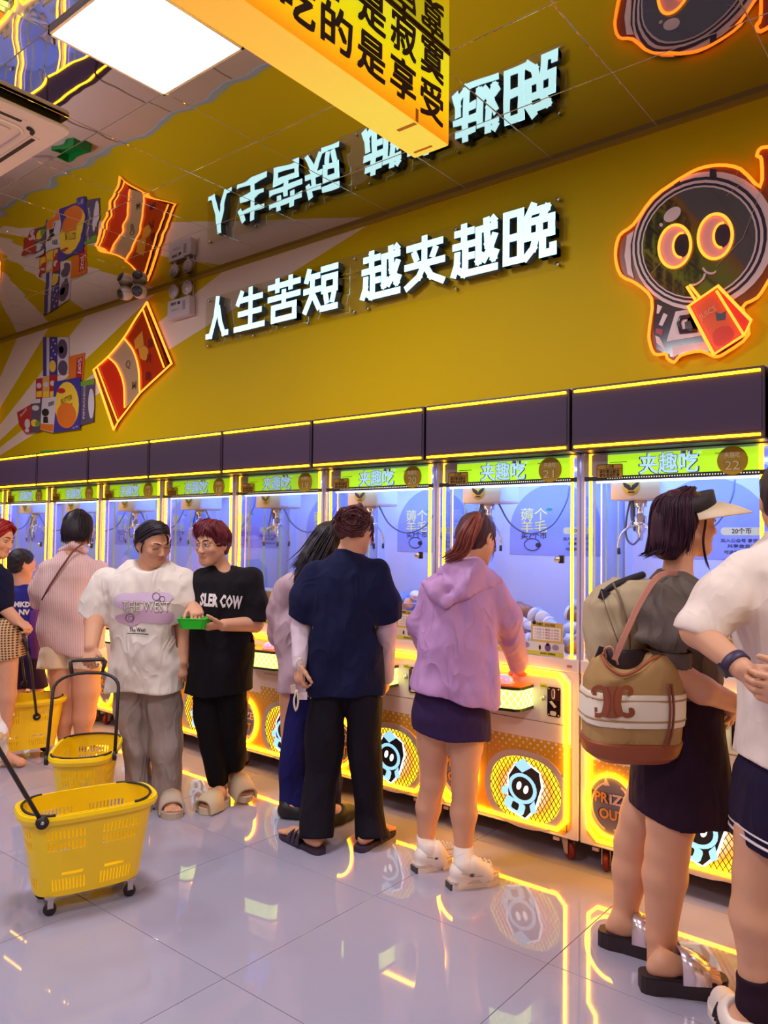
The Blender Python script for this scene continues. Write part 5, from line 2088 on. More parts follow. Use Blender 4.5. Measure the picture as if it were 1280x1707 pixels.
# ================================================================ the customers
HAIR_BK = mat_hair('hair_black', lin(16, 12, 18), lin(44, 32, 46))
HAIR_BR = mat_hair('hair_brown', lin(34, 18, 26), lin(104, 52, 56))
HAIR_RED = mat_hair('hair_red', lin(90, 14, 18), lin(196, 30, 30))
HAIR_MAR = mat_hair('hair_maroon', lin(50, 12, 22), lin(120, 28, 46))
HAIR_PUR = mat_hair('hair_plum', lin(18, 9, 24), lin(70, 24, 48))
PR = random.Random(21)


def hair_cap(p, f, y0=-.014, grow=.012, front=.060, low=-.03, k=.02, side=.082):
    """scalp-hugging mass of hair with the face cut free"""
    H, s = p.H, p.HK
    f.ell(H(0, y0, .036), np.array([side, .100, .088]) * s, p.HR, k)
    f.ell(H(0, y0 - .025, .0), np.array([side * .95, .080, .085]) * s, p.HR, k)
    return f


# ---------------------------------------------------------------- woman in lilac jacket
def lilac():
    p = Person('woman from behind in lilac hooded jacket and dark skirt, pressing a machine button', 3.51, 765)
    L = p.L
    H = p.head(L(795, 899, .03), 44, -24, 4)
    p.neck(L(775, 962, .0))
    b = p.body
    p.torso(b, [(768, 975, 0, 36), (765, 1050, 0, 42), (757, 1140, 0, 46)])
    p.limb(b, [(825, 985, -.02, 18), (848, 1058, .08, 17), (862, 1112, .24, 11)], .02)
    w = L(862, 1112, .24)
    p.hand(w, L(880, 1140, .33) - w, (0.1, .2, -1), (-.8, .5, 0), (.35, .5, .45), .95)
    # legs
    fl, tl_ = p.F(694, 1452), p.F(748, 1440)
    fr, tr = p.F(752, 1480), p.F(826, 1468)
    p.limb(b, [(722, 1180, .0, 33), (722, 1240, .03, 27), (722, 1300, .06, 21), (714, 1345, .09, 21), (709, 1408, .10, 12.5)], .02)
    p.limb(b, [(777, 1180, -.02, 34), (776, 1240, -.02, 28), (774, 1310, -.04, 20.5), (773, 1355, -.06, 21.5), (772, 1425, -.09, 13)], .02)
    dl = p.foot(fl, tl_, L(709, 1408, .10), .95, .03, False)
    dr = p.foot(fr, tr, L(772, 1425, -.09), .95, .03, False)
    p.make()
    # hair: sleek to a ponytail that swings left
    f = hair_cap(p, Sdf())
    f.cut(H(0, .045, .02), p.HR @ np.array([0, 1, -.45]))
    f.cut(H(0, -.02, -.062), p.HR @ np.array([0, .55, -1]))
    f.wrinkle(.002, 160, 3)
    h = p.wear('hair', f, HAIR_PUR, .0055)
    q = MB()
    gd = [[L(798, 858, -.04), L(782, 866, -.10), L(766, 888, -.13), L(756, 915, -.12), L(728, 934, -.08)],
          [L(802, 858, -.05), L(794, 868, -.11), L(784, 892, -.14), L(772, 920, -.13), L(732, 937, -.09)],
          [L(804, 862, -.04), L(800, 880, -.10), L(790, 900, -.12), L(778, 922, -.12), L(742, 936, -.10)]]
    strands(q, gd, 150, .0042, .009, PR, 4)
    q.build('ponytail', mat_hair('hair_auburn', lin(66, 26, 30), lin(156, 74, 62)), p.root)
    q = MB()
    for s_ in (1, -1):
        strands(q, [[H(s_ * .03, .04, .108), H(s_ * .06, .0, .09), H(s_ * .055, -.06, .06), H(0.01, -.095, .05)], [H(s_ * .075, .025, .05), H(s_ * .083, -.02, .03), H(s_ * .06, -.075, .02), H(0.01, -.098, .03)]], 60, .0022, .003, PR, 3)
    strands(q, [[H(.07, .03, .02), H(.085, .03, -.02), H(.08, .035, -.07), H(.075, .04, -.11)]], 5, .0012, .003, PR, 3)
    q.build('hair_strands', HAIR_PUR, p.root)
    q = MB()
    q.lathe([(.020, -.008), (.024, 0), (.020, .008)], L(799, 861, -.06), (-.6, -.6, .2), 12)
    q.build('hair_tie', mat('hair_tie', lin(60, 30, 50), .5), p.root)
    # jacket
    jm = fabric('lilac_nylon', lin(186, 138, 188), .55, 40, bump=.35)
    f = Sdf()
    p.rings(f, [(1176, 688, 832, .155, -.01), (1140, 684, 834, .16, -.01), (1100, 694, 829, .155), (1050, 700, 830, .15), (1000, 705, 828, .145), (972, 712, 826, .125), (955, 735, 808, .09), (940, 748, 800, .062, .01)], 2.3, soft=.03)
    p.limb(f, [(815, 982, -.01, 27), (842, 1030, .03, 25), (852, 1062, .10, 22), (862, 1108, .22, 17)], .03)
    p.limb(f, [(722, 985, .02, 26), (706, 1040, .06, 24), (714, 1085, .18, 20)], .03)
    p.rings(f, [(1176, 812, 836, .03, -.08), (1100, 812, 830, .03, -.08), (1060, 808, 826, .02, -.07)], 2, .03)
    n = nrm(L(684, 1143) - L(835, 1178)); n = np.array([n[2], 0, -n[0]]); n = n if n[2] < 0 else -n
    f.cut(L(755, 1160), n)
    f.wrinkle(.011, 34, 5, 7, [(1, 0, .5), (.6, 0, 1), (1, .3, -.2)])
    j = p.wear('jacket', f, jm, .0075)
    f = Sdf()
    # lowered hood: soft V lying on the back with a thick collar
    f.chain([(L(742, 958, -.02), .045), (L(760, 950, -.085), .042), (L(790, 949, -.085), .042), (L(815, 962, -.03), .040)], .04)
    f.chain([(L(708, 972, -.06), .018), (L(728, 990, -.135), .030), (L(742, 1006, -.150), .020)], .03)
    f.chain([(L(742, 1004, -.150), .018), (L(775, 985, -.140), .030), (L(832, 968, -.05), .020)], .03)
    f.chain([(L(735, 975, -.11), .034), (L(780, 968, -.115), .036), (L(812, 966, -.07), .028)], .04)
    f.wrinkle(.006, 40, 8, 5)
    p.wear('hood', f, jm, .0065)
    sk = fabric('dark_denim', lin(52, 32, 72), .9, 90, bump=.2)
    f = Sdf()
    p.rings(f, [(1236, 686, 819, .145), (1190, 685, 816, .146), (1170, 690, 812, .13), (1130, 704, 800, .10)], 2.3)
    n = nrm(L(686, 1212) - L(818, 1233)); n = np.array([n[2], 0, -n[0]]); n = n if n[2] < 0 else -n
    f.cut(L(752, 1223), n)
    g = Sdf(); f.wrinkle(.006, 22, 6, 5, [(1, 0, .2)])
    so = p.wear('skirt', f, sk, .008)
    q = MB()
    q.tube([L(713, py, -.146 - .0) + np.array([0, -.006 * 0, 0]) for py in (1140, 1170, 1200)], .0015, 4)
    sock = fabric('white_sock', lin(232, 216, 210), .9, 80)
    shoe = mat('sneaker_white', lin(240, 222, 212), .5)
    for (he, d, side, Ln, an) in ((fl, *dl, (709, 1400, .10)), (fr, *dr, (772, 1417, -.09))):
        f = Sdf()
        a = L(*an)
        f.rc(a + np.array([0, 0, .02]), he + d * .060 + np.array([0, 0, .085]), .043, .048, .02)
        f.cut(a + np.array([0, 0, .02]), (0, 0, 1))
        p.wear('sock', f, sock, .006)
        f = Sdf()
        f.rc(he + d * .035 + np.array([0, 0, .060]), he + d * .09 + np.array([0, 0, .075]), .042, .045, .03)
        f.rc(he + d * .09 + np.array([0, 0, .070]), he + d * (Ln - .05) + np.array([0, 0, .045]), .048, .036, .03)
        f.rc(he + d * (Ln - .07) + side * .015 + np.array([0, 0, .044]), he + d * (Ln - .05) - side * .018 + np.array([0, 0, .042]), .036, .034, .03)
        f.rc(he + d * .03 + np.array([0, 0, .02]), he + d * (Ln - .045) + np.array([0, 0, .02]), .038, .040, .015)
        f.rc(he + d * .05 + np.array([0, 0, .17]), he + d * .055 + np.array([0, 0, .112]), .038, .036, .01, '-')
        f.cut(he + np.array([0, 0, .002]), (0, 0, -1))
        f.wrinkle(.004, 60, 9, 5)
        so = p.wear('shoe', f, shoe, .005)
        q = MB()
        prism_sole(q, he, d, side, Ln, .0, .020, .036, .044, 0, .003)
        q.build('outsole', mat('sole_cream', lin(228, 208, 196), .6), so)
        q = MB()
        prism_sole(q, he, d, side, Ln, .020, .034, .0385, .0465, 0, .002)
        q.build('midsole', mat('midsole_grey', lin(206, 186, 176), .6), so)
        q = MB()
        q.obox(he + d * .0 + np.array([0, 0, .012]), d * .016, side * .026, np.array([0, 0, .0125]))
        q.build('heel_tread', mat('tread_dark', lin(70, 62, 62), .6), so)
        q = MB()
        for s_ in (-1, 1):
            q.tube(bez([he + d * .03 + side * s_ * .044 + np.array([0, 0, .075]), he + d * .10 + side * s_ * .0495 + np.array([0, 0, .055]), he + d * .16 + side * s_ * .044 + np.array([0, 0, .052]), he + d * .215 + side * s_ * .030 + np.array([0, 0, .05])], 5), .0028, 5)
        q.build('seam_piping', mat('seam_grey', lin(196, 176, 168), .6), so)
        q = MB()
        for i in range(4):
            c = he + d * (.118 + i * .022) + np.array([0, 0, .110 - i * .0080])
            q.tube(bez([c + side * .028 - np.array([0, 0, .012]), c + np.array([0, 0, .006]), c - side * .028 - np.array([0, 0, .012])], 4), .0032, 5)
        q.build('laces', mat('lace_white', lin(246, 236, 230), .7), so)
        q = MB()
        q.ellipsoid(he + d * .075 - side * .046 + np.array([0, 0, .062]), (.012, .012, .007), 10, 6, 0)
        q.ellipsoid(he + d * .075 + side * .046 + np.array([0, 0, .062]), (.012, .012, .007), 10, 6, 0)
        q.box(*sorted([tuple(he - d * .016 + np.array([-.012, -.012, .004])), tuple(he - d * .002 + np.array([.012, .012, .022]))])) if False else None
        q.build('badge', mat('shoe_badge', lin(70, 56, 56), .5), so)
    return p


# ---------------------------------------------------------------- woman in navy T-shirt with messy bun
def navy_woman():
    p = Person('woman from behind in oversized navy T-shirt and black trousers with a messy bun', 3.83, 575)
    L = p.L
    H = p.head(L(592, 884, .03), 32, -26, 10)
    p.neck(L(580, 925, 0), .052)
    b = p.body
    p.torso(b, [(578, 940, 0, 34), (578, 1040, 0, 38), (575, 1120, 0, 38)])
    p.limb(b, [(522, 966, 0, 13), (502, 1045, -.02, 15), (499, 1105, -.10, 10)], .02)
    w = L(499, 1105, -.10)
    p.hand(w, L(497, 1140, -.12) - w, (.7, .5, .1), (.5, -.8, 0), (.55, .8, .6), .95)
    p.limb(b, [(630, 968, 0, 13), (644, 1050, .02, 15), (646, 1125, .05, 9.5)], .02)
    w = L(646, 1125, .05)
    p.hand(w, L(642, 1160, .09) - w, (-.9, .2, 0), (.3, 1, 0), (.25, .35, .3), .95)
    fl, tl_ = p.F(535, 1424), p.F(472, 1392)
    fr, tr = p.F(598, 1420), p.F(652, 1386)
    p.limb(b, [(545, 1160, 0, 28), (540, 1300, 0, 20), (530, 1395, -.06, 12)], .02)
    p.limb(b, [(608, 1160, 0, 28), (612, 1300, 0, 20), (612, 1392, -.03, 12)], .02)
    dl = p.foot(fl, tl_, L(526, 1395, -.07), 1.0, .022)
    dr = p.foot(fr, tr, L(608, 1392, -.03), 1.0, .022)
    p.make()
    f = hair_cap(p, Sdf())
    f.cut(H(0, .045, .02), p.HR @ np.array([0, 1, -.45]))
    f.cut(H(0, -.02, -.05), p.HR @ np.array([0, .55, -1]))
    bun = L(589, 866, -.055)
    f.ell(bun, (.088, .06, .066), None, .03)
    for i in range(13):
        a = i * 2.399
        rr = .028 + .052 * (i / 13)
        f.ell(bun + np.array([rr * math.cos(a), -.030 + PR.uniform(-.015, .015), rr * .82 * math.sin(a)]), (.026, .024, .024), None, .012)
    f.wrinkle(.009, 110, 12, 7)
    p.wear('hair', f, HAIR_BR, .006)
    q = MB()
    for i in range(90):
        a0, a1 = PR.uniform(0, 6.28), PR.uniform(1.2, 3.6)
        r0 = PR.uniform(.03, .082)
        pts = []
        for t in np.linspace(0, 1, 9):
            a = a0 + a1 * t
            pts.append(bun + np.array([r0 * 1.05 * math.cos(a), -.038 - .03 * math.sin(t * PI) * (1 - r0 / .1) - .01, r0 * .80 * math.sin(a)]) + np.array([PR.gauss(0, .004) for _ in range(3)]))
        q.tube(bez(pts, 2), .0034 * PR.uniform(.5, 1.2), 4, cap=False)
    strands(q, [[H(.05, .05, .10), H(.085, .0, .05), H(.07, -.06, .03)], [H(.075, .045, .02), H(.09, .03, -.03), H(.085, .05, -.09), H(.07, .06, -.11)]], 46, .0022, .005, PR, 3)
    strands(q, [[H(-.07, -.03, -.02), H(-.05, -.075, -.0), H(-.02, -.1, .02)], [H(.05, -.06, -.04), H(.03, -.085, -.0), H(.0, -.1, .02)]], 40, .002, .005, PR, 3)
    q.build('hair_curls', HAIR_BR, p.root)
    m = fabric('navy_cotton', lin(20, 22, 56), .9, 60, bump=.3)
    f = Sdf()
    p.rings(f, [(1160, 511, 640, .135), (1100, 510, 640, .135), (1040, 514, 638, .135), (990, 512, 642, .13), (958, 516, 640, .115), (935, 538, 622, .09), (918, 562, 602, .062, .0)], 2.5)
    p.limb(f, [(528, 955, 0, 24), (508, 1000, -.01, 25), (500, 1036, -.01, 24)], .03)
    p.limb(f, [(628, 958, 0, 25), (643, 1005, .01, 25), (648, 1042, .02, 24)], .03)
    f.cut(L(575, 1155), (0.02, 0, -1))
    f.cut(L(500, 1032), np.array([-.25, 0, -1]), .12)
    f.cut(L(648, 1037), np.array([.30, 0, -1]), .12)
    f.wrinkle(.012, 26, 14, 7, [(1, 0, .35), (.8, 0, -.5), (1, .2, .1)])
    p.wear('tshirt', f, m, .008)
    sl = fabric('white_sleeve', lin(214, 190, 204), .8, 70)
    f = Sdf()
    p.limb(f, [(507, 1000, 0, 17.5), (502, 1048, -.02, 16.5), (499, 1108, -.10, 11.5)], .02)
    p.wear('arm_sleeve', f, sl, .007)
    f = Sdf()
    p.limb(f, [(643, 1000, 0, 17.5), (644, 1052, .02, 16.5), (646, 1130, .05, 11)], .02)
    p.wear('arm_sleeve', f, sl, .007)
    pm = fabric('black_twill', lin(24, 18, 30), .9, 60, bump=.25)
    f = Sdf()
    p.rings(f, [(1416, 498, 554, .11, -.09), (1350, 503, 560, .10, -.04), (1280, 508, 568, .10), (1200, 511, 574, .115), (1165, 514, 578, .115), (1145, 522, 580, .10), (1125, 532, 580, .08)], 2.2)
    p.rings(f, [(1414, 595, 650, .11, -.05), (1350, 592, 642, .10), (1280, 584, 637, .10), (1200, 577, 638, .115), (1165, 574, 636, .115), (1145, 572, 628, .10), (1125, 572, 618, .08)], 2.2)
    f.wrinkle(.010, 22, 15, 6, [(.5, 0, 1), (1, 0, .4)])
    f.cut(L(575, 1397, -.10), (0, -.40, -1))
    p.wear('trousers', f, pm, .008)
    sm = mat('slide_purple', lin(52, 34, 58), .6)
    for (he, (d, side, Ln)) in ((fl, dl), (fr, dr)):
        q = MB()
        prism_sole(q, he, d, side, Ln, 0, .024, .040, .050, 0)
        for t0 in (.115, .150, .185):
            strap(q, he, d, side, Ln, t0, t0 + .028, .015, .070 - (t0 - .115) * .25, .046, 0, .006)
        q.build('slide', sm, p.root)
    return p


# ---------------------------------------------------------------- long-haired woman beside her
def long_hair():
    p = Person('long-haired woman in pale pinkish jacket leaning behind the navy T-shirt', 4.18, 530)
    L = p.L
    H = p.head(L(560, 908, .02), 40, -28, 16)
    p.neck(L(528, 962, 0))
    b = p.body
    p.torso(b, [(522, 975, 0, 32), (512, 1060, 0, 36), (507, 1120, 0, 36)])
    fl, tl_ = p.F(505, 1366), p.F(464, 1360)
    fr, tr = p.F(545, 1380), p.F(590, 1362)
    p.limb(b, [(490, 1160, 0, 24), (487, 1260, 0, 18), (490, 1345, 0, 11)], .02)
    p.limb(b, [(525, 1160, 0, 24), (535, 1260, 0, 18), (550, 1345, 0, 11)], .02)
    p.limb(b, [(470, 985, 0, 16), (466, 1050, .1, 13), (480, 1090, .25, 9)], .02)
    w = L(480, 1090, .25)
    p.hand(w, (.3, .9, -.2), (0, .2, -1), (1, 0, 0), (.3, .4, .4), .95)
    dl = p.foot(fl, tl_, L(490, 1345, 0), 1, .015, False)
    dr = p.foot(fr, tr, L(556, 1345, .02), 1, .015, False)
    p.make(.009, .0065)
    f = hair_cap(p, Sdf(), grow=.016)
    f.cut(H(0, .055, .02), p.HR @ np.array([0, 1, -.45]))
    f.chain([(L(548, 895, -.04), .085), (L(528, 935, -.07), .090), (L(508, 975, -.09), .070), (L(500, 1008, -.10), .035)], .04)
    f.wrinkle(.006, 90, 22, 6, [(1, .3, .4), (1, -.3, .5)])
    p.wear('hair', f, HAIR_BK, .008)
    q = MB()
    strands(q, [[L(556, 872, -.03), L(532, 885, -.06), L(508, 920, -.08), L(478, 948, -.08)], [L(560, 870, -.05), L(535, 900, -.13), L(510, 945, -.15), L(486, 985, -.13)],
                [L(565, 870, -.05), L(548, 910, -.14), L(525, 960, -.17), L(500, 1012, -.14)]], 150, .0042, .014, PR, 4)
    q.build('hair_locks', HAIR_BK, p.root)
    m = fabric('rose_grey_jacket', lin(190, 158, 170), .8, 50, bump=.4)
    f = Sdf()
    p.rings(f, [(1150, 462, 545, .13), (1100, 462, 548, .13), (1040, 458, 552, .13), (1000, 462, 555, .125), (975, 480, 560, .10), (955, 505, 556, .07)], 2.3)
    p.limb(f, [(482, 985, 0, 27), (466, 1020, .02, 24), (466, 1055, .1, 20), (479, 1088, .23, 14)], .03)
    f.chain([(L(470, 1000, -.02), .055), (L(492, 978, -.09), .055), (L(520, 985, -.12), .05)], .05)
    f.wrinkle(.012, 32, 24, 6)
    p.wear('jacket', f, m, .009)
    f = Sdf()
    m2 = fabric('indigo_cotton', lin(30, 28, 92), .9, 60)
    p.rings(f, [(1346, 463, 514, .07), (1280, 465, 516, .09), (1200, 472, 520, .10), (1120, 484, 525, .09)], 2.2)
    p.rings(f, [(1346, 528, 572, .07), (1280, 520, 566, .09), (1200, 512, 556, .10), (1120, 505, 536, .09)], 2.2)
    f.wrinkle(.008, 24, 25, 5)
    p.wear('trousers', f, m2, .009)
    for he, (d, side, Ln) in ((fl, dl), (fr, dr)):
        f = Sdf()
        f.rc(he + d * .03 + np.array([0, 0, .035]), he + d * .08 + np.array([0, 0, .045]), .040, .042, .03)
        f.rc(he + d * .09 + np.array([0, 0, .048]), he + d * (Ln - .045) + np.array([0, 0, .038]), .054, .046, .03)
        f.rc(he + d * .05 + np.array([0, 0, .13]), he + d * .06 + np.array([0, 0, .08]), .036, .034, .01, '-')
        f.cut(he + np.array([0, 0, .001]), (0, 0, -1))
        p.wear('shoe', f, mat('clog_black', lin(26, 20, 22), .5), .006)
    return p


# ---------------------------------------------------------------- woman in white printed T-shirt
def white_tee():
    p = Person('woman in off-white printed T-shirt and grey sweatpants pulling a yellow basket', 4.33, 246)
    L = p.L
    H = p.head(L(256, 906, -.02), 133, -20, -6, 1.04, 1.06, .9)
    p.neck(L(247, 955, .02), .058)
    b = p.body
    p.torso(b, [(246, 965, .02, 36), (246, 1050, .02, 42), (245, 1115, .02, 40)])
    p.limb(b, [(174, 972, .02, 16), (158, 1035, -.05, 16), (152, 1078, -.15, 11)], .02)
    w = L(152, 1078, -.15)
    p.hand(w, L(146, 1108, -.20) - w, (.15, .9, 0), (.8, -.5, 0), (.75, 1.15, .8), 1.0, .04)
    p.limb(b, [(304, 970, .02, 14), (306, 1035, .0, 15), (304, 1102, -.03, 10)], .02)
    w = L(304, 1102, -.03)
    p.hand(w, L(303, 1140, -.05) - w, (-.7, .7, 0), (-.3, -1, 0), (.3, .4, .35), .95)
    fl, tl_ = p.F(240, 1332), p.F(236, 1352)
    fr, tr = p.F(281, 1341), p.F(288, 1365)
    tl_ = fl + nrm(tl_ - fl) * .25; tr = fr + nrm(tr - fr) * .25
    p.limb(b, [(222, 1165, .02, 26), (226, 1250, .02, 18), (236, 1318, .03, 11)], .02)
    p.limb(b, [(272, 1165, .02, 26), (276, 1250, .0, 18), (280, 1320, .0, 11)], .02)
    dl = p.foot(fl, tl_, L(237, 1315, .05), 1.0, .03)
    dr = p.foot(fr, tr, L(281, 1318, .02), 1.0, .03)
    p.make(.0075, .0042)
    p.eyes(closed=True)
    # hair tied back, centre parting, fringe lock
    f = hair_cap(p, Sdf(), grow=.01)
    f.cut(H(0, .050, .058), p.HR @ np.array([0, 1, -.72]))
    f.ell(H(0, -.105, -.052), np.array([.045, .04, .05]), p.HR, .03)
    f.cut(H(0, -.02, -.075), p.HR @ np.array([0, .5, -1]))
    f.wrinkle(.002, 150, 31)
    p.wear('hair', f, HAIR_BK, .0055)
    q = MB()
    for s_ in (1, -1):
        strands(q, [[H(0, .086, .092), H(s_ * .03, .07, .095), H(s_ * .062, .04, .06), H(s_ * .083, .0, .02), H(s_ * .070, -.06, -.03), H(s_ * .02, -.11, -.05)],
                    [H(0, .05, .118), H(s_ * .04, .03, .112), H(s_ * .074, .0, .07), H(s_ * .078, -.05, .02), H(s_ * .03, -.10, -.03)],
                    [H(0, .0, .126), H(s_ * .045, -.03, .11), H(s_ * .07, -.06, .06), H(s_ * .04, -.105, .0), H(0, -.12, -.04)]], 110, .0028, .004, PR, 3)
    strands(q, [[H(.0, .088, .098), H(-.018, .106, .075), H(-.022, .107, .045), H(-.02, .108, .015)], [H(.004, .088, .098), H(-.008, .107, .075), H(-.014, .109, .045), H(-.016, .11, .02)]], 16, .0016, .002, PR, 3)
    strands(q, [[H(.074, .035, .03), H(.079, .028, -.01), H(.077, .026, -.05)]], 10, .0016, .003, PR, 3)
    strands(q, [[H(-.074, .035, .03), H(-.079, .028, -.01), H(-.077, .026, -.05)]], 10, .0016, .003, PR, 3)
    q.build('hair_strands', HAIR_BK, p.root)
    m = fabric('offwhite_cotton', lin(222, 208, 200), .92, 60, bump=.35, var=.05)
    f = Sdf()
    p.rings(f, [(1156, 181, 306, .150), (1100, 184, 305, .152), (1050, 187, 304, .150), (1000, 183, 310, .145), (965, 178, 316, .115), (945, 196, 300, .088, .01), (932, 214, 278, .065, .03)], 2.5)
    p.limb(f, [(182, 970, .02, 26), (163, 1005, .0, 27), (154, 1034, -.01, 27)], .03)
    p.limb(f, [(304, 968, .02, 24), (309, 1005, .0, 24), (308, 1040, -.01, 22)], .03)
    f.cut(L(245, 1148), (0, 0, -1))
    f.cut(L(154, 1028), np.array([-.42, 0, -1]), .14)
    f.cut(L(308, 1036), np.array([.25, 0, -1]), .11)
    f.ell(L(245, 930, -.075), (.098, .085, .078), None, .012, '-')
    f.wrinkle(.013, 25, 33, 8, [(1, 0, .5), (.8, 0, -.6), (.3, 0, 1)])
    t = p.wear('tshirt', f, m, .0075)
    ink = mat('print_ink', lin(40, 30, 40), .8)
    blot = mat('print_mauve', lin(206, 178, 206), .9)
    blot2 = mat('print_rose', lin(190, 152, 176), .9)
    cr = mat('print_cream', lin(228, 214, 206), .9)
    rn = random.Random(5)

    def blob(cx, cy_, a, b_, n=14):
        return [(cx + a * (1 + rn.uniform(-.22, .22)) * math.cos(2 * PI * i / n), cy_ + b_ * (1 + rn.uniform(-.22, .22)) * math.sin(2 * PI * i / n)) for i in range(n)]
    p.decal(t, None, 243, 1012, .1, [blot, blot2], polys=[(0, blob(-.10, .045, .075, .030)), (0, blob(.0, .05, .08, .028)), (0, blob(.085, .05, .06, .030)), (0, blob(-.12, .02, .05, .03)),
                                                       (1, blob(-.09, -.065, .065, .034)), (1, blob(.02, -.045, .06, .04)), (1, blob(.085, -.055, .07, .036)), (1, blob(-.02, -.05, .04, .03))], name='watercolour_print', off=.004)
    p.decal(t, 'THE WEST', 243, 1012, .080, ink, w=.262, bold=.012, name='lettering', off=.006)
    p.decal(t, 'THE WEST', 243, 1012, .080, cr, w=.258, bold=-.006, name='lettering', off=.0085)
    p.decal(t, 'The West', 229, 1050, .030, ink, w=.088, bold=.03, name='lettering', off=.006)
    p.decal(t, None, 229, 1056, .1, ink, polys=[(0, [(-.055, -.0015), (.06, -.006), (.06, -.0015), (-.055, .003)])], name='print_line', off=.006)

    def ringp(cx, cy_, r, w):
        return [(0, [(cx + r_ * math.cos(a), cy_ + r_ * math.sin(a)) for r_, a in ((r, a0), (r, a1), (r - w, a1), (r - w, a0))]) for a0, a1 in [(2 * PI * i / 16, 2 * PI * (i + 1) / 16) for i in range(16)]]
    p.decal(t, None, 243, 1012, .1, ink, polys=ringp(.055, .058, .022, .003) + ringp(.088, .045, .016, .003) + ringp(.068, .022, .016, .002) + ringp(-.085, -.06, .024, .003) + ringp(-.080, -.062, .013, .002), name='print_rings', off=.0065)
    pm = fabric('grey_sweat', lin(158, 140, 136), .92, 60, bump=.4, var=.07)
    f = Sdf()
    p.rings(f, [(1336, 213, 257, .095, .03), (1300, 211, 251, .095, .02), (1230, 204, 249, .10, .02), (1180, 191, 247, .115, .02), (1150, 190, 247, .11, .02), (1120, 200, 247, .09, .02)], 2.2)
    p.rings(f, [(1352, 256, 303, .10, .0), (1300, 253, 300, .10), (1230, 250, 303, .105, .01), (1180, 247, 306, .115, .02), (1150, 245, 300, .11, .02), (1120, 245, 290, .09, .02)], 2.2)
    f.wrinkle(.014, 24, 35, 8, [(.4, 0, 1), (.9, 0, .6), (1, 0, -.1)])
    p.wear('sweatpants', f, pm, .008)
    sm = mat('slide_taupe', lin(186, 166, 150), .7)
    for (he, (d, side, Ln)) in ((fl, dl), (fr, dr)):
        q = MB()
        prism_sole(q, he, d, side, Ln, 0, .034, .046, .058, 0, .002)
        strap(q, he, d, side, Ln, .10, .195, .012, .092, .056, 0, .012)
        q.build('slide', sm, p.root)
    return p


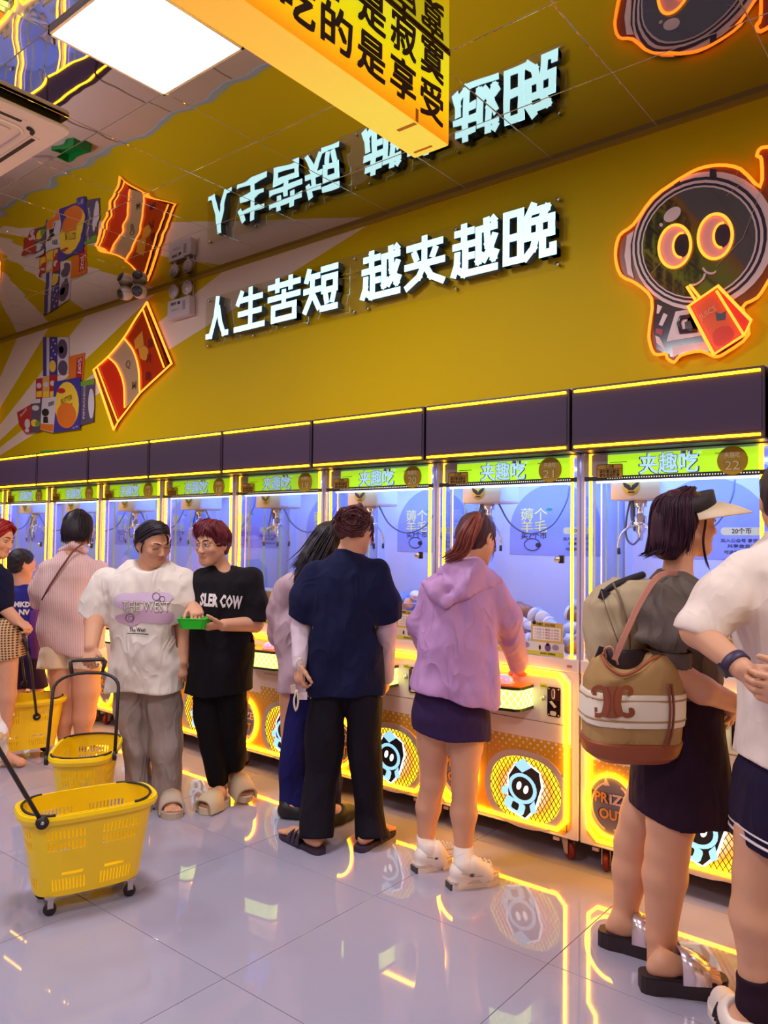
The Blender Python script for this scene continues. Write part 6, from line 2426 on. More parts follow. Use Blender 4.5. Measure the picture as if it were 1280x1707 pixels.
# ---------------------------------------------------------------- young man in black T-shirt
def guy():
    p = Person('young man with maroon hair and glasses in black lettered T-shirt holding a green basket', 4.36, 368)
    L = p.L
    H = p.head(L(354, 907, -.02), 206, -8, 3, 1.02, .94, 1.05)
    p.neck(L(370, 952, .02), .050)
    b = p.body
    p.torso(b, [(372, 965, .02, 34), (370, 1050, .02, 38), (367, 1115, .02, 36)])
    p.limb(b, [(410, 972, .02, 14), (425, 1040, -.02, 13.5), (372, 1042, -.22, 9.5)], .02)
    w = L(372, 1042, -.22)
    p.hand(w, L(334, 1046, -.27) - w, (-.1, .5, .9), (-.1, -.3, 1), (.25, .35, .3), 1.0, .05, .1)
    p.limb(b, [(336, 974, .02, 13), (318, 1018, -.02, 13), (322, 1012, -.16, 9.5)], .02)
    w = L(324, 1008, -.16)
    p.hand(w, L(330, 1028, -.24) - w, (-.2, .5, -.6), (-.6, -.4, 0), (.55, .6, .5), .95)
    fl, tl_ = p.F(377, 1340), p.F(338, 1358)
    p.limb(b, [(344, 1165, .02, 23), (353, 1240, .0, 15), (366, 1318, .03, 9.5)], .02)
    p.limb(b, [(392, 1165, .02, 23), (393, 1235, .06, 15), (391, 1292, .12, 9.5)], .02)
    dl = p.foot(fl, tl_, L(367, 1315, .03), 1.0, .03)
    # right foot rests on its toes, heel raised
    hr = L(386, 1306, .14); trt = L(412, 1341, -.03); trt[2] = .012
    dr = p.foot(hr, trt, L(391, 1290, .12), 1.0, .03)
    p.make(.0075, .004)
    p.eyes(False, lin(34, 18, 20), look=(.004, -.002))
    f = hair_cap(p, Sdf(), grow=.016)
    f.ell(H(0, .0, .050), np.array([.088, .104, .082]), p.HR, .02)
    f.cut(H(0, .062, .045), p.HR @ np.array([0, 1, -.42]))
    f.cut(H(0, -.02, -.045), p.HR @ np.array([0, .62, -1]))
    f.wrinkle(.003, 120, 41)
    p.wear('hair', f, HAIR_MAR, .0055)
    q = MB()
    gd = []
    for x in (-.082, -.06, -.03, .0, .03, .06, .082):
        gd.append([H(x * .35, -.01, .130), H(x * .8, .055, .118), H(x * 1.03, .092 - abs(x) * .5, .078), H(x * 1.06, .104 - abs(x) * .75, .042 + .012 * math.cos(x * 60))])
    strands(q, gd, 190, .0034, .005, PR, 4)
    for s_ in (1, -1):
        strands(q, [[H(s_ * .03, .0, .13), H(s_ * .08, .01, .09), H(s_ * .088, .02, .04), H(s_ * .082, .025, .005)], [H(s_ * .03, -.04, .125), H(s_ * .085, -.04, .07), H(s_ * .085, -.045, .02), H(s_ * .072, -.05, -.03)],
                    [H(s_ * .02, -.06, .115), H(s_ * .06, -.09, .06), H(s_ * .055, -.095, .0), H(s_ * .04, -.085, -.05)]], 90, .0032, .005, PR, 4)
    q.build('hair_strands', HAIR_MAR, p.root)
    # glasses
    q = MB()
    for s_ in (1, -1):
        q.tube([H(s_ * .033 + .0235 * math.cos(a), .104 - .006 * abs(math.cos(a)), .004 + .0205 * math.sin(a)) for a in np.linspace(0, 2 * PI, 24, endpoint=False)], .0013, 5, True)
        q.tube([H(s_ * .056, .100, .010), H(s_ * .078, .06, .012), H(s_ * .082, .0, .010), H(s_ * .080, -.02, -.002)], .0012, 5)
    q.tube([H(-.010, .105, .008), H(0, .109, .011), H(.010, .105, .008)], .0013, 5)
    go = q.build('glasses', mat('wire_gold', lin(214, 190, 170), .25, .9), p.root)
    q = MB()
    for s_ in (1, -1):
        q.add([H(s_ * .033 + .0225 * math.cos(a), .103, .004 + .0195 * math.sin(a)) for a in np.linspace(0, 2 * PI, 20, endpoint=False)], [tuple(range(20))])
    q.build('lenses', glass('lens_glass', (1, 1, 1, 1), .7), go)
    m = fabric('black_cotton', lin(22, 18, 24), .92, 60, bump=.3)
    f = Sdf()
    p.rings(f, [(1165, 304, 422, .135), (1110, 313, 424, .138), (1050, 318, 424, .138), (1000, 322, 424, .135), (968, 326, 425, .112), (952, 342, 412, .082, .01), (942, 352, 398, .06, .02)], 2.5)
    p.limb(f, [(414, 968, .02, 24), (421, 1005, .0, 23), (421, 1040, -.03, 22)], .03)
    p.limb(f, [(335, 970, .02, 22), (324, 1000, .0, 20), (320, 1022, -.03, 18)], .03)
    f.cut(L(366, 1153), (0.06, 0, -1))
    f.cut(L(421, 1036), np.array([.05, 0, -1]), .10)
    f.ell(L(373, 941, -.075), (.066, .075, .046), None, .01, '-')
    f.wrinkle(.012, 24, 43, 7, [(1, 0, .4), (.7, 0, -.6)])
    t = p.wear('tshirt', f, m, .0075)
    p.decal(t, 'SLER COW', 368, 1003, .092, mat('print_chalk', lin(222, 208, 212), .9), w=.232, bold=.045, name='lettering', ang=-.07)
    pm = fabric('black_jersey', lin(18, 14, 20), .92, 60)
    f = Sdf()
    p.rings(f, [(1304, 349, 379, .075, .03), (1250, 335, 377, .085, .01), (1200, 326, 372, .10), (1150, 322, 369, .105, .02), (1125, 330, 369, .085, .02)], 2.2)
    p.rings(f, [(1283, 377, 407, .075, .10), (1235, 373, 410, .085, .05), (1190, 368, 413, .10, .02), (1150, 365, 412, .105, .02), (1125, 365, 402, .085, .02)], 2.2)
    f.wrinkle(.010, 28, 45, 6)
    p.wear('trousers', f, pm, .0075)
    sm = mat('slide_beige', lin(206, 182, 150), .7)
    for he, (d, side, Ln) in ((fl, dl), (hr, dr)):
        upv = np.cross(side, d)
        q = MB()
        prism_sole(q, he, d, side, Ln, .002, .036, .046, .056, 0, .002, upv)
        strap(q, he, d, side, Ln, .095, .200, .010, .094, .054, 0, .012, upv)
        q.build('slide', sm, p.root)
    return p


# ---------------------------------------------------------------- woman in pink striped shirt
def striped():
    p = Person('woman from behind with black bob in pale pink striped shirt and cream shorts', 5.4, 120)
    L = p.L
    H = p.head(L(132, 880, .02), 40, -8, 4)
    p.neck(L(122, 920, 0))
    b = p.body
    p.torso(b, [(120, 930, 0, 30), (120, 1000, 0, 32), (120, 1055, 0, 30)])
    p.limb(b, [(101, 1100, 0, 19), (103, 1160, 0, 18), (106, 1200, 0, 15), (107, 1238, 0, 8)], .02)
    p.limb(b, [(144, 1100, 0, 23), (144, 1150, 0, 22), (140, 1195, 0, 18), (135, 1238, 0, 9)], .02)
    p.limb(b, [(75, 950, 0, 13), (64, 1000, .03, 11), (85, 1022, .2, 8)], .02)
    p.limb(b, [(168, 950, 0, 13), (170, 1000, .05, 11), (160, 1022, .25, 8)], .02)
    w = L(85, 1022, .2); p.hand(w, (.5, .8, .0), (0, 0, -1), (1, 0, 0), k=.9)
    w = L(160, 1022, .25); p.hand(w, (-.2, .9, .0), (0, 0, -1), (-1, 0, 0), k=.9)
    for px in (107, 135):
        a = L(px, 1240, 0); a[2] = 0
        p.foot(a + np.array([0, -.05, 0]), a + np.array([.08, .17, 0]), a + np.array([0, 0, .09]), 1, .012)
    p.make(.010, .007)
    f = hair_cap(p, Sdf(), grow=.02)
    f.ell(H(0, -.02, -.045), np.array([.092, .088, .085]), p.HR, .04)
    f.cut(H(0, .060, .02), p.HR @ np.array([0, 1, -.25]))
    f.cut(H(0, 0, -.105), p.HR @ np.array([0, 0, -1]))
    f.wrinkle(.004, 90, 52)
    p.wear('hair', f, HAIR_BK, .008)
    q = MB()
    gd = []
    for a in np.linspace(-2.5, 2.5, 9):
        x, y = math.sin(a), -math.cos(a)
        gd.append([H(x * .02, -.01 + y * .02, .122), H(x * .075, -.015 + y * .085, .075), H(x * .093, -.015 + y * .095, .0), H(x * .092, -.015 + y * .09, -.06), H(x * .086, -.012 + y * .085, -.125)])
    strands(q, gd, 260, .0042, .007, PR, 3)
    q.build('hair_strands', HAIR_BK, p.root)
    t = NT('pink_stripe')
    x, y, z = t.xyz()
    st = t.math('GREATER_THAN', t.math('SINE', t.math('MULTIPLY', t.math('ADD', x, t.math('MULTIPLY', y, .6)), 520)), .1)
    t.l(t.mix(st, lin(228, 198, 194), lin(206, 158, 160)), t.b.inputs['Base Color'])
    t.b.inputs['Roughness'].default_value = .9
    t.bump(t.noise(12, 3), .3, .02)
    f = Sdf()
    p.rings(f, [(1095, 70, 172, .125), (1050, 64, 174, .13), (1000, 66, 172, .13), (960, 70, 172, .125), (940, 78, 166, .10), (925, 98, 146, .07), (912, 108, 136, .05)], 2.4)
    p.limb(f, [(80, 950, 0, 19), (66, 985, .01, 18), (64, 1003, .03, 16)], .03)
    p.limb(f, [(163, 950, 0, 19), (169, 985, .02, 18), (170, 1003, .05, 16)], .03)
    f.cut(L(120, 1088), (0, 0, -1))
    f.wrinkle(.014, 26, 54, 7, [(1, 0, .15), (1, 0, -.2), (.4, 0, 1)])
    p.wear('shirt', f, t.m, .010)
    f = Sdf()
    f.chain([(L(102, 918, -.03), .022), (L(122, 908, -.075), .022), (L(142, 918, -.03), .022)], .02)
    p.wear('collar', f, t.m, .008)
    f = Sdf()
    p.rings(f, [(1113, 64, 119, .11), (1085, 68, 119, .12), (1060, 80, 120, .10)], 2.2)
    p.rings(f, [(1112, 116, 178, .11), (1085, 118, 174, .12), (1060, 119, 164, .10)], 2.2)
    f.wrinkle(.008, 26, 55)
    p.wear('shorts', f, fabric('cream_cotton', lin(232, 212, 186), .9, 60), .010)
    q = MB()
    q.tube([L(140, 905, -.08), L(122, 918, -.125), L(100, 950, -.145), L(82, 978, -.14), L(70, 1000, -.10)], .007, 6)
    q.build('bag_strap', mat('strap_brown', lin(110, 58, 66), .6), p.root)
    return p


# ---------------------------------------------------------------- boy in blue
def boy():
    p = Person('boy from behind in bright blue lettered shirt and dark shorts', 6.0, 40)
    L = p.L
    H = p.head(L(37, 941, .0), 42, -10, 0, .98)
    p.neck(L(36, 972, 0), .042)
    b = p.body
    p.torso(b, [(38, 980, 0, 22), (38, 1030, 0, 24), (40, 1085, 0, 25)])
    p.limb(b, [(30, 1090, 0, 14), (32, 1150, 0, 10), (34, 1200, 0, 7)], .02)
    p.limb(b, [(58, 1090, 0, 14), (62, 1150, 0, 10), (62, 1200, 0, 7)], .02)
    p.limb(b, [(58, 985, 0, 9), (62, 1030, .03, 8), (66, 1060, .15, 6)], .02)
    p.limb(b, [(18, 985, 0, 9), (14, 1030, .03, 8), (18, 1055, .15, 6)], .02)
    for q in ((66, 1060), (18, 1055)):
        w = L(q[0], q[1], .15); p.hand(w, (.2, .9, .1), (0, 0, -1), (1, 0, 0), k=.8)
    for px in (34, 62):
        a = L(px, 1205, 0); a[2] = 0
        p.foot(a + np.array([0, -.05, 0]), a + np.array([.08, .15, 0]), a + np.array([0, 0, .08]), .9, .012, False)
    p.make(.010, .007)
    f = Sdf()
    f.ell(H(0, -.016, .038), np.array([.082, .100, .086]), p.HR, .02)
    f.ell(H(0, -.045, -.01), np.array([.075, .062, .075]), p.HR, .02)
    f.cut(H(0, .055, .05), p.HR @ np.array([0, 1, -.5]))
    f.cut(H(0, -.02, -.06), p.HR @ np.array([0, .5, -1]))
    f.wrinkle(.003, 160, 62)
    p.wear('hair', f, HAIR_BK, .007)
    f = Sdf()
    p.rings(f, [(1095, 16, 66, .11), (1040, 14, 62, .11), (1000, 16, 60, .105), (982, 20, 58, .085), (970, 28, 48, .05)], 2.4)
    p.limb(f, [(56, 986, 0, 12), (61, 1015, .02, 12), (63, 1030, .04, 11)], .02)
    p.limb(f, [(20, 986, 0, 12), (15, 1015, .02, 12)], .02)
    f.wrinkle(.008, 28, 64)
    t = p.wear('shirt', f, fabric('royal_blue', lin(38, 40, 130), .8, 60), .010)
    pw = mat('print_white_flat', lin(216, 214, 224), .8)
    p.decal(t, 'MKD', 37, 1008, .055, pw, w=.13, bold=.05)
    p.decal(t, 'NV', 40, 1021, .055, pw, w=.085, bold=.05)
    f = Sdf()
    p.rings(f, [(1147, 20, 46, .09), (1110, 18, 44, .10), (1075, 17, 44, .105)], 2.2)
    p.rings(f, [(1146, 46, 78, .09), (1110, 42, 72, .10), (1075, 40, 66, .105)], 2.2)
    f.wrinkle(.006, 30, 66)
    p.wear('shorts', f, fabric('plum_shorts', lin(40, 22, 62), .9, 60), .010)
    f = Sdf()
    p.rings(f, [(1098, 46, 70, .05, -.05), (1050, 48, 67, .05, -.05), (1018, 52, 64, .04, -.03)], 2.2)
    f.wrinkle(.008, 30, 67)
    p.wear('tied_jacket', f, fabric('violet_nylon', lin(90, 40, 120), .6, 60), .010)
    return p


# ---------------------------------------------------------------- red-haired woman at the left edge
def red_hair():
    p = Person('red-haired woman in navy T-shirt in profile at the left edge of the picture', 5.0, -18)
    L = p.L
    H = p.head(L(-4, 899, .0), 100, -14, 0)
    p.neck(L(-16, 945, 0))
    b = p.body
    p.torso(b, [(-20, 955, 0, 30), (-18, 1030, 0, 32), (-14, 1090, 0, 34)])
    p.limb(b, [(0, 962, -.06, 13), (2, 1008, -.08, 11.5), (28, 1034, -.08, 8.5)], .02)
    w = L(28, 1034, -.08); p.hand(w, L(46, 1046, -.08) - w, (0, .2, -1), (.2, 1, .2), (.7, 1.0, .8), .95)
    p.limb(b, [(-40, 962, .1, 13), (-42, 1020, .1, 11), (-20, 1050, .1, 8)], .02)
    w = L(-20, 1050, .1); p.hand(w, (1, 0, -.3), (0, 0, -1), (0, -1, 0), k=.95)
    p.limb(b, [(10, 1090, -.04, 20), (12, 1160, -.04, 14), (8, 1225, -.03, 8)], .02)
    p.limb(b, [(-20, 1090, .08, 20), (-18, 1160, .08, 14), (-20, 1225, .08, 8)], .02)
    for px, dv in ((8, -.03), (-20, .08)):
        a = L(px, 1230, dv); a[2] = 0
        p.foot(a + np.array([-.05, 0, 0]), a + np.array([.18, .03, 0]), a + np.array([0, 0, .09]), 1, .012, False)
    p.make(.009, .0055)
    p.eyes(False, lin(60, 26, 26), look=(.0, -.004))
    f = hair_cap(p, Sdf(), grow=.02)
    f.cut(H(0, .066, .055), p.HR @ np.array([0, 1, -.5]))
    f.cut(H(0, -.03, -.055), p.HR @ np.array([0, .4, -1]))
    f.wrinkle(.006, 70, 72)
    p.wear('hair', f, HAIR_RED, .007)
    q = MB()
    for s_ in (1, -1):
        strands(q, [[H(0, .07, .112), H(s_ * .045, .075, .095), H(s_ * .085, .04, .05), H(s_ * .09, .0, .01)], [H(0, .03, .128), H(s_ * .06, .02, .105), H(s_ * .09, -.02, .04), H(s_ * .08, -.05, -.02)],
                    [H(0, -.03, .128), H(s_ * .05, -.06, .1), H(s_ * .07, -.09, .03), H(s_ * .05, -.1, -.04)]], 120, .0036, .006, PR, 4)
    q.build('hair_strands', HAIR_RED, p.root)
    f = Sdf()
    p.rings(f, [(1092, -50, 22, .16), (1040, -50, 16, .16), (985, -50, 16, .16), (958, -44, 10, .13), (940, -30, 0, .07)], 2.3)
    p.limb(f, [(0, 965, -.06, 19), (2, 1004, -.08, 18)], .03)
    f.wrinkle(.010, 28, 74)
    p.wear('tshirt', f, fabric('navy_dark', lin(22, 22, 50), .9, 60), .009)
    t = NT('lattice_print')
    g = t.n('ShaderNodeNewGeometry')
    x, y, z = t.xyz()
    a = t.math('SINE', t.math('MULTIPLY', t.math('ADD', x, z), 190))
    c = t.math('SINE', t.math('MULTIPLY', t.math('SUBTRACT', x, z), 190))
    t.l(t.mix(t.math('GREATER_THAN', t.math('MULTIPLY', a, c), .15), lin(206, 170, 130), lin(92, 50, 34)), t.b.inputs['Base Color'])
    t.b.inputs['Roughness'].default_value = .9
    f = Sdf()
    p.rings(f, [(1106, -46, 40, .15), (1085, -46, 44, .15), (1045, -44, 42, .15), (1030, -40, 34, .14)], 2.2)
    f.cut(L(20, 1098), np.array([.25, 0, -1]))
    f.wrinkle(.008, 26, 75)
    p.wear('shorts', f, t.m, .009)
    return p


# ---------------------------------------------------------------- woman with visor
def visor():
    p = Person('woman in profile with beige sun visor, dark puff-sleeve blouse and short dark skirt', 2.78, 1135)
    L = p.L
    H = p.head(L(1143, 873, .0), 82, 0, 0, 1.03)
    p.neck(L(1128, 972, 0), .050)
    b = p.body
    p.torso(b, [(1125, 985, 0, 44), (1125, 1090, 0, 48), (1132, 1200, 0, 54)])
    p.limb(b, [(1122, 1005, -.16, 27), (1116, 1118, -.20, 24), (1170, 1150, -.20, 21), (1224, 1172, -.16, 15)], .02)
    w = L(1222, 1171, -.16)
    p.hand(w, L(1198, 1192, -.02) - w, (-.6, 0, -.6), (.2, .6, .7), (.5, .8, .6), 1.0)
    p.limb(b, [(1128, 1005, .16, 26), (1140, 1115, .2, 22), (1195, 1165, .14, 14)], .02)
    w = L(1195, 1165, .14); p.hand(w, L(1215, 1185, .04) - w, (0, -.3, -1), (0, -.4, .6), (.5, .8, .6), 1.0)
    ff, tf = p.F(1004, 1572), p.F(1136, 1604)
    fn, tn = p.F(1072, 1648), p.F(1186, 1655)
    p.limb(b, [(1085, 1300, .06, 34), (1068, 1360, .08, 33), (1054, 1405, .10, 30), (1052, 1450, .10, 31), (1042, 1520, .10, 19), (1038, 1550, .10, 18)], .02)
    p.limb(b, [(1125, 1300, -.05, 38), (1118, 1370, -.08, 37), (1112, 1420, -.09, 33), (1108, 1460, -.09, 34), (1102, 1560, -.09, 22.5), (1101, 1610, -.09, 21)], .02)
    tf = ff + nrm(tf - ff) * .262; tn = fn + nrm(tn - fn) * .262
    dlf = p.foot(ff, tf, L(1039, 1552, .10), 1.0, .045)
    dn = p.foot(fn, tn, L(1102, 1612, -.09), 1.02, .045)
    p.make(.0065, .0036)
    p.eyes(False, lin(40, 24, 28))
    f = hair_cap(p, Sdf(), grow=.02)
    f.ell(H(0, -.025, -.03), np.array([.094, .092, .098]), p.HR, .04)
    f.ell(H(0, -.06, -.075), np.array([.086, .062, .062]), p.HR, .04)
    f.cut(H(0, .030, .05), p.HR @ np.array([0, 1, -.55]))
    f.ell(H(.10, .052, -.03), np.array([.05, .05, .10]), p.HR, .02, '-')
    f.ell(H(-.10, .052, -.03), np.array([.05, .05, .10]), p.HR, .02, '-')
    f.cut(H(0, 0, -.118), p.HR @ np.array([0, .12, -1]))
    f.wrinkle(.004, 70, 82, 6, [(1, 0, .1), (.3, 1, .1)])
    p.wear('hair', f, HAIR_PUR, .006)
    q = MB()
    for s_ in (1, -1):
        gd = []
        for a in np.linspace(.15, 1.48, 8):
            x, y = math.sin(a) * s_, -math.cos(a)
            gd.append([H(x * .012, .03 + y * .03, .124), H(x * .078, -.012 + y * .085, .085), H(x * .096, -.018 + y * .098, .02), H(x * .098, -.022 + y * .096, -.05), H(x * .094 - .004, -.035 + y * .10, -.125 + .03 * max(0, y))])
        strands(q, gd, 260, .0030, .0055, PR, 3)
        strands(q, [[H(s_ * .080, .030, .06), H(s_ * .087, .022, .0), H(s_ * .084, .016, -.06), H(s_ * .080, .030, -.13), H(s_ * .074, .050, -.165)]], 14, .0014, .003, PR, 3)
    strands(q, [[H(-.06, -.09, -.08), H(-.05, -.13, -.11), H(-.03, -.155, -.115)], [H(.06, -.09, -.08), H(.07, -.13, -.10), H(.06, -.15, -.12)]], 40, .002, .008, PR, 3)
    q.build('hair_strands', HAIR_PUR, p.root)
    # visor: dark band and wide brim
    q = MB()
    n = 20
    vs, fs = [], []
    for z, rr in ((.048, 1.0), (.098, .90)):
        for th in (.004, 0):
            for i in range(n + 1):
                a = math.radians(-100 + 200 * i / n)
                vs.append(H(math.sin(a) * (.093 * rr + th), -.010 + math.cos(a) * (.110 * rr + th), z - .012 + .036 * max(0, math.cos(a))))
    k = n + 1
    for r0, r1 in ((0, 2), (3, 1), (2, 3), (1, 0)):
        for i in range(n): fs.append((r0 * k + i, r0 * k + i + 1, r1 * k + i + 1, r1 * k + i))
    q.add(vs, fs, 0, True)
    vb = q.build('visor_band', mat('visor_black', lin(34, 24, 34), .7), p.root)
    q = MB()
    vs, fs = [], []
    rows = 7
    for lay in (0, .004):
        for j in range(rows + 1):
            t = j / rows
            for i in range(n + 1):
                a = math.radians(-92 + 184 * i / n)
                out_ = t * (.014 + .118 * max(0, math.cos(a)) ** .9)
                vs.append(H(math.sin(a) * (.094 + out_ * .75), -.010 + math.cos(a) * .109 + out_ * max(.15, math.cos(a)), .028 + .050 * max(0, math.cos(a)) - t * (.020 + .016 * max(0, math.cos(a))) + .006 * math.sin(t * PI) + lay))
    tot = (rows + 1) * k
    for j in range(rows):
        for i in range(n):
            a, b_, c, d = j * k + i, j * k + i + 1, (j + 1) * k + i + 1, (j + 1) * k + i
            fs.append((a, d, c, b_)); fs.append((a + tot, b_ + tot, c + tot, d + tot))
    for i in range(n): fs.append((rows * k + i, rows * k + i + 1, tot + rows * k + i + 1, tot + rows * k + i)[::-1])
    q.add(vs, fs, 0, True)
    q.build('visor_brim', fabric('brim_straw', lin(224, 198, 168), .8, 90, bump=.1), vb)
    m = fabric('olive_cotton', lin(98, 84, 78), .85, 60, bump=.5)
    f = Sdf()
    p.rings(f, [(1170, 1064, 1196, .175), (1120, 1062, 1196, .175), (1070, 1064, 1188, .175), (1020, 1064, 1178, .18), (985, 1074, 1172, .165), (962, 1088, 1160, .12), (948, 1100, 1150, .075)], 2.3)
    f.ell(L(1160, 950, -.02), (.06, .07, .05), None, .02, '-')
    f.cut(L(1130, 1150), np.array([.35, 0, -1]))
    f.wrinkle(.012, 26, 84, 7, [(1, 0, .5), (.7, 0, -.6)])
    p.wear('blouse', f, m, .007)
    for s_ in (-1, 1):
        f = Sdf()
        dv = .19 * s_
        f.ell(L(1116, 1030, dv), (.104, .090, .112), None, .04)
        f.ell(L(1118, 1060, dv * 1.05), (.112, .095, .056), None, .03)
        f.ell(L(1122, 1000, dv * .8), (.075, .08, .08), None, .04)
        f.wrinkle(.016, 60, 86, 8, [(1, .2, .1), (1, -.4, .1), (.6, .8, .1)])
        o = p.wear('puff_sleeve', f, m, .007)
        f = Sdf()
        f.chain([(L(1119, 1084, dv * 1.05), .064), (L(1120, 1112, dv * 1.05), .062)], .01)
        f.cut(L(1119, 1111, dv), np.array([-.05, 0, -1]))
        f.cut(L(1119, 1084, dv), np.array([0, 0, 1]))
        f.wrinkle(.004, 80, 87, 5)
        o2 = link('cuff', mesh_np('cuff', *surface(f, .006), [m]), o)
    f = Sdf()
    p.rings(f, [(1366, 1052, 1217, .19), (1300, 1054, 1210, .185), (1220, 1060, 1198, .172), (1150, 1068, 1192, .165), (1120, 1070, 1190, .16)], 2.3)
    n_ = nrm(L(1055, 1345) - L(1214, 1366)); n_ = np.array([n_[2], 0, -n_[0]]); n_ = n_ if n_[2] < 0 else -n_
    f.cut(L(1135, 1355), n_)
    f.wrinkle(.008, 20, 88, 5, [(1, 0, .1)])
    sk = p.wear('skirt', f, fabric('plum_black', lin(44, 22, 40), .88, 80), .0075)
    bl = mat('platform_black', lin(44, 26, 34), .6)
    sil = mat('strap_silver', lin(226, 206, 216), .22, .75)
    for he, (d, side, Ln) in ((ff, dlf), (fn, dn)):
        q = MB()
        prism_sole(q, he, d, side, Ln, 0, .050, .042, .052, 0, .004)
        prism_sole(q, he, d, side, Ln, .050, .056, .038, .048, 0, .002)
        so = q.build('platform_slide', bl, p.root)
        q = MB()
        strap(q, he, d, side, Ln, .115, .205, .048, .088, .052, 0, .006)
        q.build('silver_strap', sil, so)
    return p


# ---------------------------------------------------------------- person in white T-shirt at the right edge
def right_tee():
    p = Person('person in white T-shirt and black shorts with hands behind back, cut by the right edge', 2.3, 1305)
    L = p.L
    H = p.head(L(1318, 835, .05), 20, -6, 0, 1.05)
    p.neck(L(1316, 930, .02), .058)
    b = p.body
    p.torso(b, [(1315, 950, 0, 52), (1315, 1080, 0, 58), (1312, 1230, 0, 62)])
    p.limb(b, [(1232, 965, -.02, 30), (1162, 1052, -.06, 25), (1238, 1116, -.22, 17)], .02)
    w = L(1240, 1117, -.22)
    p.hand(w, L(1292, 1158, -.27) - w, (.1, -.9, .4), (.4, -.3, .9), (.35, .5, .4), 1.05)
    p.limb(b, [(1398, 965, -.02, 30), (1440, 1060, -.06, 25), (1330, 1140, -.26, 17)], .02)
    w = L(1326, 1143, -.26)
    p.hand(w, L(1272, 1150, -.30) - w, (-.1, .9, .2), (0, -.2, 1), (.7, .9, .7), 1.05)
    fl, fr = p.F(1218, 1712), p.F(1340, 1720)
    tl_ = fl + nrm([.35, .9, 0]) * .27
    tr = fr + nrm([.45, .9, 0]) * .27
    p.limb(b, [(1272, 1390, .0, 46), (1262, 1460, .0, 37), (1258, 1530, -.01, 38), (1256, 1620, -.01, 22), (1254, 1680, -.01, 17)], .02)
    p.limb(b, [(1355, 1390, .0, 46), (1360, 1460, .0, 37), (1366, 1540, -.01, 38), (1370, 1680, -.01, 20)], .02)
    fl = L(1250, 1707, 0); fl[2] = 0; fl = fl + np.array([-.035, -.06, 0]); tl_ = fl + nrm([.12, .9, 0]) * .28
    fr = L(1374, 1707, 0); fr[2] = 0; tr = fr + nrm([.45, .9, 0]) * .28
    dl = p.foot(fl, tl_, L(1254, 1680, -.01), 1.05, .03, False)
    dr = p.foot(fr, tr, L(1370, 1680, -.01), 1.05, .03, False)
    p.make(.007, .0042)
    f = hair_cap(p, Sdf(), grow=.012)
    f.cut(H(0, .05, .03), p.HR @ np.array([0, 1, -.45]))
    f.cut(H(0, -.02, -.06), p.HR @ np.array([0, .5, -1]))
    f.wrinkle(.003, 120, 92)
    p.wear('hair', f, HAIR_BK, .008)
    m = fabric('white_cotton', lin(236, 214, 204), .92, 60, bump=.25, var=.04)
    f = Sdf()
    p.rings(f, [(1290, 1234, 1396, .17, .0), (1200, 1238, 1392, .165), (1100, 1238, 1392, .165), (1010, 1226, 1400, .16), (950, 1232, 1398, .13), (915, 1262, 1370, .10, .01), (892, 1290, 1345, .07, .02)], 2.5)
    p.limb(f, [(1244, 955, -.01, 40), (1200, 1000, -.03, 42), (1168, 1046, -.05, 42)], .04)
    p.limb(f, [(1386, 955, -.01, 40), (1420, 1000, -.03, 40), (1436, 1040, -.05, 38)], .04)
    c0 = L(1158, 1056, -.055)
    f.cut(c0, nrm(L(1128, 1092, -.06) - L(1180, 1020, -.04)) * np.array([1, 0, 1]) + np.array([.25, 0, -.35]), .17)
    n_ = nrm(L(1234, 1250) - L(1284, 1288)); n_ = np.array([n_[2], 0, -n_[0]]); n_ = n_ if n_[2] < 0 else -n_
    f.cut(L(1262, 1272), np.array([n_[0] * .6, 0, n_[2]]))
    f.wrinkle(.010, 20, 94, 7, [(1, 0, .6), (.7, 0, -.6)])
    p.wear('tshirt', f, m, .007)
    sh = fabric('navy_shorts', lin(34, 22, 50), .85, 60)
    f = Sdf()
    p.rings(f, [(1418, 1230, 1308, .13), (1350, 1228, 1312, .14), (1290, 1236, 1314, .13), (1250, 1256, 1316, .11), (1220, 1266, 1316, .09)], 2.2)
    p.rings(f, [(1418, 1316, 1402, .13), (1350, 1314, 1402, .14), (1290, 1313, 1392, .13), (1250, 1312, 1372, .11), (1220, 1312, 1362, .09)], 2.2)
    n2 = np.array([.38, 0, -1])
    f.cut(L(1258, 1412), np.array([-.32, 0, -1]), .30)
    f.wrinkle(.007, 20, 96, 5)
    so = p.wear('shorts', f, sh, .0075)
    wm = mat('piping_white', lin(226, 206, 214), .7)
    for off, rr in ((0, .0045), (12, .003)):
        q = MB()
        c1 = L(1269, 1400 - off, 0)
        pts = []
        for i in range(28):
            a = 2 * PI * i / 28
            c, s_ = math.cos(a), math.sin(a)
            u = math.copysign(abs(c) ** (2 / 2.2), c) * p.r(40); v = math.copysign(abs(s_) ** (2 / 2.2), s_) * .134
            pts.append(c1 + np.array([u, v, -u * .32]))
        q.tube(pts, rr, 5, True)
        q.build('hem_stripe', wm, so)
    f = Sdf()
    p.limb(f, [(1256, 1618, -.01, 27.5), (1254, 1672, -.01, 24), (1256, 1700, .0, 25)], .02)
    f.cut(L(1256, 1622, 0), (0, 0, 1))
    p.wear('sock', f, fabric('dark_sock', lin(44, 22, 38), .9, 80), .006)
    f = Sdf()
    p.limb(f, [(1368, 1618, -.01, 27.5), (1370, 1672, -.01, 24), (1372, 1700, .0, 25)], .02)
    f.cut(L(1368, 1622, 0), (0, 0, 1))
    p.wear('sock', f, MATS['dark_sock'], .006)
    shoe = MATS['sneaker_white']
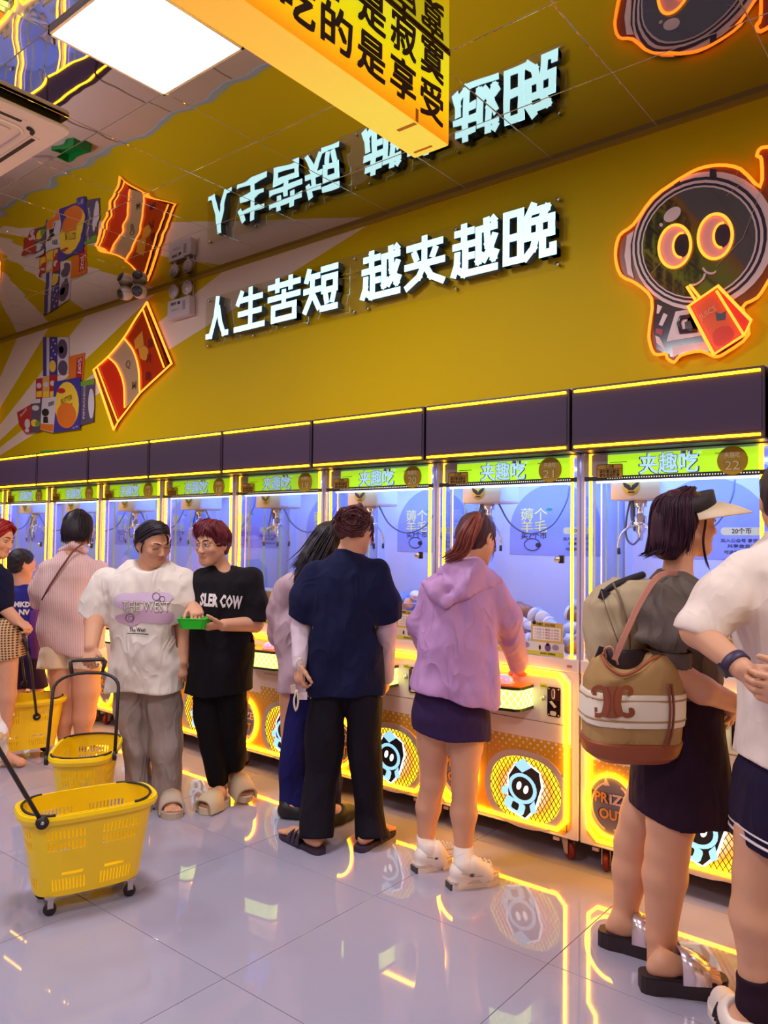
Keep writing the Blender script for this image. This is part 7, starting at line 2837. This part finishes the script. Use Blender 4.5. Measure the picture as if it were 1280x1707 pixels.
    for he, (d, side, Ln) in ((fl, dl), (fr, dr)):
        f = Sdf()
        f.rc(he + d * .03 + np.array([0, 0, .060]), he + d * .09 + np.array([0, 0, .080]), .048, .048, .03)
        f.rc(he + d * .09 + np.array([0, 0, .070]), he + d * (Ln - .05) + np.array([0, 0, .045]), .050, .038, .03)
        f.rc(he + d * .03 + np.array([0, 0, .02]), he + d * (Ln - .045) + np.array([0, 0, .02]), .042, .042, .015)
        f.rc(he + d * .05 + np.array([0, 0, .20]), he + d * .055 + np.array([0, 0, .115]), .040, .037, .01, '-')
        f.cut(he + np.array([0, 0, .002]), (0, 0, -1))
        so = p.wear('shoe', f, shoe, .006)
        q = MB()
        prism_sole(q, he, d, side, Ln, .0, .022, .038, .046, 0, .005)
        q.build('outsole', MATS['sole_cream'], so)
        for i in range(3):
            for s_ in (-1, 1):
                q = MB()
                a = he + d * (.12 + i * .022) + side * s_ * .050 + np.array([0, 0, .028])
                c = he + d * (.09 + i * .022) + side * s_ * .044 + np.array([0, 0, .085])
                q.tube([a, (a + c) / 2 + side * s_ * .002, c], .005, 5)
                q.build('side_stripe', mat('stripe_black', lin(40, 30, 36), .5), so)
    # watch
    a, c = L(1228, 1106, -.20), L(1238, 1116, -.22)
    q = MB()
    ax = nrm(c - a)
    q.lathe([(.0355, -.013), (.0385, -.012), (.0385, .012), (.0355, .013)], L(1226, 1106, -.195), ax, 24)
    wo = q.build('watch_band', mat('watch_purple', lin(58, 40, 74), .5), p.root)
    q = MB()
    sdn = nrm(np.cross(ax, [0, 1.0, 0]))
    q.obox(L(1226, 1106, -.195) + sdn * -.040, ax * .016, nrm(np.cross(ax, sdn)) * .015, sdn * .005)
    q.build('watch_case', mat('watch_case', lin(40, 30, 46), .25), wo)
    return p


PEOPLE = {}
for nm, fn_ in (('lilac', lilac), ('navy', navy_woman), ('long', long_hair), ('white', white_tee), ('guy', guy), ('striped', striped), ('boy', boy), ('red', red_hair), ('visor', visor), ('right', right_tee)):
    PEOPLE[nm] = fn_()
# ================================================================ shopping baskets on wheels
bas = mat('basket_yellow', lin(250, 206, 8), .35)
bk = mat('handle_black', lin(34, 20, 26), .45)


def basket_outline(a, b, n=176, e=3.2):
    pts = np.array(oval(0, 0, a, b, 1600, e))
    seg = np.r_[0, np.cumsum(np.linalg.norm(np.diff(np.vstack([pts, pts[:1]]), axis=0), axis=1))]
    P2 = np.vstack([pts, pts[:1]])
    s_ = np.linspace(0, seg[-1], n, endpoint=False)
    return np.stack([np.interp(s_, seg, P2[:, 0]), np.interp(s_, seg, P2[:, 1])], 1)


def make_basket(loc, rz, label, grip, side_pivot=-.17, H=.40, name='shopping_basket'):
    r = empty(name, (loc[0], loc[1], 0), rz, label, 'basket', 'yellow wheeled shopping baskets')
    z0 = .075
    n = 176
    bot, top = basket_outline(.205, .115), basket_outline(.258, .150)
    fr = [0, .03, .07, .21, .255, .29, .56, .66, .70, .80, .93, 1]
    vs, fs = [], []
    for f in fr:
        o = bot + (top - bot) * f
        for p in o: vs.append((p[0], p[1], z0 + (H - z0) * f))
    for k in range(len(fr) - 1):
        for i in range(n):
            j = (i + 1) % n
            mx = (bot[i] + bot[j]) / 2
            long_ = abs(mx[1]) > .085
            x = mx[0]
            slot = False
            if long_:
                g = .025 < abs(x) < .150
                if k in (2, 6, 8) and g and i % 2 == 0: slot = True
                if k == 4 and .04 < abs(x) < .115: slot = True
            else:
                g = abs(mx[1]) < .065
                if k in (2, 6, 8) and g and i % 2 == 0: slot = True
            if not slot: fs.append((k * n + i, k * n + j, (k + 1) * n + j, (k + 1) * n + i))
    m = MB()
    m.add(vs, fs, 0)
    me = m.mesh('basket_wall', [bas])
    fix_normals(me)
    w = link('basket_wall', me, r)
    sm = w.modifiers.new('thickness', 'SOLIDIFY')
    sm.thickness = .0035; sm.offset = -1
    m = MB()
    m.prism([tuple(q) for q in bot * .985], (0, 0, z0), X_, YA, (0, 0, .006))
    m.build('basket_floor', bas, r)
    m = MB()
    ring = []
    prof = [(-.002, H - .004), (.014, H - .002), (.018, H - .016), (.012, H - .034), (.008, H - .034), (.012, H - .018), (.010, H - .008), (-.002, H - .010)]
    vs, fs = [], []
    for dx, z in prof:
        o = basket_outline(.258 + dx, .150 + dx)
        for p in o[::2]: vs.append((p[0], p[1], z))
    k = n // 2
    for a in range(len(prof)):
        b_ = (a + 1) % len(prof)
        for i in range(k):
            j = (i + 1) % k
            fs.append((a * k + i, a * k + j, b_ * k + j, b_ * k + i))
    m.add(vs, fs, 0)
    me = m.mesh('rim', [bas]); fix_normals(me)
    link('rim', me, r)
    for sx in (-1, 1):
        m = MB()
        pts = [(sx * (.150 + .100 * math.cos(t)), .143 * math.sin(t), H + .001) for t in np.linspace(-PI / 2 * .98, PI / 2 * .98, 16)]
        m.tube(pts, .0055, 6)
        m.build('carry_handle', bk, r)
    for sx in (-1, 1):
        for sy in (-1, 1):
            m = MB()
            c = np.array([sx * .155, sy * .085, 0])
            m.lathe([(.008, -.009), (.022, -.009), (.025, -.006), (.025, .006), (.022, .009), (.008, .009)], c + np.array([0, 0, .025]), (0.25, 1, 0), 16, 0)
            m.box(c + np.array([-.011, -.014, .03]), c + np.array([.011, -.010, .075]), 1)
            m.box(c + np.array([-.011, .010, .03]), c + np.array([.011, .014, .075]), 1)
            m.box(c + np.array([-.02, -.02, .07]), c + np.array([.02, .02, .076]), 1)
            m.build('wheel', [bk, mat('wheel_fork', lin(190, 180, 190), .35, .6)], r)
    # pull handle: two arms from pivots on the long sides, an arch and a grip loop
    c, s_ = math.cos(rz), math.sin(rz)
    gw = np.array(grip) - np.array([loc[0], loc[1], 0])
    g = np.array([gw[0] * c + gw[1] * s_, -gw[0] * s_ + gw[1] * c, gw[2]])
    pv = np.array([side_pivot, 0, H - .022])
    d = g - pv
    L_ = np.linalg.norm(d)
    d = d / L_
    yv = np.array([0, 1.0, 0]); yv = nrm(yv - d * (yv @ d))
    W2 = .162
    m = MB()
    pts = [pv + yv * -W2, pv + yv * -W2 + d * (L_ - .155)]
    pts += [pv + d * (L_ - .155 + .085 * math.sin(t)) + yv * (-W2 * math.cos(t) ** .8 if math.cos(t) > 0 else W2 * (-math.cos(t)) ** .8) for t in np.linspace(.25, PI - .25, 11)]
    pts += [pv + yv * W2 + d * (L_ - .155), pv + yv * W2]
    m.tube(pts, .0085, 8)
    gb = [pv + d * (L_ - .075) + yv * -.075, pv + d * (L_ - .012) + yv * -.088, pv + d * L_ + yv * -.078, pv + d * L_ + yv * .078, pv + d * (L_ - .012) + yv * .088, pv + d * (L_ - .075) + yv * .075]
    m.tube(gb, .0095, 8)
    ho = m.build('pull_handle', bk, r)
    for sy in (-1, 1):
        m = MB()
        m.lathe([(.024, -.008), (.024, .008)], pv + yv * sy * (W2), (0, 1, 0), 18, 0)
        m.lathe([(.008, .008), (.006, .011)] if sy > 0 else [(.006, -.011), (.008, -.008)], pv + yv * sy * W2, (0, 1, 0), 10, 1)
        m.build('hinge', [bk, steel], ho)
    return r


b1 = make_basket((-3.00, 1.76), math.radians(73), 'empty yellow shopping basket on wheels nearest the viewer, its handle leaning left', at(-75, 1125, 3.0), -.20, .405)
c2 = at(145, 1236, 4.05)
b2 = make_basket((c2[0], c2[1]), YAW + math.radians(101), 'yellow shopping basket pulled by the woman in the white T-shirt', at(147, 1100, 4.12), -.16, .40)
b3 = make_basket((-5.19, 2.55), math.radians(72), 'yellow shopping basket at the left edge behind the two other baskets', at(38, 1056, 4.92), .05, .40)

# ---------------------------------------------------------------- green tray the young man holds
gp = PEOPLE['guy']


def wpt(px, py, d): return at(px, py, d)


o_ = at(324, 1039, 4.10)
tr = empty('green_tray', (o_[0], o_[1], o_[2]), YAW, 'small green plastic tray held by the young man in black', 'tray')
m = MB()
lo_, hi_ = rrect(-.062, -.045, .062, .045, .015, 3), rrect(-.078, -.058, .078, .058, .018, 3)
k = len(lo_)
for a, b_ in ((1, 1), (0, 0)):
    pass
vs = [(x, y, -.026) for x, y in lo_] + [(x, y, .028) for x, y in hi_] + [(x * .96, y * .95, .028) for x, y in hi_] + [(x * .95, y * .94, -.020) for x, y in lo_]
fs = [tuple(range(k))[::-1], tuple(range(3 * k, 4 * k))]
for lv in range(3):
    for i in range(k):
        j = (i + 1) % k
        fs.append((lv * k + i, lv * k + j, (lv + 1) * k + j, (lv + 1) * k + i))
m.add(vs, fs, 0)
m.build('tray_body', mat('tray_green', lin(30, 200, 30), .4), tr)
m = MB()
m.tube([(x * 1.01, y * 1.01, .027) for x, y in hi_], .004, 6, True)
for i in range(0, k, 2):
    m.tube([(lo_[i][0] * 1.01, lo_[i][1] * 1.01, -.024), (hi_[i][0] * 1.01, hi_[i][1] * 1.01, .024)], .0022, 4)
m.build('tray_ribs', mat('tray_green_dark', lin(20, 170, 24), .4), tr, kind='stuff')
rn = random.Random(8)
for i in range(7):
    m = MB()
    m.lathe([(.0125, 0), (.0125, .002)], (0, 0, 0), ZA, 12)
    o = m.build('game_token', mat('token_brass', lin(190, 150, 80), .3, .9), None, (o_[0] + rn.uniform(-.04, .04), o_[1] + rn.uniform(-.03, .03), o_[2] - .018 + .0025 * i),
                label='brass game token in the green tray', cat='token', group='brass game tokens in the green tray')
    o.rotation_euler = (rn.uniform(-.2, .2), rn.uniform(-.2, .2), 0)

# ---------------------------------------------------------------- bags of the woman with the visor
vp = PEOPLE['visor']


class Thing(Person):
    def __init__(s, ref, name, label, cat, px, py, dv):
        s.D = ref.D
        w = at(px, py, ref.D + dv)
        s.o = np.array([w[0], w[1], w[2]])
        s.root = empty(name, tuple(w), YAW, label, cat)

    def loc(s, w):
        q = np.array(w) - s.o
        return np.array([q @ R_H, q @ F_H, q[2]])


bp = Thing(vp, 'backpack', 'beige backpack with black strap on the visor woman\'s back', 'backpack', 1030, 1110, 0)
L = bp.L
can = fabric('backpack_canvas', lin(184, 160, 128), .85, 60)
f = Sdf()
bp.rings(f, [(1125, 1000, 1072, .10), (1105, 984, 1076, .135), (1050, 974, 1078, .145), (1005, 978, 1082, .14), (980, 1002, 1086, .12), (966, 1030, 1086, .09)], 2.8)
f.wrinkle(.006, 34, 3, 5)
bp.wear('pack_body', f, can, .007)
m = MB()
m.tube(bez([L(1022, 972, -.10), L(1038, 1010, -.145), L(1048, 1060, -.150), L(1050, 1105, -.14)], 6), .004, 5)
m.tube(bez([L(1002, 985, -.10), L(1012, 1020, -.142), L(1030, 1070, -.152)], 6), .002, 5)
m.build('piping', mat('piping_brown', lin(120, 96, 76), .7), bp.root)
m = MB()
m.tube(bez([L(1004, 992, -.06), L(1022, 977, -.08), L(1048, 966, -.06), L(1072, 958, -.02)], 6), .013, 6)
m.obox(L(1010, 994, -.09), (.022, 0, -.010), (0, .006, 0), (.006, 0, .016))
m.build('shoulder_strap', mat('webbing_black', lin(36, 26, 40), .7), bp.root)
m = MB()
m.obox(L(1000, 1088, -.14), (.008, 0, .020), (0, .004, 0), (.010, 0, -.003))
m.build('buckle', mat('buckle_black', lin(30, 22, 30), .5), bp.root)

tb = Thing(vp, 'tote_bag', 'canvas bucket bag with brown leather base, woven white stripes and leather emblem', 'bag', 1052, 1180, -.16)
tb.D = vp.D - .16
L = tb.L
cv = fabric('tote_canvas', lin(176, 136, 88), .9, 120)
lea = mat('tote_leather', lin(150, 72, 34), .5)
RG = [(1264, 1000, 1106, .07), (1252, 978, 1120, .105), (1230, 973, 1126, .12), (1180, 973, 1131, .125), (1130, 976, 1132, .12), (1100, 990, 1126, .11), (1086, 1012, 1112, .10)]
f = Sdf()
tb.rings(f, RG, 3.0, soft=.012)
f.ell(L(1044, 1082, -.05), (.082, .105, .078), None, .02, '-')
f.wrinkle(.004, 40, 7, 6)
body_o = tb.wear('bag_body', f, cv, .006)
f = Sdf()
tb.rings(f, RG, 3.0, soft=.012, grow=.008)
f.cut(L(1050, 1226), (0, 0, 1))
tb.wear('leather_base', f, lea, .006)
for y0, y1, nm, mm, gr_ in ((1147, 1200, 'woven_band', mat('woven_white', lin(236, 218, 200), .9), .0075), (1154, 1158, 'stripe', mat('stripe_tan', lin(176, 136, 96), .9), .0100), (1187, 1191, 'stripe', mat('stripe_tan', lin(176, 136, 96), .9), .0100)):
    f = Sdf()
    tb.rings(f, RG, 3.0, soft=.012, grow=gr_)
    f.cut(L(1050, y0 + .0), (0, 0, 1)); f.cut(L(1050, y1), (0, 0, -1))
    tb.wear(nm, f, mm, .005)
f = Sdf()
f.ell(L(1048, 1100, .025), (.088, .045, .070), None)
f.cut(L(1048, 1084, 0), (0, 0, 1))
tb.wear('bag_lining', f, mat('lining_dark', lin(44, 22, 34), .7), .006)
# emblem: two facing C shapes joined in the middle
ez = lambda x, y: ((x - 330) / 3.657 * tb.D / F_PX, -(y - 990) / 3.657 * tb.D / F_PX)
polys = [(0, [ez(*q) for q in [(272, 904), (300, 897), (358, 897), (392, 904), (378, 945), (372, 990), (378, 1035), (398, 1068), (352, 1082), (310, 1082), (264, 1072), (284, 1035), (288, 990), (284, 945)]])]


def stroke_polys(pts, w):
    P = [np.array(q, float) for q in bez(pts, 5)]
    out = []
    for i in range(len(P) - 1):
        dd = P[i + 1] - P[i]; dd = dd / (np.linalg.norm(dd) + 1e-9)
        nn = np.array([-dd[1], dd[0]]) * w
        out.append([tuple(P[i] - nn - dd * 2), tuple(P[i + 1] - nn + dd * 2), tuple(P[i + 1] + nn + dd * 2), tuple(P[i] + nn - dd * 2)])
    return out


em_st = []
for pts in ([(285, 915), (255, 903), (225, 912), (218, 935), (236, 938)], [(380, 915), (410, 903), (435, 912), (438, 935), (422, 940)],
            [(278, 1060), (250, 1068), (222, 1060), (220, 1036), (240, 1034)], [(388, 1055), (415, 1066), (445, 1058), (446, 1034), (428, 1034)]):
    em_st += [(0, [ez(*q) for q in pl]) for pl in stroke_polys(pts, 13)]
tb.decal(body_o, None, 930 + 330 / 3.657, 900 + 990 / 3.657, .1, mat('emblem_leather', lin(140, 66, 36), .45), polys=polys + em_st, name='leather_emblem', off=.016)
tb.decal(body_o, None, 930 + 330 / 3.657, 900 + 990 / 3.657, .1, mat('emblem_line', lin(110, 48, 24), .6),
         polys=[(0, [ez(*q) for q in pl]) for pl in stroke_polys([(300, 905), (318, 950), (318, 1030), (300, 1072)], 2.5)], name='emblem_stitching', off=.018)
tb.decal(body_o, None, 930 + 330 / 3.657, 900 + 990 / 3.657, .1, MATS['emblem_line'],
         polys=[(0, [ez(*q) for q in pl]) for pl in stroke_polys([(358, 905), (342, 950), (342, 1030), (358, 1072)], 2.5)], name='emblem_stitching', off=.018)
m = MB()
m.tube(bez([L(1004, 1094, -.08), L(1014, 1112, -.115), L(1036, 1125, -.13), L(1060, 1118, -.13), L(1084, 1100, -.12), L(1102, 1090, -.06), L(1060, 1082, .06), L(1012, 1086, .04), L(1004, 1094, -.08)], 6), .006, 6)
m.build('leather_trim', lea, tb.root)
m = MB()
for dy in (0, .012):
    m.tube(bez([L(1113, 1140, -.128), L(1117, 1180, -.134), L(1114, 1220, -.130), L(1106, 1246, -.122)], 5) if dy == 0 else bez([L(1119, 1140, -.118), L(1123, 1180, -.125), L(1120, 1220, -.122), L(1112, 1246, -.114)], 5), .0045, 5)
m.build('side_strap', mat('strap_tan', lin(130, 60, 40), .5), tb.root)
m = MB()


def ribbon(path, w, th, side):
    for a, b_ in zip(path[:-1], path[1:]):
        a, b_ = np.array(a), np.array(b_)
        dd = b_ - a
        sd = nrm(np.cross(dd, side))
        m.obox((a + b_) / 2, dd / 2 * 1.04, sd * w, np.array(side) * th)


ribbon(bez([L(1024, 1100, -.10), L(1040, 1062, -.11), L(1064, 1010, -.10), L(1090, 968, -.08), L(1110, 955, -.03), L(1128, 956, .05)], 6), .009, .003, nrm([0, 1, .1]))
m.build('shoulder_strap', mat('strap_rose', lin(196, 128, 110), .5), tb.root)
m = MB()
m.tube(bez([L(1010, 1096, -.06), L(1008, 1082, -.09), L(1020, 1080, -.10), L(1030, 1108, -.09)], 6), .004, 5)
m.build('drawstring', MATS['strap_rose'], tb.root)

# ---------------------------------------------------------------- small things in hands
nv = PEOPLE['navy']
ph = Thing(nv, 'phone_strap', 'cream looped phone strap with small dark pouch hanging from the navy woman\'s hand', 'strap', 497, 1150, -.14)
L = ph.L
m = MB()
m.tube(bez([L(499, 1120, -.14), L(494, 1105, -.16), L(502, 1098, -.15), L(508, 1112, -.13)], 5), .0045, 6)
m.tube(bez([L(494, 1150, -.14), L(490, 1168, -.14), L(493, 1184, -.14), L(497, 1170, -.14), L(495, 1150, -.14)], 6), .005, 6)
m.build('loop', mat('strap_cream', lin(222, 204, 178), .6), ph.root)
m = MB()
m.obox(L(489, 1148, -.13), (.012, 0, .004), (0, .006, 0), (-.003, 0, .018))
m.build('pouch', mat('pouch_rose', lin(206, 168, 160), .6), ph.root)
m = MB()
m.obox(L(505, 1160, -.11), (.020, 0, 0), (0, .004, 0), (0, 0, .018))
m.build('card', mat('card_white', lin(226, 206, 206), .6), ph.root)
kf = Thing(vp, 'key_fob', 'dark purple fob with pink tassel hanging from the visor woman\'s hand', 'fob', 1200, 1195, -.10)
L = kf.L
m = MB()
m.tube([L(1198, 1188, -.10), L(1194, 1196, -.10)], .002, 5)
m.ellipsoid(L(1190, 1204, -.10), (.014, .008, .018), 12, 8)
m.build('fob', mat('fob_purple', lin(58, 34, 56), .4), kf.root)
m = MB()
for i in range(8):
    m.tube([L(1200 + i * .8, 1186, -.09), L(1197 + i * 1.2, 1212, -.09)], .0022, 4)
m.build('tassel', mat('tassel_pink', lin(206, 96, 110), .6), kf.root)

# floral plastic bag cut by the left edge
w = at(-16, 1230, 3.3)
fb = empty('carrier_bag', tuple(w), YAW, 'pale floral carrier bag cut by the left edge of the picture', 'bag')
f = Sdf()
f.rings([(-.13, 0, 0, .05, .04), (-.10, 0, 0, .072, .05), (0, 0, 0, .075, .05), (.10, -.01, 0, .055, .035), (.17, -.02, 0, .02, .015)], 2.3)
f.wrinkle(.012, 50, 4, 6)
V, Q = surface(f, .007)
t = NT('floral_plastic')
n = t.noise(22, 2)
t.l(t.mix(t.math('GREATER_THAN', n, .60), lin(232, 220, 224), lin(214, 166, 120)), t.b.inputs['Base Color'])
t.b.inputs['Roughness'].default_value = .3
link('bag_body', mesh_np('bag_body', V, Q, [t.m]), fb)
m = MB()
m.tube(bez([(-.02, 0, .16), (-.05, 0, .24), (-.03, 0, .30), (-.01, 0, .24), (-.02, 0, .16)], 6), .006, 6)
m.build('bag_handle', t.m, fb)
